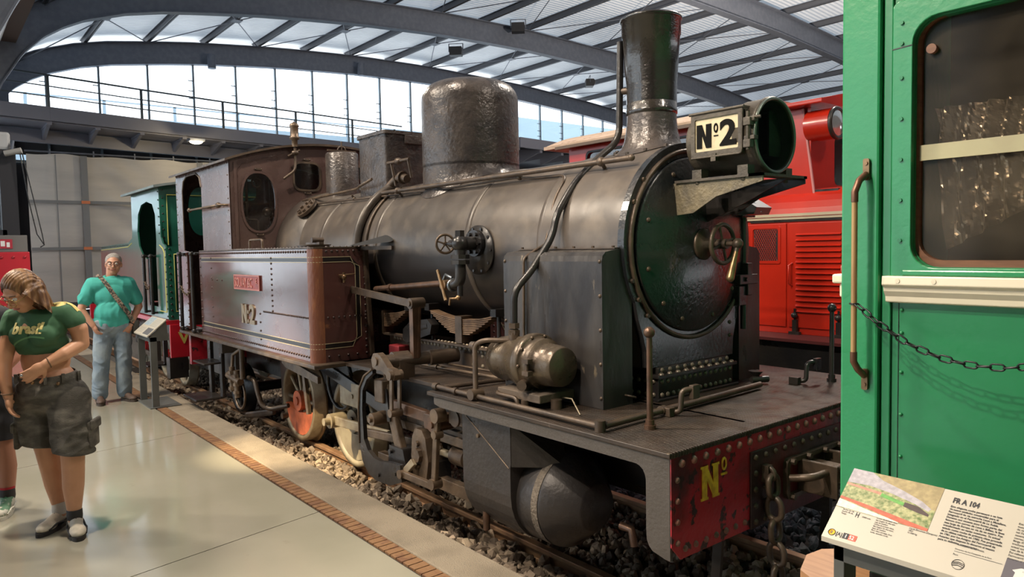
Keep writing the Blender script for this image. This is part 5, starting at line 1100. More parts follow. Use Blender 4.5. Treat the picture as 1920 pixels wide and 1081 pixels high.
b.tube([(-10.03, 2.50, 1.80), (-10.03, 2.50, 2.44), (-10.03, 4.46, 2.44)], .007, 6); b.build('lining', yl, gfp)
rv = MB(); rv.rivets((-9.81, 2.45, .9), (-9.81, 2.45, 1.75), .08, (1, 0, 0), .010); rv.rivets((-10.04, 2.45, 1.8), (-10.04, 2.45, 2.5), .10, (1, 0, 0), .009); rv.build('rivets', blk, gfp)
GB('cab_back', grn, lambda b: (b.box(-11.60, -11.58, 2.42, 3.1, 1.0, 2.53), b.box(-11.60, -11.58, 3.86, 4.54, 1.0, 2.53), b.box(-11.60, -11.58, 3.1, 3.86, 2.3, 2.53), b.box(-11.60, -11.58, 3.1, 3.86, 1, 1.8)))
GB('bunker', grn, lambda b: (b.box(-13.98, -13.95, 2.42, 4.54, .86, 1.83), b.box(-13.95, -11.6, 2.6, 4.4, 1.55, 1.6)))
b = MB(); vs = []; n_ = 16
for x in (-9.90, -11.80):
    for t in (0, .03):
        for i in range(n_+1): y = 2.32+2.32*i/n_; vs.append((x, y, 2.52+.12*(1-((y-YC)/1.16)**2)+t))
m_ = n_+1; b.add(vs, [(i, i+1, m_+i+1, m_+i) for i in range(n_)]+[(2*m_+i, 3*m_+i, 3*m_+i+1, 2*m_+i+1) for i in range(n_)]+[(i, 2*m_+i, 2*m_+i+1, i+1) for i in range(n_)]+[(m_+i, m_+i+1, 3*m_+i+1, 3*m_+i) for i in range(n_)]+[(0, m_, 3*m_, 2*m_), (n_, 2*m_+n_, 3*m_+n_, m_+n_)])
b.build('cab_roof', mat('roof_grey', (.16, .19, .19), .5, col2=(.11, .14, .14)), G)
GB('boiler', grn, lambda b: b.lathe([(.5, 0), (.5, 1.2)], (-11.5, YC, 1.5), (1, 0, 0), n=32))
GB('footplate', redp, lambda b: b.box(-14.2, -9.75, 2.36, 4.6, .80, .85)); GB('rear_beam', redp, lambda b: b.box(-14.3, -14.2, 2.25, 4.7, .50, .86)); GB('main_frame', blk, lambda b: b.box(-14.1, -9.9, 2.9, 4.06, .15, .8))
gb = GB('buffer_beam', redp, lambda b: b.box(-9.78, -9.74, 2.40, 4.56, .38, .80), bevel=.005)
text_mesh('V.', .20, axes((-9.735, 2.50, .56), (0, 1, 0), (0, 0, 1)), 'letter_v', yl, gb, bold=.006)
rw = mat('wheel_red', (.6, .03, .03), .4)
for x in (-11.9, -10.95, -13.2):
    for s in (-1, 1): wheel(x, YC+s*.53, s, whitew, rw, 'driving_wheel', r=.34, cw=False, parent=G)
GB('coupling_rod', motion, lambda b: (b.bar((-13.3, 2.78, .12), (-10.9, 2.78, .12), .03, .07), b.box(-10.6, -10.45, 2.65, 2.8, .1, .25)), bevel=.004)
GB('steps', blk, lambda b: (b.box(-10.7, -10.3, 2.25, 2.5, .22, .24), b.box(-10.7, -10.66, 2.45, 2.5, .22, .8), b.box(-10.34, -10.3, 2.45, 2.5, .22, .8))); GB('guard_iron', blk, lambda b: b.box(-9.9, -9.74, 2.38, 2.6, .12, .38))
GB('vacuum_pipe', blk, lambda b: (b.cyl((-14.25, 2.30, .8), (-14.25, 2.30, 1.16), .05), b.cyl((-14.25, 2.30, 1.16), (-14.25, 2.30, 1.2), .075), b.cyl((-14.25, 2.30, 1.2), (-14.25, 2.30, 1.27), .05)))

# ------------------------------------------------------------------ red diesel locomotive on the second track
rd = mat('diesel_red', (.52, .022, .008), .28, 0, col2=(.44, .02, .008), cscale=2, coat=.4, bump=.08, bscale=12)
crm = mat('roof_cream', (.55, .40, .30), .6, 0, col2=(.45, .32, .22), cscale=6, col3=(.15, .07, .04), c3scale=14, c3pow=(.64, .70))
D = thing('red_diesel_locomotive', 'bright red diesel locomotive with louvred doors and cream roof edge behind the black smokebox', 'diesel locomotive', (-3.8, 7.43, RZ))
def DB(name, m, f, parent=None, bevel=0):
    b = MB(); f(b); return b.build(name, m, parent or D, bevel)
yd0 = 6.0; yd1 = 8.86
P = [(yd0, .87), (yd0, 1.90)]+[(yd0+.03+.26*(1-cos(radians(a))), 1.92+.24*sin(radians(a))) for a in range(0, 91, 15)]
P = P+[(14.86-y, z) for y, z in P[::-1]]
b = MB(); b.prism(P, (-7.0, -1.2), 'x'); hood = b.build('hood', rd, D, bevel=.004)
DB('cream_strip', mat('cream_metal', (.50, .44, .32), .45, .3), lambda b: (b.box(-6.9, -1.2, yd0-.02, yd0, 1.885, 1.905), b.box(-6.9, -1.2, yd0-.03, yd0, 1.91, 1.935)), hood)
DB('gutter', blk, lambda b: b.box(-3.85, -1.2, yd0-.012, yd0, 1.865, 1.884), hood)
# doors: panel seams, mesh window, louvres
def seam(x0, x1, z0, z1, name='door'):
    p = DB(name, rd, lambda b: b.box(x0, x1, yd0-.012, yd0, z0, z1), hood, bevel=.004); return p
for x0, x1 in ((-3.465, -2.92), (-2.90, -2.35), (-2.33, -1.8)):
    p = seam(x0, x1, .93, 1.85)
    b = MB()
    for i in range(15):
        z = 1.76-.048*i
        b.add([(x0+.07, yd0-.012, z), (x1-.07, yd0-.012, z), (x1-.07, yd0-.030, z-.016), (x0+.07, yd0-.030, z-.016), (x0+.07, yd0-.012, z-.020), (x1-.07, yd0-.012, z-.020)], [(0, 1, 2, 3), (3, 2, 5, 4), (0, 3, 4), (1, 5, 2)])
    b.build('louvres', rd, p)
    b = MB()
    for x in (x0+.035, x1-.035): b.tube([(x, yd0-.012, 1.50), (x-.012, yd0-.05, 1.48), (x-.012, yd0-.05, 1.32), (x, yd0-.012, 1.30)], .009, 6)
    b.build('door_handle', rd, p)
    b = MB()
    for x in (x0+.07, x1-.08):
        b.box(x-.02, x+.02, yd0-.04, yd0-.012, .87, 1.0); b.ball((x, yd0-.04, 1.04), .028); b.box(x-.05, x+.05, yd0-.05, yd0-.012, .87, .895); b.cyl((x, yd0-.03, .9), (x, yd0-.03, 1.1), .010, n=8)
    b.build('door_latch', blk, p)
p = seam(-4.02, -3.49, .93, 1.85, 'panel')
b = MB(); b.ringplate(rrect(-3.69, 1.66, .148, .168, .02), rrect(-3.69, 1.66, .128, .148, .02), (yd0-.02, yd0-.005), 'y'); b.build('vent_frame', rd, p)
b = MB(); b.box(-3.81, -3.57, yd0-.013, yd0-.0125, 1.52, 1.80); b.build('vent_opening', mat('vent_dark', (.02, .01, .01), .7), p)
b = MB()
for i in range(-7, 18):
    for s in (-1, 1):
        x0 = -3.82+.022*i; A = Vector((x0, yd0-.017, 1.52)); d_ = Vector((.16*s, 0, .28)); 
        if s < 0: A.x += .16
        t0 = 0; t1 = 1
        # clip to the opening
        pts = [A+d_*t for t in np.linspace(0, 1, 9) if -3.81 <= (A+d_*t).x <= -3.57]
        if len(pts) > 1: b.tube([pts[0], pts[-1]], .0018, 4)
b.build('wire_mesh', rd, p)
DB('running_board', mat('board_red', (.10, .02, .02), .5), lambda b: b.box(-7.2, -1, yd0-.35, yd0+.02, .845, .87)); DB('underframe', blk, lambda b: (b.box(-7.2, -1, yd0-.3, yd0-.2, .30, .845), b.box(-7.0, -1.2, 6.6, 8.3, .1, .84)))
# cab
yc0 = 6.15
cw = [(-7.2, 2.0), (-7.2, 2.86), (-3.16, 2.86), (-3.10, 2.0)]
h1 = rrect(-5.70, 2.58, .40, .19, .06); h2 = rrect(-4.40, 2.60, .44, .17, .06)
cs = sheet_with_holes(yc0-.01, yc0+.02, [(-6.4, 2.0), (-6.4, 2.86), (-3.42, 2.86), (-3.30, 2.0)], [h1, h2], 'cab_side', rd, D, 'y')
for h, c, hw, hh in ((h1, (-5.70, 2.58), .40, .19), (h2, (-4.40, 2.60), .44, .17)):
    b = MB(); b.ringplate([((u-c[0])*1.06+c[0], (v-c[1])*1.12+c[1]) for u, v in h], h, (yc0-.02, yc0), 'y'); b.build('window_frame', blk, cs)
    b = MB(); b.add([(u, yc0+.005, v) for u, v in h], [list(range(len(h)))]); b.build('window_pane', glass_mat('cab_pane', (.6, .75, .7), .12, .05), cs)
DB('cab_side', rd, lambda b: b.box(-6.4, -3.36, 8.70, 8.72, 2.0, 2.86))
cfr = sheet_with_holes(-3.38, -3.35, [(yc0, 2.0), (yc0, 2.87), (8.72, 2.87), (8.72, 2.0)], [rrect(7.43, 2.42, .86, .22, .06)], 'cab_front', rd, D)
DB('windscreen', MATS['cab_pane'], lambda b: b.add([(-3.365, 6.57, 2.2), (-3.365, 8.29, 2.2), (-3.365, 8.29, 2.64), (-3.365, 6.57, 2.64)], [(0, 1, 2, 3)]), cfr)
DB('cab_back', rd, lambda b: b.box(-6.42, -6.39, yc0, 8.72, 2.0, 2.86)); DB('cab_floor', blk, lambda b: b.box(-6.4, -3.1, yc0, 8.7, 2.12, 2.14))
DB('corner_beading', mat('rose_metal', (.55, .22, .22), .35), lambda b: b.tube([(-3.42, yc0-.004, 2.86), (-3.30, yc0-.004, 2.0)], .012, 6), cfr)
P = [(yc0-.14, 2.86), (yc0-.14, 2.90)]+[(yc0-.12+.7*(i/6), 2.90+.18*sin(pi/2*i/6)) for i in range(7)]
P = P+[(14.86-y, z) for y, z in P[::-1]]
b = MB(); b.prism(P, (-6.72, -3.95), 'x'); b.build('roof', crm, D)
DB('roof_gutter', mat('gutter_brown', (.14, .10, .075), .6), lambda b: b.box(-6.5, -3.95, yc0-.16, yc0-.13, 2.84, 2.875))
b = MB(); b.prism([(y, z+.006 if z < 2.91 else 2.90+(z-2.90)*.62) for y, z in P], (-3.95, -3.18), 'x'); b.build('roof_front', rd, D, bevel=.01)
# headlight on the cab front
b = MB(); b.cyl((-3.38, 6.20, 2.70), (-3.14, 6.20, 2.70), .135, .135, n=32); hd = b.build('headlight', rd, D)
b = MB(); b.torus((-3.14, 6.20, 2.70), (1, 0, 0), .125, .020, n=36); b.build('headlight_rim', blk, hd)
b = MB(); b.lathe([(.12, 0), (.10, .02), (.001, .04)], (-3.14, 6.20, 2.70), (1, 0, 0), n=36, cap=False); b.build('headlight_lens', mat('lens_grey', (.45, .5, .52), .1, .5, coat=.5), hd)

# ------------------------------------------------------------------ green coach
cg = mat('coach_green', (.018, .235, .085), .32, 0, col2=(.016, .215, .075), cscale=3, coat=.3, bump=.14, bscale=35)
cg2 = mat('coach_panel_green', (.015, .195, .070), .34, 0, col2=(.014, .178, .064), cscale=3, coat=.3, bump=.08, bscale=25)
crs = mat('sill_cream', (.72, .66, .50), .4, coat=.2)
CO = thing('passenger_coach', 'bright green wooden passenger coach with cream window sill and dusty window, corner at the right', 'railway coach', (1.5, YC, RZ))
def CB(name, m, f, parent=None, bevel=0):
    b = MB(); f(b); return b.build(name, m, parent or CO, bevel)
Y0 = 2.30; ZT = 3.0
# window opening of the near side
wo = rrect(-.30, 1.96, .63, .36, .07)
b = MB(); 
body = sheet_with_holes(Y0+.005, Y0+.04, [(-1.03, .72), (-1.03, ZT), (4, ZT), (4, .72)], [wo, rrect(1.35, 1.96, .63, .36, .07), rrect(3.0, 1.96, .63, .36, .07)], 'side_panel', cg2, CO, 'y')
CB('corner_pillar', cg, lambda b: b.box(-1.14, -1.022, Y0-.02, Y0+.12, .72, ZT), bevel=.008)
CB('coach_end', cg, lambda b: b.box(-1.13, -1.10, Y0+.1, 4.66, .72, ZT)); CB('corner_pillar', cg, lambda b: b.box(-1.14, -1.02, 4.54, 4.68, .72, ZT), bevel=.008)
CB('far_side', cg2, lambda b: (b.box(-1.1, 4, 4.63, 4.66, .72, 1.58), b.box(-1.1, 4, 4.63, 4.66, 2.35, ZT), b.box(-1.1, -.9, 4.63, 4.66, 1.58, 2.35)))
CB('coach_floor', blk, lambda b: b.box(-1.12, 4, 2.33, 4.63, .74, .80)); CB('coach_roof', mat('coach_roof', (.3, .3, .3), .7), lambda b: b.box(-1.25, 4, 2.15, 4.81, ZT, ZT+.1))
CB('interior_wall', mat('interior_brown', (.045, .032, .024), .5, col2=(.03, .022, .018), cscale=4), lambda b: b.box(-1.09, 4, 3.0, 3.02, .8, 2.9))
CB('vertical_batten', cg2, lambda b: b.box(-1.018, -.992, Y0-.004, Y0+.004, .72, 2.98), bevel=.003)
fr = CB('window_frame', cg, lambda b: (b.box(-.988, -.932, Y0-.014, Y0+.01, 1.588, 2.245), b.box(-.955, 2, Y0-.020, Y0+.01, 1.575, 1.592)), bevel=.004)
O = rrect(-.30, 1.96, .690, .42, .10); b = MB(); b.ringplate([(u, v) for u, v in rrect(-.30, 1.96, .688, .425, .02)], rrect(-.30, 1.96, .632, .362, .07), (Y0-.016, Y0+.01), 'y'); 
b.v = [p for p in b.v]; b.build('window_surround', cg, CO, bevel=.003)
b = MB()
for z in (1.68, 1.80, 1.92, 2.04, 2.16, 2.26, 2.32): b.cyl((-.962, Y0-.015, z), (-.962, Y0-.021, z), .006, n=10)
b.build('frame_screws', cg2, fr)
sill = CB('window_sill', crs, lambda b: b.prism([(Y0+.01, 1.574), (Y0-.045, 1.574), (Y0-.048, 1.548), (Y0-.036, 1.540), (Y0-.034, 1.528), (Y0-.022, 1.512), (Y0-.020, 1.495), (Y0+.01, 1.490)], (-1.0, 2.0), 'x'), bevel=.003)
CB('end_sill', crs, lambda b: (b.box(-1.185, -1.14, Y0+.01, 4.6, 1.545, 1.575), b.box(-1.165, -1.14, Y0+.02, 4.6, 1.50, 1.545)), bevel=.006)
b = MB()
for x in (-.955, -.855, -.5, -.2): b.cyl((x, Y0-.046, 1.560), (x, Y0-.049, 1.560), .007, n=12)
b.build('sill_screws', crs, sill)
CB('panel_seam', blk, lambda b: b.box(-.972, -.9705, Y0+.003, Y0+.0055, .74, 1.50))
b = MB()
for z in (.9, 1.02, 1.15, 1.28, 1.40, 1.47): b.ball((-.962, Y0+.004, z), .006, 10, 6)
b.build('panel_screws', cg2, CO)
# window: wooden frame, dirty pane, bar, crumpled plastic behind
wd = mat('window_wood', (.20, .085, .04), .5, col2=(.14, .06, .03), cscale=10, stretch=(1, 1, 6))
def nb(b):
    b.ringplate(rrect(-.30, 1.96, .634, .364, .07), rrect(-.30, 1.970, .622, .350, .065), (Y0+.015, Y0+.04), 'y')
wf = CB('sash', wd, nb)
CB('window_pane', glass_mat('dusty_pane', (.70, .60, .48), .008, .12, haze=.16), lambda b: b.add([(-.93, Y0+.03, 1.60), (.33, Y0+.03, 1.60), (.33, Y0+.03, 2.33), (-.93, Y0+.03, 2.33)], [(0, 1, 2, 3)]), wf)
CB('window_bar', mat('tape_yellow', (.42, .40, .24), .5, col2=(.36, .33, .2)), lambda b: b.bar((-.93, Y0+.020, 1.937), (.33, Y0+.020, 1.937), .006, .045), wf)
CB('window_knob', wd, lambda b: (b.cyl((-.892, Y0+.03, 2.235), (-.892, Y0+.012, 2.235), .014, n=14)), wf)
b = MB(); rr = random.Random(3); n_ = 44; vs = []
for j in range(n_+1):
    for i in range(n_+1):
        u, v = i/n_, j/n_; x = -.90+.26*u+.04*v; z = 2.07-.42*v*(1-.35*u)
        vs.append((x, Y0+.065+.016*sin(u*30+v*6+1.5*sin(v*4))+.007*sin(v*14+u*40)+rr.uniform(-.0015, .0015), z))
b.add(vs, [(j*(n_+1)+i, j*(n_+1)+i+1, (j+1)*(n_+1)+i+1, (j+1)*(n_+1)+i) for j in range(n_) for i in range(n_)])
pl_ = glass_mat('crumpled_plastic', (.82, .8, .76), .34, .30)
CBp = b.build('plastic_sheet', pl_, wf)
CB('frame_joint', blk, lambda b: b.bar((-.989, Y0-.0165, 2.247), (-.932, Y0-.0165, 2.250), .002, .003))
# grab handle: brackets and bent bar
xh = -1.062; HBR = []
for z in (1.90, 1.25):
    hb = MB(); hb.prism(rrect(xh+.004, z, .0095, .033, .006), (Y0-.030, Y0-.018), 'y'); hb.cyl((xh+.004, Y0-.030, z+.018), (xh+.004, Y0-.034, z+.018), .006, n=10); hb.cyl((xh+.004, Y0-.030, z-.016), (xh+.004, Y0-.034, z-.016), .006, n=10)
    HBR.append(hb.build('handle_bracket', brass, CO, bevel=.002))
h_ = HBR[0]
b = MB(); b.tube([(xh+.004, Y0-.03, 1.885), (xh-.002, Y0-.06, 1.865), (xh-.008, Y0-.075, 1.83), (xh-.008, Y0-.075, 1.80)], .0105, 12); b.build('handle_end', mat('handle_bronze', (.16, .08, .05), .4, .6), h_); b = MB(); b.tube([(xh+.004, Y0-.03, 1.262), (xh-.002, Y0-.06, 1.285), (xh-.008, Y0-.075, 1.31), (xh-.008, Y0-.075, 1.34)], .0105, 12); b.build('handle_end', mat('handle_bronze', (.16, .08, .05), .4, .6), h_)
b = MB(); b.cyl((xh-.008, Y0-.075, 1.33), (xh-.008, Y0-.075, 1.81), .0088, n=14); b.build('handle_bar', mat('handle_wood', (.42, .27, .12), .4, .2, col2=(.33, .2, .09), cscale=20, stretch=(1, 1, .2)), h_)
b = MB(); chain(b, [(xh, Y0-.078, 1.489), (-.985, Y0-.10, 1.435), (-.90, Y0-.10, 1.382), (-.82, Y0-.10, 1.352), (-.74, Y0-.10, 1.338), (-.66, Y0-.10, 1.340), (-.56, Y0-.10, 1.358), (-.42, Y0-.10, 1.41), (-.25, Y0-.08, 1.50)], .040, .0026, .42); b.torus((xh-.008, Y0-.075, 1.489), (0, 0, 1), .012, .0025, n=16)
tag(b.build('barrier_chain', mat('chain_black', (.03, .03, .032), .35, .7)), 'black link chain hanging in a curve from the grab handle across the green coach', 'chain')
CB('underframe', blk, lambda b: (b.box(-1.1, 4, 2.5, 4.46, .40, .74), b.box(-.95, 4, 2.32, 2.5, .3, .55)))
CB('buffer', blk, lambda b: (b.cyl((-1.13, 3.48, .60), (-1.40, 3.48, .60), .06), b.cyl((-1.40, 3.48, .60), (-1.43, 3.48, .60), .17), b.box(-1.14, -1.1, 2.4, 4.56, .45, .74)))
CB('footboard', mat('footboard_wood', (.36, .19, .09), .45, col2=(.28, .14, .065), cscale=7, stretch=(1, 8, 8), coat=.2), lambda b: b.prism([(-1.10, 2.42), (-1.17, 2.40), (-1.225, 2.33), (-1.235, 2.25), (-1.19, 2.13), (-1.12, 2.09), (1.5, 2.06), (1.5, 2.42)], (.60, .64), 'z'), bevel=.006)
CB('footboard_iron', blk, lambda b: (b.box(-1.0, -.96, 2.3, 2.5, .3, .60), b.box(-.95, -.85, 2.08, 2.3, .70, .73)))
# stop the coach floating: bogie wheel
for x in (1.0, 2.4):
    for s in (-1, 1): wheel(x, YC+s*.53, s, rimcol, blk, 'coach_wheel', r=.36, cw=False, parent=CO)

# ------------------------------------------------------------------ information boards
board = mat('board_paper', (.52, .48, .40), .45, coat=.2); ink = mat('board_ink', (.03, .03, .035), .6); greyst = mat('stand_grey', (.13, .135, .13), .5, .3, col2=(.11, .115, .11))
def stand(name, lab, A, B_, d, h0, content=None, W=.62):
    """A: front left corner of the panel, local x along the panel, local y to the back"""
    t = thing(name, lab, 'information board', (A[0], A[1], 0), 0, local=True)
    x0, w, dy, zf, zb = 0, W, d[0], h0, h0+d[1]
    b = MB(); th = .014; b.add([(0, 0, zf), (w, 0, zf), (w, dy, zb), (0, dy, zb), (0, 0, zf-th), (w, 0, zf-th), (w, dy, zb-th), (0, dy, zb-th)], [(0, 1, 2, 3), (4, 7, 6, 5), (0, 4, 5, 1), (1, 5, 6, 2), (2, 6, 7, 3), (3, 7, 4, 0)]); p = b.build('panel', board, t)
    b = MB()
    for x in (.02, w-.05): b.box(x, x+.03, .03, .10, 0, zf-th-.005)
    b.box(.02, w-.02, .03, .10, zf-th-.055, zf-th-.005); b.build('legs', greyst, t, bevel=.002)
    b = MB(); b.add([(w-.02, .03, zf-th), (w-.02, dy, zb-th), (w-.02, dy+.02, zf-th-.05), (w-.02, .03, zf-th-.05), (w-.03, .03, zf-th), (w-.03, dy, zb-th), (w-.03, dy+.02, zf-th-.05), (w-.03, .03, zf-th-.05), ], [(0, 1, 2, 3), (4, 7, 6, 5), (0, 4, 5, 1), (1, 5, 6, 2), (2, 6, 7, 3), (3, 7, 4, 0)]); b.build('bracket', greyst, t)
    b = MB(); b.box(0, w, 0, .32, 0, .012); b.build('base_plate', greyst, t, bevel=.002)
    return t, p
T1, P1 = stand('information_board', 'beige information board lettered FR A 104 in front of the green coach', (-1.005, 1.91), None, (.19, .15), .865, W=.64)
up = Vector((0, .19, .15)).normalized(); o0 = Vector((0, 0, .8655)); ex = Vector((1, 0, 0)); nrm = ex.cross(up)
Hh = sqrt(.19**2+.15**2)
def bp(u, v, k=.0006): return o0+ex*u+up*v+nrm*k
def txt(s, u, v, size, name='text', m=ink, bold=0, sx=1, line=1): return text_mesh(s, size, axes(bp(u, v), ex, up), name, m, P1, ext=.0001, bold=bold, sx=sx, line=line)
txt('FR A 104', .272, .205, .0225, 'title', bold=.0008, sx=.72)
txt("Este elegante coche pertenece a un lote\nde nueve unidades construidas para el\nFerrocarril de via estrecha Leon a Matallana,\nintegrado en el Ferrocarril de La Robla.\nDurante casi sesenta anos formo parte del\nfamoso tren correo de Leon a Bilbao, la linea\nmas larga de Europa en via de un metro. Fue\ntransformado en varias ocasiones. Su actual\nestado como coche de primera clase procede\nde su ultima reforma en 1980. Fue preservado\nen 1981 por los Amigos del Ferrocarril de\nAsturias que despues lo donaron al museo\npara su definitiva conservacion.", .272, .190, .0082, 'body_text', bold=.00015, sx=.88, line=1.05)
txt("Esti elegante coche pertenez a un llote de\nnueve unidaes construyies pal ferrocarril\nde via estrecha Lleon a Matallana, integrau\nnel Ferrocarril de La Robla. Mientres casi\nsesenta anos formo parte del famosu tren\ncorreu de Lleon a Bilbao, la llinia mas\nllarga d'Europa en via d'un metru. Foi\ntresformau en delles ocasiones. El so\nactual estau como coche de primera clase\nvien de la so ultima reforma en 1980.\nFoi calteniu en 1981 polos Amigos del\nFerrocarril d'Asturies que depues lu\ndonaron al muséu.", .425, .186, .0080, 'body_text', sx=.88, line=1.05)
txt('Ancho de via\nAncho de via\nGauge', .022, .098, .0066, 'caption', sx=.9); txt('H', .060, .085, .024, 'gauge_mark', sx=.6); txt('1000 mm', .078, .089, .007, 'caption', sx=.9)
txt('Coche de primera clase\ndos bogies de dos ejes\ncaja de madera.\nCoche de primer clase,\ndos bogies de dos exes,\ncaxa de madera.\nFirst class carriage, four\naxles, wooden body.', .115, .098, .0066, 'caption', sx=.85); txt('Carde Escoriaza (Zaragoza)\n1923\n17.500 kg', .200, .094, .0068, 'caption', sx=.9)
txt('Ferrocarril de La Robla', .316, .085, .0068, 'caption', sx=.95); txt('Donacion de los Compania de la Feve', .316, .072, .0055, 'caption', sx=.95); txt('Feve', .316, .056, .0066, 'caption', sx=.95)
def patch(name, m, pts, k=.0004, par=None):
    b = MB(); b.add([bp(u, v, k) for u, v in pts], [list(range(len(pts)))]); return b.build(name, m, par or P1, recalc=False)
patch('rule', ink, [(.316, .0665), (.42, .0665), (.42, .0675), (.316, .0675)])
b = MB(); b.torus(bp(.334, .033), nrm, .0135, .0006, n=28, k=5); 
for v in (-.004, .001, .005): b.tube([bp(.334-.012, .033+v-.002), bp(.334, .033+v+.002), bp(.334+.012, .033+v-.001)], .0009, 5)
b.build('round_emblem', ink, P1)
# bottom-left row of badges
b = MB(); b.lathe([(.001, 0), (.0095, 0), (.0095, .0003)], bp(.022, .020), nrm, n=28, cap=False); b.build('badge_yellow', mat('badge_yellow', (.75, .42, .02), .5), P1)
b = MB(); b.torus(bp(.022, .020), nrm, .0095, .0009, n=28, k=5); b.build('badge_ring', ink, P1)
txt('II', .0185, .0155, .013, 'badge_text', bold=.0003, sx=.9); txt('[A]', .034, .0145, .016, 'badge_text', bold=.0002, sx=.8)
patch('badge_black', ink, [(.053, .011), (.068, .011), (.068, .029), (.053, .029)]); patch('badge_red', mat('badge_red', (.75, .08, .04), .5), [(.069, .011), (.090, .011), (.090, .029), (.069, .029)])
wht = mat('badge_white', (.85, .83, .78), .5); text_mesh('1', .016, axes(bp(.0575, .014, .0008), ex, up), 'badge_text', wht, P1, ext=.0001, bold=.0002); text_mesh('52', .016, axes(bp(.0705, .014, .0008), ex, up), 'badge_text', wht, P1, ext=.0001, bold=.0002, sx=.85)
# photograph on the board: hillside with a train and smoke (flat print)
pm = bpy.data.materials.new('photo_print'); pm.use_nodes = True; n = pm.node_tree; bs = n.nodes['Principled BSDF']; bs.inputs['Roughness'].default_value = .4
tc = n.nodes.new('ShaderNodeTexCoord'); nz = n.nodes.new('ShaderNodeTexNoise'); nz.inputs['Scale'].default_value = 90; nz.inputs['Detail'].default_value = 8; n.links.new(tc.outputs['Object'], nz.inputs[0])
r_ = n.nodes.new('ShaderNodeValToRGB'); r_.color_ramp.elements[0].position = .35; r_.color_ramp.elements[1].position = .65; r_.color_ramp.elements[0].color = (.10, .16, .04, 1); r_.color_ramp.elements[1].color = (.45, .44, .22, 1)
n.links.new(nz.outputs[0], r_.inputs[0]); n.links.new(r_.outputs[0], bs.inputs[0])
ph = patch('photograph', pm, [(.0, .104), (.243, .100), (.243, Hh), (.0, Hh)], .0003)
def ppatch(name, col, pts, k): return patch(name, mat(name, col, .5, col2=tuple(min(1, c*1.4) for c in col), cscale=60), pts, k, ph)
ppatch('print_hill', (.30, .24, .12), [(.07, Hh), (.243, Hh), (.243, .165), (.20, .175), (.14, .20), (.09, .215)], .0005)
ppatch('print_smoke', (.34, .32, .35), [(.0, .192), (.0, Hh), (.055, Hh), (.09, .222), (.15, .205), (.205, .185), (.232, .168), (.228, .158), (.19, .172), (.12, .188), (.06, .196)], .0006)
ppatch('print_wagons', (.42, .20, .14), [(.0, .184), (.0, .191), (.10, .183), (.10, .174)], .0007); ppatch('print_green_wagon', (.10, .30, .06), [(.10, .170), (.10, .181), (.165, .168), (.165, .157)], .0007)
ppatch('print_engine', (.05, .03, .03), [(.165, .156), (.165, .170), (.20, .167), (.232, .150), (.232, .143), (.20, .148)], .0007)
ppatch('print_road', (.42, .09, .05), [(.0, .134), (.0, .142), (.10, .130), (.243, .108), (.243, .100), (.18, .102), (.08, .121)], .0007); ppatch('print_verge', (.62, .57, .48), [(.0, .106), (.0, .132), (.08, .118), (.17, .104), (.17, .101)], .0006)
patch('map_sea', mat('map_grey', (.10, .09, .11), .5), [(.425, .0), (.64, .0), (.64, .088), (.425, .088)], .0004)
patch('map_land', mat('map_land', (.70, .68, .64), .5), [(.452, .0), (.455, .02), (.447, .034), (.449, .055), (.442, .060), (.458, .070), (.482, .071), (.50, .066), (.53, .064), (.56, .058), (.60, .056), (.64, .055), (.64, .0)], .0006)
for u, v, s_ in ((.462, .060, 'Coruna'), (.50, .060, 'Gijon'), (.545, .050, 'Bilbao'), (.55, .036, 'Leon')): txt(s_, u, v, .005, 'map_name')
T2, P2 = stand('information_board', 'tilted white information board on a grey stand beside the person in turquoise', (-9.20, 1.88), None, (.20, .17), .80, W=.62)
b = MB(); z_ = lambda v: .80+.17*v+.001
def q2(u0, u1, v0, v1): return [(.62*u0, .20*v0, z_(v0)), (.62*u1, .20*v0, z_(v0)), (.62*u1, .20*v1, z_(v1)), (.62*u0, .20*v1, z_(v1))]
b.add(q2(.05, .45, .5, .95), [(0, 1, 2, 3)]); b.build('photograph', mat('photo_blue', (.25, .35, .45), .5, col2=(.45, .5, .5), cscale=30), P2, recalc=False)
b = MB(); b.add(q2(.55, .95, .05, .4), [(0, 1, 2, 3)]); b.build('map', mat('map_grey2', (.12, .12, .13), .5), P2, recalc=False)
b = MB()
for i in range(7): b.add(q2(.5, .93, .50+.06*i, .52+.06*i), [(0, 1, 2, 3)])
for i in range(5): b.add(q2(.06, .45, .1+.06*i, .12+.06*i), [(0, 1, 2, 3)])
b.build('text_lines', mat('ink_soft', (.3, .3, .3), .6), P2, recalc=False)

# ------------------------------------------------------------------ red railcar end at the far left
RC = thing('railcar', 'red and grey railcar end with dark window frame at the far left edge', 'railcar', (-21.0, .9, 0))
def RB_(name, m, f, parent=None, bevel=0):
    b = MB(); f(b); return b.build(name, m, parent or RC, bevel)
b = RB_('red_beam', mat('railcar_red', (.55, .02, .035), .35, coat=.3), lambda b: b.box(-26, -20, -.6, 2.0, .35, 1.80), bevel=.02)
RB_('rivets', mat('railcar_red2', (.40, .02, .03), .4), lambda b_: b_.rivets((-20, -.5, 1.68), (-20, 1.9, 1.68), .22, (1, 0, 0), .03), b)
gp = RB_('grey_panel', mat('railcar_grey', (.19, .18, .17), .5, .3), lambda b: b.box(-26, -20.02, -.6, 1.97, 1.80, 2.18), bevel=.01)
RB_('placard', mat('placard_red', (.45, .03, .05), .5), lambda b: b.box(-20.02, -20.0, 1.42, 1.68, 1.88, 2.09), gp); RB_('placard_mark', wht, lambda b: (b.box(-20.0, -19.995, 1.46, 1.54, 1.93, 2.05), b.box(-20.0, -19.995, 1.57, 1.63, 1.91, 2.02)), gp)
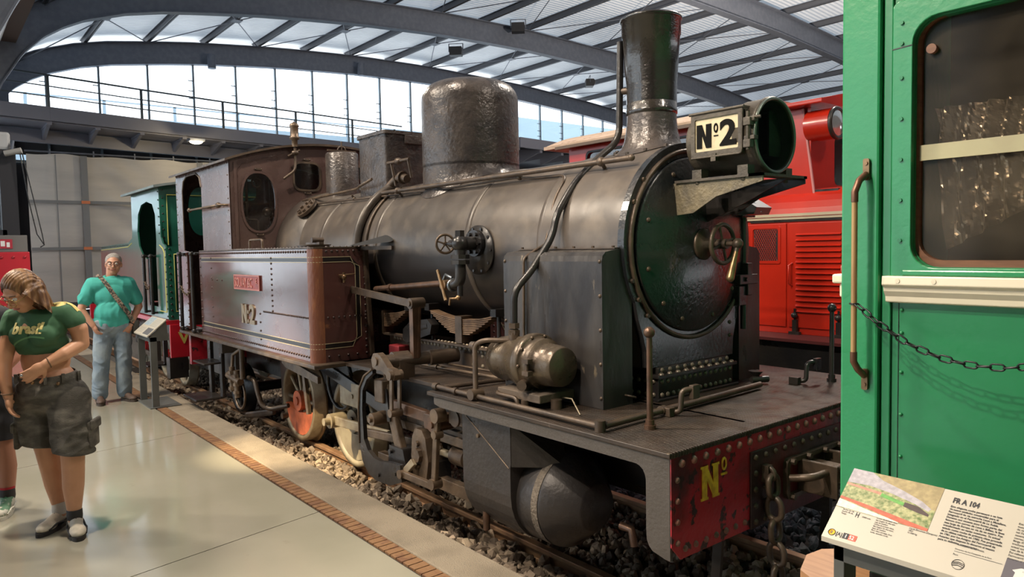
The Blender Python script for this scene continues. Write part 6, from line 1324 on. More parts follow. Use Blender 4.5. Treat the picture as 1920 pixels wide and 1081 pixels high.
fr = RB_('window_pillar', mat('railcar_black', (.02, .02, .025), .5), lambda b: (b.box(-20.3, -20.05, 1.52, 1.84, 2.18, 4.2), b.box(-20.3, -20.05, -.6, 1.6, 2.18, 2.30), b.box(-20.3, -20.05, -.6, -.4, 2.18, 4.2)))
RB_('window_rail', steel, lambda b: (b.box(-20.2, -20.1, 1.38, 1.44, 2.3, 4.1), b.box(-20.2, -20.1, -.4, 1.45, 3.22, 3.30)))
RB_('window_pane', glass_mat('railcar_glass', (.85, .92, .95), .1, .02), lambda b: b.add([(-20.15, -.4, 2.3), (-20.15, 1.5, 2.3), (-20.15, 1.5, 4.1), (-20.15, -.4, 4.1)], [(0, 1, 2, 3)]))
RB_('roof_edge', mat('railcar_beige', (.42, .42, .42), .5), lambda b: (b.box(-20.4, -20.0, -.6, 1.75, 4.1, 4.5)), bevel=.06)
RB_('wheel_set', blk, lambda b: (b.cyl((-20.8, .1, .17), (-20.8, 1.3, .17), .05), b.cyl((-20.8, .1, .17), (-20.8, .2, .17), .35), b.cyl((-20.8, 1.2, .17), (-20.8, 1.3, .17), .35)))
t = thing('security_camera', 'small beige security camera fixed at the top of the far left pillar', 'camera', (-19.9, 1.75, 4.05))
b = MB(); b.cyl((-19.9, 1.62, 4.0), (-19.8, 1.93, 4.08), .065, n=16); b.build('camera_body', mat('camera_beige', (.35, .33, .30), .5), t)
b = MB(); b.cyl((-20.0, 1.8, 4.3), (-19.85, 1.75, 4.08), .03, n=8); b.build('camera_arm', steel, t)
b = MB()
for d_ in (0, .1): b.tube([(-19.9, 1.90+d_*.4, 4.1), (-19.9, 2.02+d_, 3.0), (-19.9, 2.15+d_, 2.2), (-19.9, 2.28, 1.95), (-19.9, 2.2, 1.9)], .012, 6)
tag(b.build('cable', blk), 'thin dark loose cables hanging in front of the left edge of the curtain', 'cable')
# ------------------------------------------------------------------ people
from mathutils import noise as NZ
def folds(amp, fx, fy, fz, seed=0.0, sharp=.6):
    def f(co):
        q = Vector((co.x*fx+seed, co.y*fy-seed, co.z*fz+NZ.noise(Vector((co.x*5, co.y*5, co.z*4+seed)))*2.2))
        n_ = NZ.noise(q); return amp*(1-abs(n_)*2.2 if sharp else n_)
    return f
def cap_mesh(p, q, r1, r2, n=18, k=5):
    b = MB(); p, q = V(p), V(q); x, y, d = frame(q-p); prof = []
    L_ = (q-p).length
    for i in range(k+1): a = -pi/2+pi/2*i/k; prof.append((r1*cos(a)+1e-4, r1*sin(a)))
    for i in range(k+1): a = pi/2*i/k; prof.append((r2*cos(a)+1e-4, L_+r2*sin(a)))
    b.lathe(prof, p, d, n=n, cap=True); return b
def blob(prims, voxel=.006, smooth=8, cuts=(), wrinkle=None, shrink=0):
    b = MB()
    for pr in prims:
        if pr[0] == 'c':
            m = cap_mesh(*pr[1:5]); b.add(m.v, m.f)
        elif pr[0] == 'e':
            c, rad = pr[1], pr[2]; rot = pr[3] if len(pr) > 3 else None
            m = MB(); m.ball((0, 0, 0), 1, 24, 14, sc=rad); mt = Matrix.Translation(V(c)) @ (rot.to_4x4() if rot is not None else Matrix.Identity(4)); m.xf(mt); b.add(m.v, m.f)
        elif pr[0] == 'b': b.add(pr[1].v, pr[1].f)
    me = bpy.data.meshes.new('tmp'); me.from_pydata([tuple(v) for v in b.v], [], b.f)
    bm = bmesh.new(); bm.from_mesh(me); bmesh.ops.recalc_face_normals(bm, faces=bm.faces); bm.to_mesh(me); bm.free()
    ob = bpy.data.objects.new('tmp', me); COL.objects.link(ob)
    r = ob.modifiers.new('r', 'REMESH'); r.mode = 'VOXEL'; r.voxel_size = voxel
    if smooth: s_ = ob.modifiers.new('s', 'SMOOTH'); s_.factor = .5; s_.iterations = smooth
    dg = bpy.context.evaluated_depsgraph_get(); out = bpy.data.meshes.new_from_object(ob.evaluated_get(dg))
    COL.objects.unlink(ob); bpy.data.objects.remove(ob)
    bm = bmesh.new(); bm.from_mesh(out); bpy.data.meshes.remove(out)
    for co, no in cuts: bmesh.ops.bisect_plane(bm, geom=bm.verts[:]+bm.edges[:]+bm.faces[:], plane_co=co, plane_no=no, clear_outer=True)
    if wrinkle:
        bm.normal_update()
        for v in bm.verts: v.co += v.normal*wrinkle(v.co)
    bm.verts.index_update(); m = MB(); m.add([v.co.copy() for v in bm.verts], [[v.index for v in f.verts] for f in bm.faces], True); bm.free()
    return m
def hand(prims, wrist, palm_dir, palm_n, size=1.0, curl=.35, thumb_side=1, spread=.12):
    """five separate fingers. palm_dir: wrist to knuckles, palm_n: out of the palm (fingers curl to it)"""
    d = V(palm_dir).normalized(); nn = V(palm_n); nn = (nn-d*nn.dot(d)).normalized(); s = d.cross(nn)*thumb_side; w = V(wrist); k = size
    prims.append(('e', w+d*.045*k, (.021*k, .042*k, .048*k), Matrix((nn, s, d)).transposed()))
    prims.append(('c', w, w+d*.03*k, .024*k, .024*k))
    for i, (off, ln) in enumerate(((.030, .072), (.010, .080), (-.010, .074), (-.029, .058))):
        p = w+d*.078*k+s*off*k; a = curl; dirn = (d+s*(off*spread*20)).normalized()
        for j, f in enumerate((.45, .32, .23)):
            a2 = a*(1+j*.9); dd = (dirn*cos(a2)+nn*sin(a2)).normalized(); q = p+dd*(ln*f*k)
            prims.append(('c', p, q, (.0098-.0008*j)*k, (.0092-.0009*j)*k)); p = q
        
    p = w+d*.022*k+s*.030*k
    for j, (ln, r) in enumerate(((.038, .0125), (.030, .0108), (.022, .0098))):
        dd = (d*(.55+.18*j)+s*(.8-.25*j)+nn*.35).normalized(); q = p+dd*ln*k; prims.append(('c', p, q, r*k, r*.92*k)); p = q
def head(prims, c, f, u, k=1.0, female=False):
    f = V(f).normalized(); u = V(u); u = (u-f*u.dot(f)).normalized(); l = u.cross(f); c = V(c)
    Rm = Matrix((f, l, u)).transposed(); A = lambda a, b_, g: c+(f*a+l*b_+u*g)*k
    E_ = lambda p, r: prims.append(('e', p, tuple(x*k for x in r), Rm))
    E_(A(-.012, 0, .025), (.094, .076, .088)); E_(A(.022, 0, -.02), (.066, .064, .085)); E_(A(.045, 0, -.075), (.036, .038, .032))
    E_(A(.045, .034, -.03), (.034, .026, .03)); E_(A(.045, -.034, -.03), (.034, .026, .03)); E_(A(.066, 0, .030), (.022, .052, .018))
    prims.append(('c', A(.082, 0, .015), A(.105, 0, -.022), .008*k, .0135*k)); E_(A(.094, .012, -.024), (.010, .008, .008)); E_(A(.094, -.012, -.024), (.010, .008, .008))
    E_(A(.080, 0, -.048), (.012, .024, .006)); E_(A(.078, 0, -.060), (.012, .020, .007))
    for s in (-1, 1): E_(A(-.005, s*.075, -.005), (.018, .010, .031))
    return f, l, u, A
def face_parts(root, A, f, l, u, k, lips, brow, glasses=None):
    b = MB()
    for s in (-1, 1): b.ball(A(.0775, s*.031, .012), .0125*k, 14, 8)
    b.build('eyes', mat('eye_white', (.7, .67, .62), .25), root)
    b = MB()
    for s in (-1, 1): b.ball(A(.0865, s*.031, .011), .0055*k, 10, 6)
    b.build('iris', mat('iris_dark', (.05, .03, .02), .2), root)
    b = MB()
    for s in (-1, 1): b.tube([A(.084, s*.014, .033), A(.090, s*.032, .040), A(.076, s*.052, .034)], .0035*k, 6)
    b.build('eyebrows', brow, root)
    b = MB(); b.tube([A(.083, -.024, -.053), A(.0925, -.008, -.052), A(.0925, .008, -.052), A(.083, .024, -.053)], .0045*k, 6); b.build('lips', lips, root)
    if glasses:
        b = MB()
        for s in (-1, 1):
            b.torus(A(.104, s*.033, .006), f, .025*k*glasses[1], .0022*k*glasses[2], n=26, k=6); b.tube([A(.104, s*.056, .010), A(.085, s*.078, .012), A(-.01, s*.083, .010)], .002*k, 6)
        b.tube([A(.105, -.010, .010), A(.109, 0, .013), A(.105, .010, .010)], .002*k, 6); b.build('glasses', glasses[0], root)
def limb(prims, pts):
    for (p, r1), (q, r2) in zip(pts, pts[1:]): prims.append(('c', p, q, r1, r2))
def shoe(root, heel, toe, up=.075, main=None, sole=None, name='shoe', lace=None, k=1.0):
    h, t = V(heel), V(toe); d = (t-h); d.z = 0; d.normalize(); s = Vector((-d.y, d.x, 0)); L_ = .27*k
    c = h-d*.045*k
    pr = [('e', c+d*.06*k+Vector((0, 0, .052*k)), (.070*k, .040*k, .045*k), Matrix((d, s, Vector((0, 0, 1)))).transposed()), ('e', c+d*.19*k+Vector((0, 0, .040*k)), (.082*k, .046*k, .034*k), Matrix((d, s, Vector((0, 0, 1)))).transposed()), ('c', c+d*.055*k+Vector((0, 0, .06*k)), c+d*.055*k+Vector((0, 0, .095*k)), .042*k, .040*k), ('c', c+d*.08*k+Vector((0, 0, .07*k)), c+d*.17*k+Vector((0, 0, .045*k)), .034*k, .036*k)]
    m = blob(pr, .005, 4, cuts=[((0, 0, .018), (0, 0, -1)), ((0, 0, .102*k), (0, 0, 1))]); o = m.build(name, main, root)
    pts = []
    for i in range(28):
        a = 2*pi*i/28; x = .13*k+.148*k*cos(a); w_ = (.047 if cos(a) > 0 else .040)*k*(abs(sin(a))**.8)*(1 if sin(a) > 0 else -1); p = c+d*x+s*w_; pts.append((p.x, p.y))
    b = MB(); b.prism(pts, (.0, .026*k), 'z'); b.build('sole', sole, o, bevel=.004)
    if lace:
        b = MB()
        for i in range(5): p = c+d*(.095+.024*i)*k+Vector((0, 0, (.100-.011*i)*k)); b.tube([p+s*.022*k-Vector((0, 0, .010)), p+Vector((0, 0, .004)), p-s*.022*k-Vector((0, 0, .010))], .004*k, 6)
        b.build('laces', lace, o)
        b = MB()
        for sg in (-1, 1): b.tube([c+d*.03*k+s*sg*.041*k+Vector((0, 0, .055)), c+d*.10*k+s*sg*.047*k+Vector((0, 0, .040)), c+d*.17*k+s*sg*.049*k+Vector((0, 0, .050)), c+d*.23*k+s*sg*.040*k+Vector((0, 0, .030))], .006*k, 6)
        b.build('shoe_stripe', sole, o)
    return o
lip = mat('lips', (.42, .13, .11), .4)
# ---- the man in turquoise
mx_, my_ = -9.36, 1.66
MN = thing('person', 'person in turquoise polo shirt and light blue jeans with patterned bag strap, hand in pocket', 'person', (mx_, my_, 0), 0, local=True)
skm = mat('skin_man', (.55, .29, .19), .5, col2=(.50, .24, .15), cscale=12)
J = dict(head=(0, .075, 1.575), neck=(-.01, .05, 1.42), rs=(0, -.165, 1.37), ls=(0, .235, 1.36), re=(.02, -.275, 1.08), rw=(.09, -.175, .90), le=(.0, .315, 1.08), lw=(.09, .20, .88))
pr = []; f, l, u, A = head(pr, J['head'], (1, -.25, -.02), (0, 0, 1), 1.06)
limb(pr, [(J['neck'], .058), ((.01, .05, 1.52), .055)]); limb(pr, [((0, .04, 1.30), .12), ((0, .04, .98), .14)])
limb(pr, [(J['rs'], .052), (J['re'], .043), (J['rw'], .030)]); limb(pr, [(J['ls'], .052), (J['le'], .043), (J['lw'], .030)])
hand(pr, J['rw'], (.1, .4, -1), (-.3, .9, 0), 1.0, .4, -1); hand(pr, J['lw'], (.15, -.5, -.9), (-.9, -.4, 0), 1.05, .5, -1, .06)
blob(pr, .0055, 5).build('body', skm, MN)
face_parts(MN, A, f, l, u, 1.06, lip, mat('brow_grey', (.2, .15, .12), .8), (mat('frame_dark', (.03, .02, .02), .3), 1.0, 1.0))
b = blob([('e', A(-.022, 0, .042), (.101, .087, .089), Matrix((f, l, u)).transposed())], .006, 2, cuts=[(A(.048, 0, .06), f*.9+u*-.45), (A(0, 0, .015), -u+f*.7)]); b.build('hair', mat('hair_grey', (.32, .30, .28), .7, col2=(.2, .18, .16), cscale=60), MN)
polo = mat('polo_turquoise', (.06, .42, .36), .8, 0, col2=(.05, .37, .32), cscale=4)
wr = folds(.009, 7, 9, 5, 1.3)
pr = [('c', (0, -.10, 1.34), (0, .18, 1.33), .105, .105), ('e', (.02, .04, 1.22), (.125, .20, .17)), ('e', (.035, .035, 1.03), (.145, .185, .17)), ('c', (.01, -.02, .93), (.01, .09, .93), .138, .138), ('c', (0, .045, 1.36), (0, .05, 1.415), .085, .065)]
limb(pr, [((0, -.14, 1.36), .078), ((.012, -.235, 1.19), .072)]); limb(pr, [((0, .21, 1.35), .078), ((.0, .29, 1.17), .072)])
pol = blob(pr, .007, 10, cuts=[((0, 0, .865), (0, .22, -1)), ((.012, -.225, 1.205), (0, -.5, -1)) if False else ((0, 0, .86), (0, 0, -1)), ((0, .05, 1.425), (-.35, 0, 1))], wrinkle=wr); pol = pol.build('polo_shirt', polo, MN)
b = MB(); b.tube([(-.045, .0, 1.445), (.0, -.03, 1.44), (.06, -.01, 1.405), (.085, .045, 1.355), (.06, .10, 1.40), (.0, .125, 1.44), (-.045, .10, 1.445)], .014, 8); b.build('collar', polo, pol)
jean = mat('jeans_light', (.20, .26, .32), .85, 0, col2=(.30, .36, .40), cscale=7, bump=.3, bscale=120)
wrj = folds(.008, 9, 9, 11, 4.1)
pr = [('c', (0, -.04, .90), (0, .10, .90), .135, .135), ('e', (-.03, .03, .84), (.13, .17, .13))]
limb(pr, [((0, -.055, .84), .108), ((.02, -.10, .50), .082), ((-.02, -.125, .10), .078)]); limb(pr, [((0, .125, .84), .108), ((.03, .125, .50), .082), ((-.01, .125, .10), .076)])
blob(pr, .007, 8, cuts=[((0, 0, .05), (0, 0, -1)), ((0, 0, .97), (0, 0, 1))], wrinkle=wrj).build('jeans', jean, MN)
bs_ = mat('shoe_brown', (.09, .055, .04), .6); bso = mat('sole_brown', (.05, .035, .025), .7)
shoe(MN, (-.02, -.125, 0), (.25, -.16, 0), main=bs_, sole=bso, lace=mat('lace_brown', (.2, .15, .1), .8)); shoe(MN, (-.01, .125, 0), (.22, .20, 0), main=bs_, sole=bso, lace=MATS['lace_brown'])
stm = mat('strap_pattern', (.30, .24, .18), .7, 0, col2=(.05, .05, .045), cscale=45, cpow=(.48, .52), col3=(.35, .06, .05), c3scale=30)
b = MB()
SP = [(-.02, -.09, 1.455), (.05, -.075, 1.44), (.125, -.03, 1.36), (.165, .03, 1.24), (.19, .10, 1.12), (.17, .175, 1.01), (.09, .235, .90)]
for p, q in zip(SP, SP[1:]): b.bar(p, q, .048, .008, up=(1, .25, .15))
b.tube([(-.02, -.09, 1.455), (-.1, 0, 1.40), (-.15, .10, 1.2), (-.08, .22, .95)], .02, 8)
bg_ = MB(); bg_.box(-.12, .08, .225, .30, .76, .93)
st_ = b.build('bag_strap', stm, MN); bg_.build('shoulder_bag', mat('bag_grey', (.12, .12, .11), .8), MN, bevel=.02)
b = MB(); b.torus((.088, .205, .895), (.2, -.5, -.9), .034, .006); b.build('wristwatch', blk, MN)

# ---- the woman in the green cropped top (coordinates relative to her base)
wx, wy = -5.17, .58
WN = thing('person', 'person with long brown hair, green cropped top and grey denim cargo shorts, looking down', 'person', (wx, wy, 0), 0, local=True)
skw = mat('skin_woman', (.62, .32, .19), .48, col2=(.56, .28, .16), cscale=9)
fd = Vector((.77, -.64, 0)); ld = Vector((.64, .77, 0))
hc = Vector((.055, -.12, 1.475))
pr = []; f, l, u, A = head(pr, hc, (.50, -.70, -.62), (.28, -.40, 1), 1.02, True)
limb(pr, [((-.01, -.055, 1.35), .05), ((.02, -.10, 1.42), .048)])
LS, LE, LW = (.075, .100, 1.335), (.10, .165, 1.150), (.155, -.035, 1.05); RS, RE, RW = (-.070, -.155, 1.315), (-.045, -.215, 1.06), (.02, -.21, .865)
limb(pr, [(LS, .056), ((.10, .155, 1.24), .050), (LE, .044), ((.145, .065, 1.10), .040), (LW, .027)]); limb(pr, [(RS, .050), (RE, .040), ((-.01, -.22, .96), .036), (RW, .026)])
limb(pr, [((-.005, -.035, 1.26), .115), ((-.02, -.015, 1.10), .105)]); pr += [('e', (-.01, -.01, 1.06), (.115, .135, .14), Matrix((fd, ld, Vector((0, 0, 1)))).transposed()), ('e', (-.01, 0, .93), (.125, .155, .12), Matrix((fd, ld, Vector((0, 0, 1)))).transposed())]
hand(pr, LW, (.02, -.72, -.50), (-.8, -.3, -.1), .95, .30, 1, .16); hand(pr, RW, (.18, .05, -1), (.3, .9, 0), .9, .35, -1, .06)
# legs below the shorts
limb(pr, [((.06, .085, .80), .09), ((.09, .09, .48), .066), ((.075, .09, .36), .062), ((.07, .087, .28), .060), ((.075, .085, .12), .038), ((.08, .085, .08), .038)])
limb(pr, [((-.07, -.06, .80), .09), ((-.06, -.02, .48), .066), ((-.09, 0, .36), .062), ((-.10, .01, .28), .058), ((-.105, .03, .12), .038), ((-.10, .03, .08), .038)])
blob(pr, .0052, 5).build('body', skw, WN)
face_parts(WN, A, f, l, u, .96, lip, mat('brow_brown', (.08, .045, .025), .8), (mat('frame_gold', (.55, .42, .18), .25, .9), 1.08, .8))
topm = mat('top_green', (.05, .14, .07), .8, 0, col2=(.043, .12, .06), cscale=6)
Rt = Matrix((fd, ld, Vector((0, 0, 1)))).transposed()
wrt = folds(.004, 9, 9, 14, 2.2)
pr = [('c', Vector(RS)*.8+Vector((0, 0, .262)), Vector(LS)*.8+Vector((0, 0, .265)), .066, .070), ('e', (-.0, -.03, 1.26), (.110, .150, .13), Rt), ('e', Vector((0, -.03, 1.215))+fd*.055+ld*.06, (.075, .078, .075), Rt), ('e', Vector((0, -.03, 1.215))+fd*.055-ld*.06, (.075, .078, .075), Rt), ('e', (-.01, -.025, 1.16), (.118, .148, .10), Rt), ('c', (-.01, -.05, 1.35), (-.005, -.07, 1.39), .075, .058)]
limb(pr, [(LS, .060), ((.092, .135, 1.29), .060)]); limb(pr, [(RS, .058), ((-.065, -.178, 1.25), .054)])
tp = blob(pr, .006, 7, cuts=[((0, 0, 1.105), (0, 0, -1)), ((-.005, -.06, 1.385), (.25, -.2, 1))], wrinkle=wrt).build('cropped_top', topm, WN)
shoe_y = mat('stripe_yellow', (.62, .50, .16), .7)
#STRIPE
# chest lettering, bent onto the front of the top
cu = bpy.data.curves.new('t', 'FONT'); cu.body = 'brasil'; cu.size = .085; cu.offset = .0035; cu.extrude = .001; cu.resolution_u = 2; cu.align_x = 'CENTER'
ob_ = bpy.data.objects.new('t', cu); COL.objects.link(ob_); me_ = bpy.data.meshes.new_from_object(ob_.evaluated_get(bpy.context.evaluated_depsgraph_get())); COL.objects.unlink(ob_); bpy.data.objects.remove(ob_)
from mathutils.bvhtree import BVHTree
bv_ = BVHTree.FromPolygons([tuple(Vector(v.co)+ABS[tp.name]) for v in tp.data.vertices], [tuple(p.vertices) for p in tp.data.polygons])
b = MB(); vs = []; a_, z_ = Vector((.005, .015, 0)), Vector((.112, .160, 0)); pw = Vector((.80, -.60, 0))
for i in range(13):
    for w_ in (-.02, -.007, .007, .02):
        p = a_.lerp(z_, i/12)+pw*w_; h = bv_.ray_cast(Vector((p.x, p.y, 1.7)), Vector((0, 0, -1))); q = h[0] if h[0] is not None and h[0].z > 1.25 else Vector((p.x, p.y, 1.30)); vs.append((q.x, q.y, q.z+.004))
b.add(vs, [(i*4+k, i*4+k+1, i*4+k+5, i*4+k+4) for i in range(12) for k in range(3)], True); b.build('shoulder_stripe', shoe_y, tp)
def project(verts, faces, c0, size_scale=1, dirn=fd, lat=ld, lift=.003, up_=Vector((0, 0, 1))):
    out = []
    for v in verts:
        p = c0+lat*(v[0])+up_*(v[1]); h = bv_.ray_cast(p+dirn*.5, -dirn); out.append((h[0]+dirn*(lift+v[2])) if h[0] is not None else p+dirn*.12)
    b = MB(); b.add(out, faces); return b
bm = bmesh.new(); bm.from_mesh(me_); bmesh.ops.triangulate(bm, faces=bm.faces[:]); bmesh.ops.subdivide_edges(bm, edges=bm.edges[:], cuts=1); bm.verts.index_update()
fr_ = (fd*1+ld*.0).normalized()
project([(v.co.x*.95, v.co.y, v.co.z) for v in bm.verts], [[v.index for v in f_.verts] for f_ in bm.faces], Vector((0, -.03, 1.235))).build('chest_lettering', mat('print_yellow', (.68, .58, .22), .6), tp); bm.free()
arc = [(-.10+.2*i/16, -.045+.03*sin(pi*i/16)*1.0+.05*(i/16), 0) for i in range(17)]; vs = arc+[(x, y+.010, z) for x, y, z in arc]
project(vs, [(i, i+1, 17+i+1, 17+i) for i in range(16)], Vector((0, -.03, 1.195))).build('printed_arc', mat('print_green', (.12, .28, .12), .6), tp)
hairm = mat('hair_brown', (.10, .045, .02), .38, 0, col2=(.28, .15, .065), cscale=30, cpow=(.45, .6), stretch=(1, 1, .15), bump=.6, bscale=60)
pr = [('e', A(-.020, 0, .040), (.100, .088, .092), Matrix((f, l, u)).transposed()), ('e', A(-.055, 0, -.01), (.075, .085, .10), Matrix((f, l, u)).transposed())]
for (ox, lat_, rr_) in ((-.03, .080, .026), (-.055, .072, .030), (-.005, .078, .020), (-.08, .04, .03), (-.09, 0, .035), (-.08, -.04, .03), (-.03, -.078, .026), (.0, -.076, .018)):
    p0 = A(ox, lat_, .0); 
    if lat_ > .05: q = p0+Vector((.01, .022, -.12)); e_ = q+Vector((.03, .02, -.15)); 
    elif lat_ < -.05: q = p0+Vector((.02, .0, -.12)); e_ = q+Vector((.02, -.01, -.13))
    else: q = p0+Vector((-.03, .05, -.12)); e_ = q+Vector((-.02, .03, -.10))
    limb(pr, [(p0, rr_), (q, rr_*1.05), (e_, rr_*.55)])
for k_ in range(12):
    p0 = A(.045-.012*k_, .078-.0015*k_, .01+.01*sin(k_*2.1)); q = p0+Vector((.012+.010*sin(k_*1.7), .010+.012*cos(k_*2.3), -.09)); m_ = q+Vector((.02+.014*sin(k_*2.9), .012*sin(k_*1.3), -.09)); e_ = m_+Vector((.01+.015*sin(k_), .018*sin(k_*1.9), -.11-.025*(k_ % 3))); limb(pr, [(p0, .013), (q, .017), (m_, .014), (e_, .006)])
for k_ in range(9):
    t_ = k_/8; p0 = A(.055-.07*t_, .080, .02); q = Vector((.145-.07*t_+.01*sin(k_*2.7), -.105+.07*t_, 1.395+.01*sin(k_*1.9))); m_ = Vector((.150-.06*t_+.012*sin(k_*3.1), -.110+.085*t_, 1.315)); e_ = Vector((.145-.05*t_+.015*sin(k_*1.7), -.105+.08*t_+.015*sin(k_*2.2), 1.235+.03*(k_ % 3))); limb(pr, [(p0, .016), (q, .018), (m_, .015), (e_, .005)])
whr = lambda co: .0022*sin(co.x*260+co.y*210+12*sin(co.z*14))
blob(pr, .005, 3, cuts=[(A(.058, 0, .045), f*.93+u*-.22)], wrinkle=whr).build('hair', hairm, WN)
for sg in (1,): b = MB(); b.ball(A(-.0, .088, -.038), .006, 10, 6); b.build('earring', mat('pearl', (.7, .68, .62), .2), WN)
den = mat('denim_grey', (.075, .068, .058), .85, 0, col2=(.22, .20, .17), cscale=9, cpow=(.42, .72), bump=.4, bscale=110, stretch=(1, 1, 2.2))
wrd = folds(.009, 7, 7, 13, 7.7)
pr = [('e', (-.01, .0, .945), (.132, .172, .10), Rt), ('e', (-.015, .0, .86), (.15, .195, .13), Rt)]
limb(pr, [((.055, .085, .83), .118), ((.10, .09, .62), .112), ((.10, .095, .47), .112)]); limb(pr, [((-.07, -.075, .83), .118), ((-.065, -.055, .62), .112), ((-.065, -.04, .49), .110)])
sh_ = blob(pr, .0065, 7, cuts=[((0, 0, .985), (.12, -.1, 1)), ((0, 0, .535), (-.15, -.12, -1))], wrinkle=wrd).build('cargo_shorts', den, WN)
b = MB(); bx_ = [(-.0, 0), (.0, 0)]
def pocket(c, out, w_, h_, t_, flap=True):
    out = V(out).normalized(); side = Vector((-out.y, out.x, 0)); c = V(c)
    pk = MB(); pk.box(-w_/2, w_/2, 0, t_, -h_/2, h_/2); pk.box(-w_/2-.006, w_/2+.006, t_*.6, t_+.012, h_/2-.05, h_/2+.012); 
    mt = Matrix.Identity(4); 
    for i in range(3): mt[i][0] = side[i]; mt[i][1] = out[i]; mt[i][2] = (0, 0, 1)[i]; mt[i][3] = c[i]
    pk.xf(mt); o = pk.build('cargo_pocket', den, sh_, bevel=.012)
pocket((.125, .185, .60), (.45, .9, 0), .14, .16, .03); pocket((-.12, -.145, .60), (-.3, -.9, 0), .13, .15, .03)
pts = [Vector((.0, .0, .975))+(fd*cos(a)*.136+ld*sin(a)*.178)-Vector((0, 0, .0)) for a in [2*pi*i/40 for i in range(40)]]
b = MB()
for a in (-.9, -.35, .35, .9, 1.6): p = Vector((-.008, .0, .955))+fd*cos(a)*.140+ld*sin(a)*.182; b.box(p.x-.008, p.x+.008, p.y-.008, p.y+.008, p.z-.025, p.z+.03)
b.build('belt_loops', den, sh_)
b = MB(); p = Vector((-.008, 0, .945))+fd*.150; b.ball(p, .012, 12, 6); p = Vector((-.008, 0, .93))+fd*.11+ld*.125; b.ball(p, .011, 12, 6); b.build('buttons', brass, sh_)
b = MB(); b.torus((.02, -.212, .885), (.05, 0, 1), .031, .004); b.torus(V(LW)+Vector((-.0, .02, .01)), (0, -.8, -.3), .030, .0035); b.build('bracelets', mat('bracelet', (.16, .09, .05), .6), WN)
b = MB(); b.ball(V(LW)+Vector((.035, -.12, -.045)), .009, 8, 5); b.build('ring', mat('silver', (.6, .6, .6), .2, 1), WN)
whs = mat('shoe_white', (.62, .56, .46), .6, col2=(.50, .45, .36), cscale=30); blks = mat('shoe_black', (.025, .022, .022), .6)
shoe(WN, (-.125, .045, 0), (.07, -.125, 0), main=whs, sole=blks, lace=blks, k=1.0); shoe(WN, (.05, .09, 0), (.28, .075, 0), main=whs, sole=blks, lace=blks, k=1.0)
b = MB(); b.lathe([(.041, .08), (.044, .10), (.043, .135), (.040, .14)], (.078, .085, 0), n=24, cap=False); b.build('sock', blks, WN)
b = MB(); b.lathe([(.041, .08), (.044, .10), (.043, .15), (.040, .155)], (-.103, .03, 0), n=24, cap=False); b.build('sock', mat('sock_white', (.6, .58, .54), .9), WN)

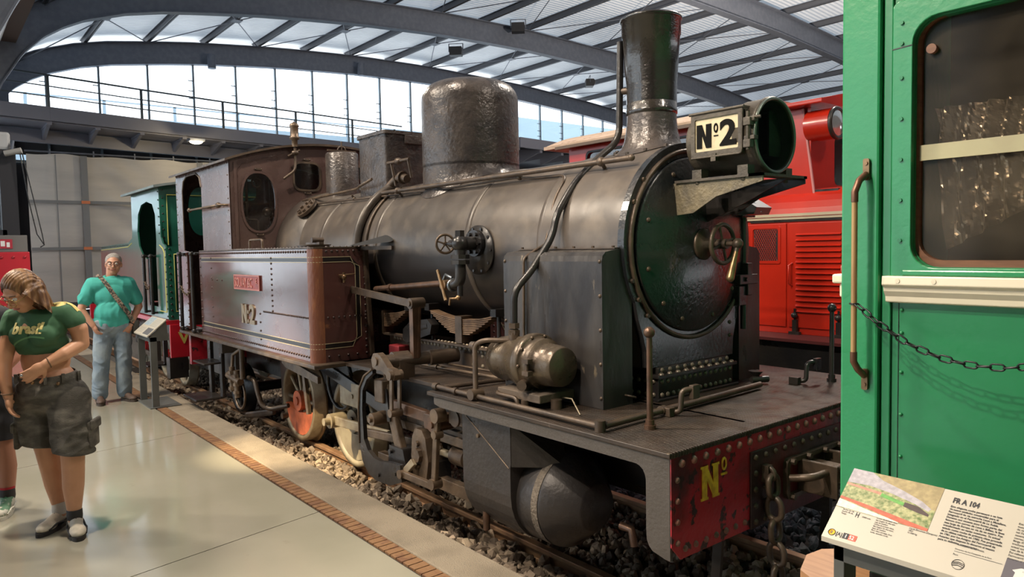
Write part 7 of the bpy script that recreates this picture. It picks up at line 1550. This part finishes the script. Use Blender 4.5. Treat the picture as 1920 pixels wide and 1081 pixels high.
# ---- a darker figure leaning behind her at the left edge, and a sandalled one beside
def simple_person(lab, base, rz, shirt, short, skin, hairc, shoes, hgt=1.0, lean=.12, sleeves=True, sandal=False):
    t = thing('person', lab, 'person', (base[0], base[1], 0), rz, local=True)
    pr = []; f, l, u, A = head(pr, (lean+.09, 0, 1.50*hgt), (1, 0, -.5), (.4, 0, 1), .98)
    limb(pr, [((lean*.7, 0, 1.36*hgt), .055), ((lean+.05, 0, 1.45*hgt), .052)]); limb(pr, [((lean*.5, 0, 1.25*hgt), .11), ((0, 0, .95*hgt), .12)])
    for s in (-1, 1):
        limb(pr, [((lean*.6, s*.17, 1.32*hgt), .05), ((lean*.6+.02, s*.23, 1.05*hgt), .042), ((lean*.6+.16, s*.16, .92*hgt), .028)]); hand(pr, (lean*.6+.16, s*.16, .92*hgt), (.8, -s*.3, -.2), (0, -s*.4, -1) if False else (0, -s, -.2), .95, .4, s)
        limb(pr, [((0, s*.09, .82*hgt), .09), ((.02, s*.10, .46*hgt), .062), ((-.02, s*.10, .30*hgt), .06), ((-.01, s*.10, .08), .038)])
        if sandal: pr += [('c', (-.02, s*.10, .055), (.10, s*.11, .045), .034, .036)]+[('c', (.12, s*.10+o*.018, .042), (.175-.012*abs(o+s*.8), s*.105+o*.021, .034), .013, .011) for o in (-2, -1, 0, 1, 2)]
    blob(pr, .0065, 5).build('body', skin, t); face_parts(t, A, f, l, u, .98, lip, MATS['brow_brown'])
    blob([('e', A(-.020, 0, .036), (.102, .089, .094), Matrix((f, l, u)).transposed()), ('e', A(-.06, 0, -.02), (.065, .08, .08), Matrix((f, l, u)).transposed())], .006, 2, cuts=[(A(.055, 0, .05), f*.93+u*-.22)]).build('hair', hairc, t)
    pr = [('c', (lean*.6, -.13, 1.30*hgt), (lean*.6, .13, 1.30*hgt), .09, .09), ('e', (lean*.5, 0, 1.20*hgt), (.125, .185, .16)), ('e', (lean*.25, 0, 1.0*hgt), (.135, .175, .18)), ('c', (lean*.75, 0, 1.33*hgt), (lean*.9, 0, 1.39*hgt), .075, .06)]
    for s in (-1, 1): limb(pr, [((lean*.6, s*.16, 1.31*hgt), .07), ((lean*.6+.01, s*.21, 1.15*hgt), .066)])
    blob(pr, .007, 8, cuts=[((0, 0, .86*hgt), (0, 0, -1))], wrinkle=lambda co: .004*sin(co.z*40+co.y*25)).build('t_shirt', shirt, t)
    pr = [('e', (0, 0, .86*hgt), (.14, .18, .12))]
    for s in (-1, 1): limb(pr, [((0, s*.085, .82*hgt), .11), ((.01, s*.10, .52*hgt), .10)])
    blob(pr, .007, 7, cuts=[((0, 0, .50*hgt), (0, 0, -1)), ((0, 0, .95*hgt), (0, 0, 1))], wrinkle=lambda co: .004*sin(co.z*50+co.y*20)).build('shorts', short, t)
    for s in (-1, 1):
        if sandal:
            b = MB(); pts = [(-.02+.105+.14*cos(2*pi*i/24), s*.105+.05*sin(2*pi*i/24)) for i in range(24)]; b.prism(pts, (0, .028), 'z'); so = b.build('sandal', shoes, t, bevel=.006)
            b = MB(); 
            for x in (.06, .115): b.tube([(x, s*.105-.045, .025), (x+.005, s*.105-.03, .07-.012*(x > .1)), (x+.005, s*.105+.03, .07-.012*(x > .1)), (x, s*.105+.045, .025)], .010, 8)
            b.build('sandal_strap', shoes, so)
        else: 
            shoe(t, (-.01, s*.10, 0), (.25, s*.13, 0), main=shoes, sole=MATS['sole_white'] if 'sole_white' in MATS else mat('sole_white', (.6, .58, .5), .6), lace=mat('lace_green', (.05, .2, .08), .7))
            b = MB(); b.lathe([(.041, .08), (.045, .1), (.044, .16), (.041, .165)], (-.01, s*.10, 0), n=20, cap=False); b.build('sock', blks, t); b = MB(); b.lathe([(.0455, .150), (.0455, .165)], (-.01, s*.10, 0), n=20, cap=False); b.build('sock_band', mat('sock_red', (.4, .02, .03), .8), t)
    return t
blackc = mat('cloth_black', (.018, .018, .022), .8)
skd = mat('skin_dark', (.36, .16, .10), .5)
simple_person('person in black with green and white sneakers, mostly hidden behind the long haired person', (-5.86, .29), radians(-25), blackc, blackc, skd, mat('hair_dark', (.05, .03, .02), .5), mat('sneaker_green', (.10, .22, .13), .6, col2=(.6, .58, .5), cscale=12, cpow=(.48, .52)), .99, .16)
simple_person('person in black clothes and pale sandals whose foot shows at the left edge', (-5.29, .02), radians(65), blackc, blackc, skw, MATS['hair_dark'], mat('sandal_cream', (.62, .55, .42), .7), .97, .05, sandal=True)
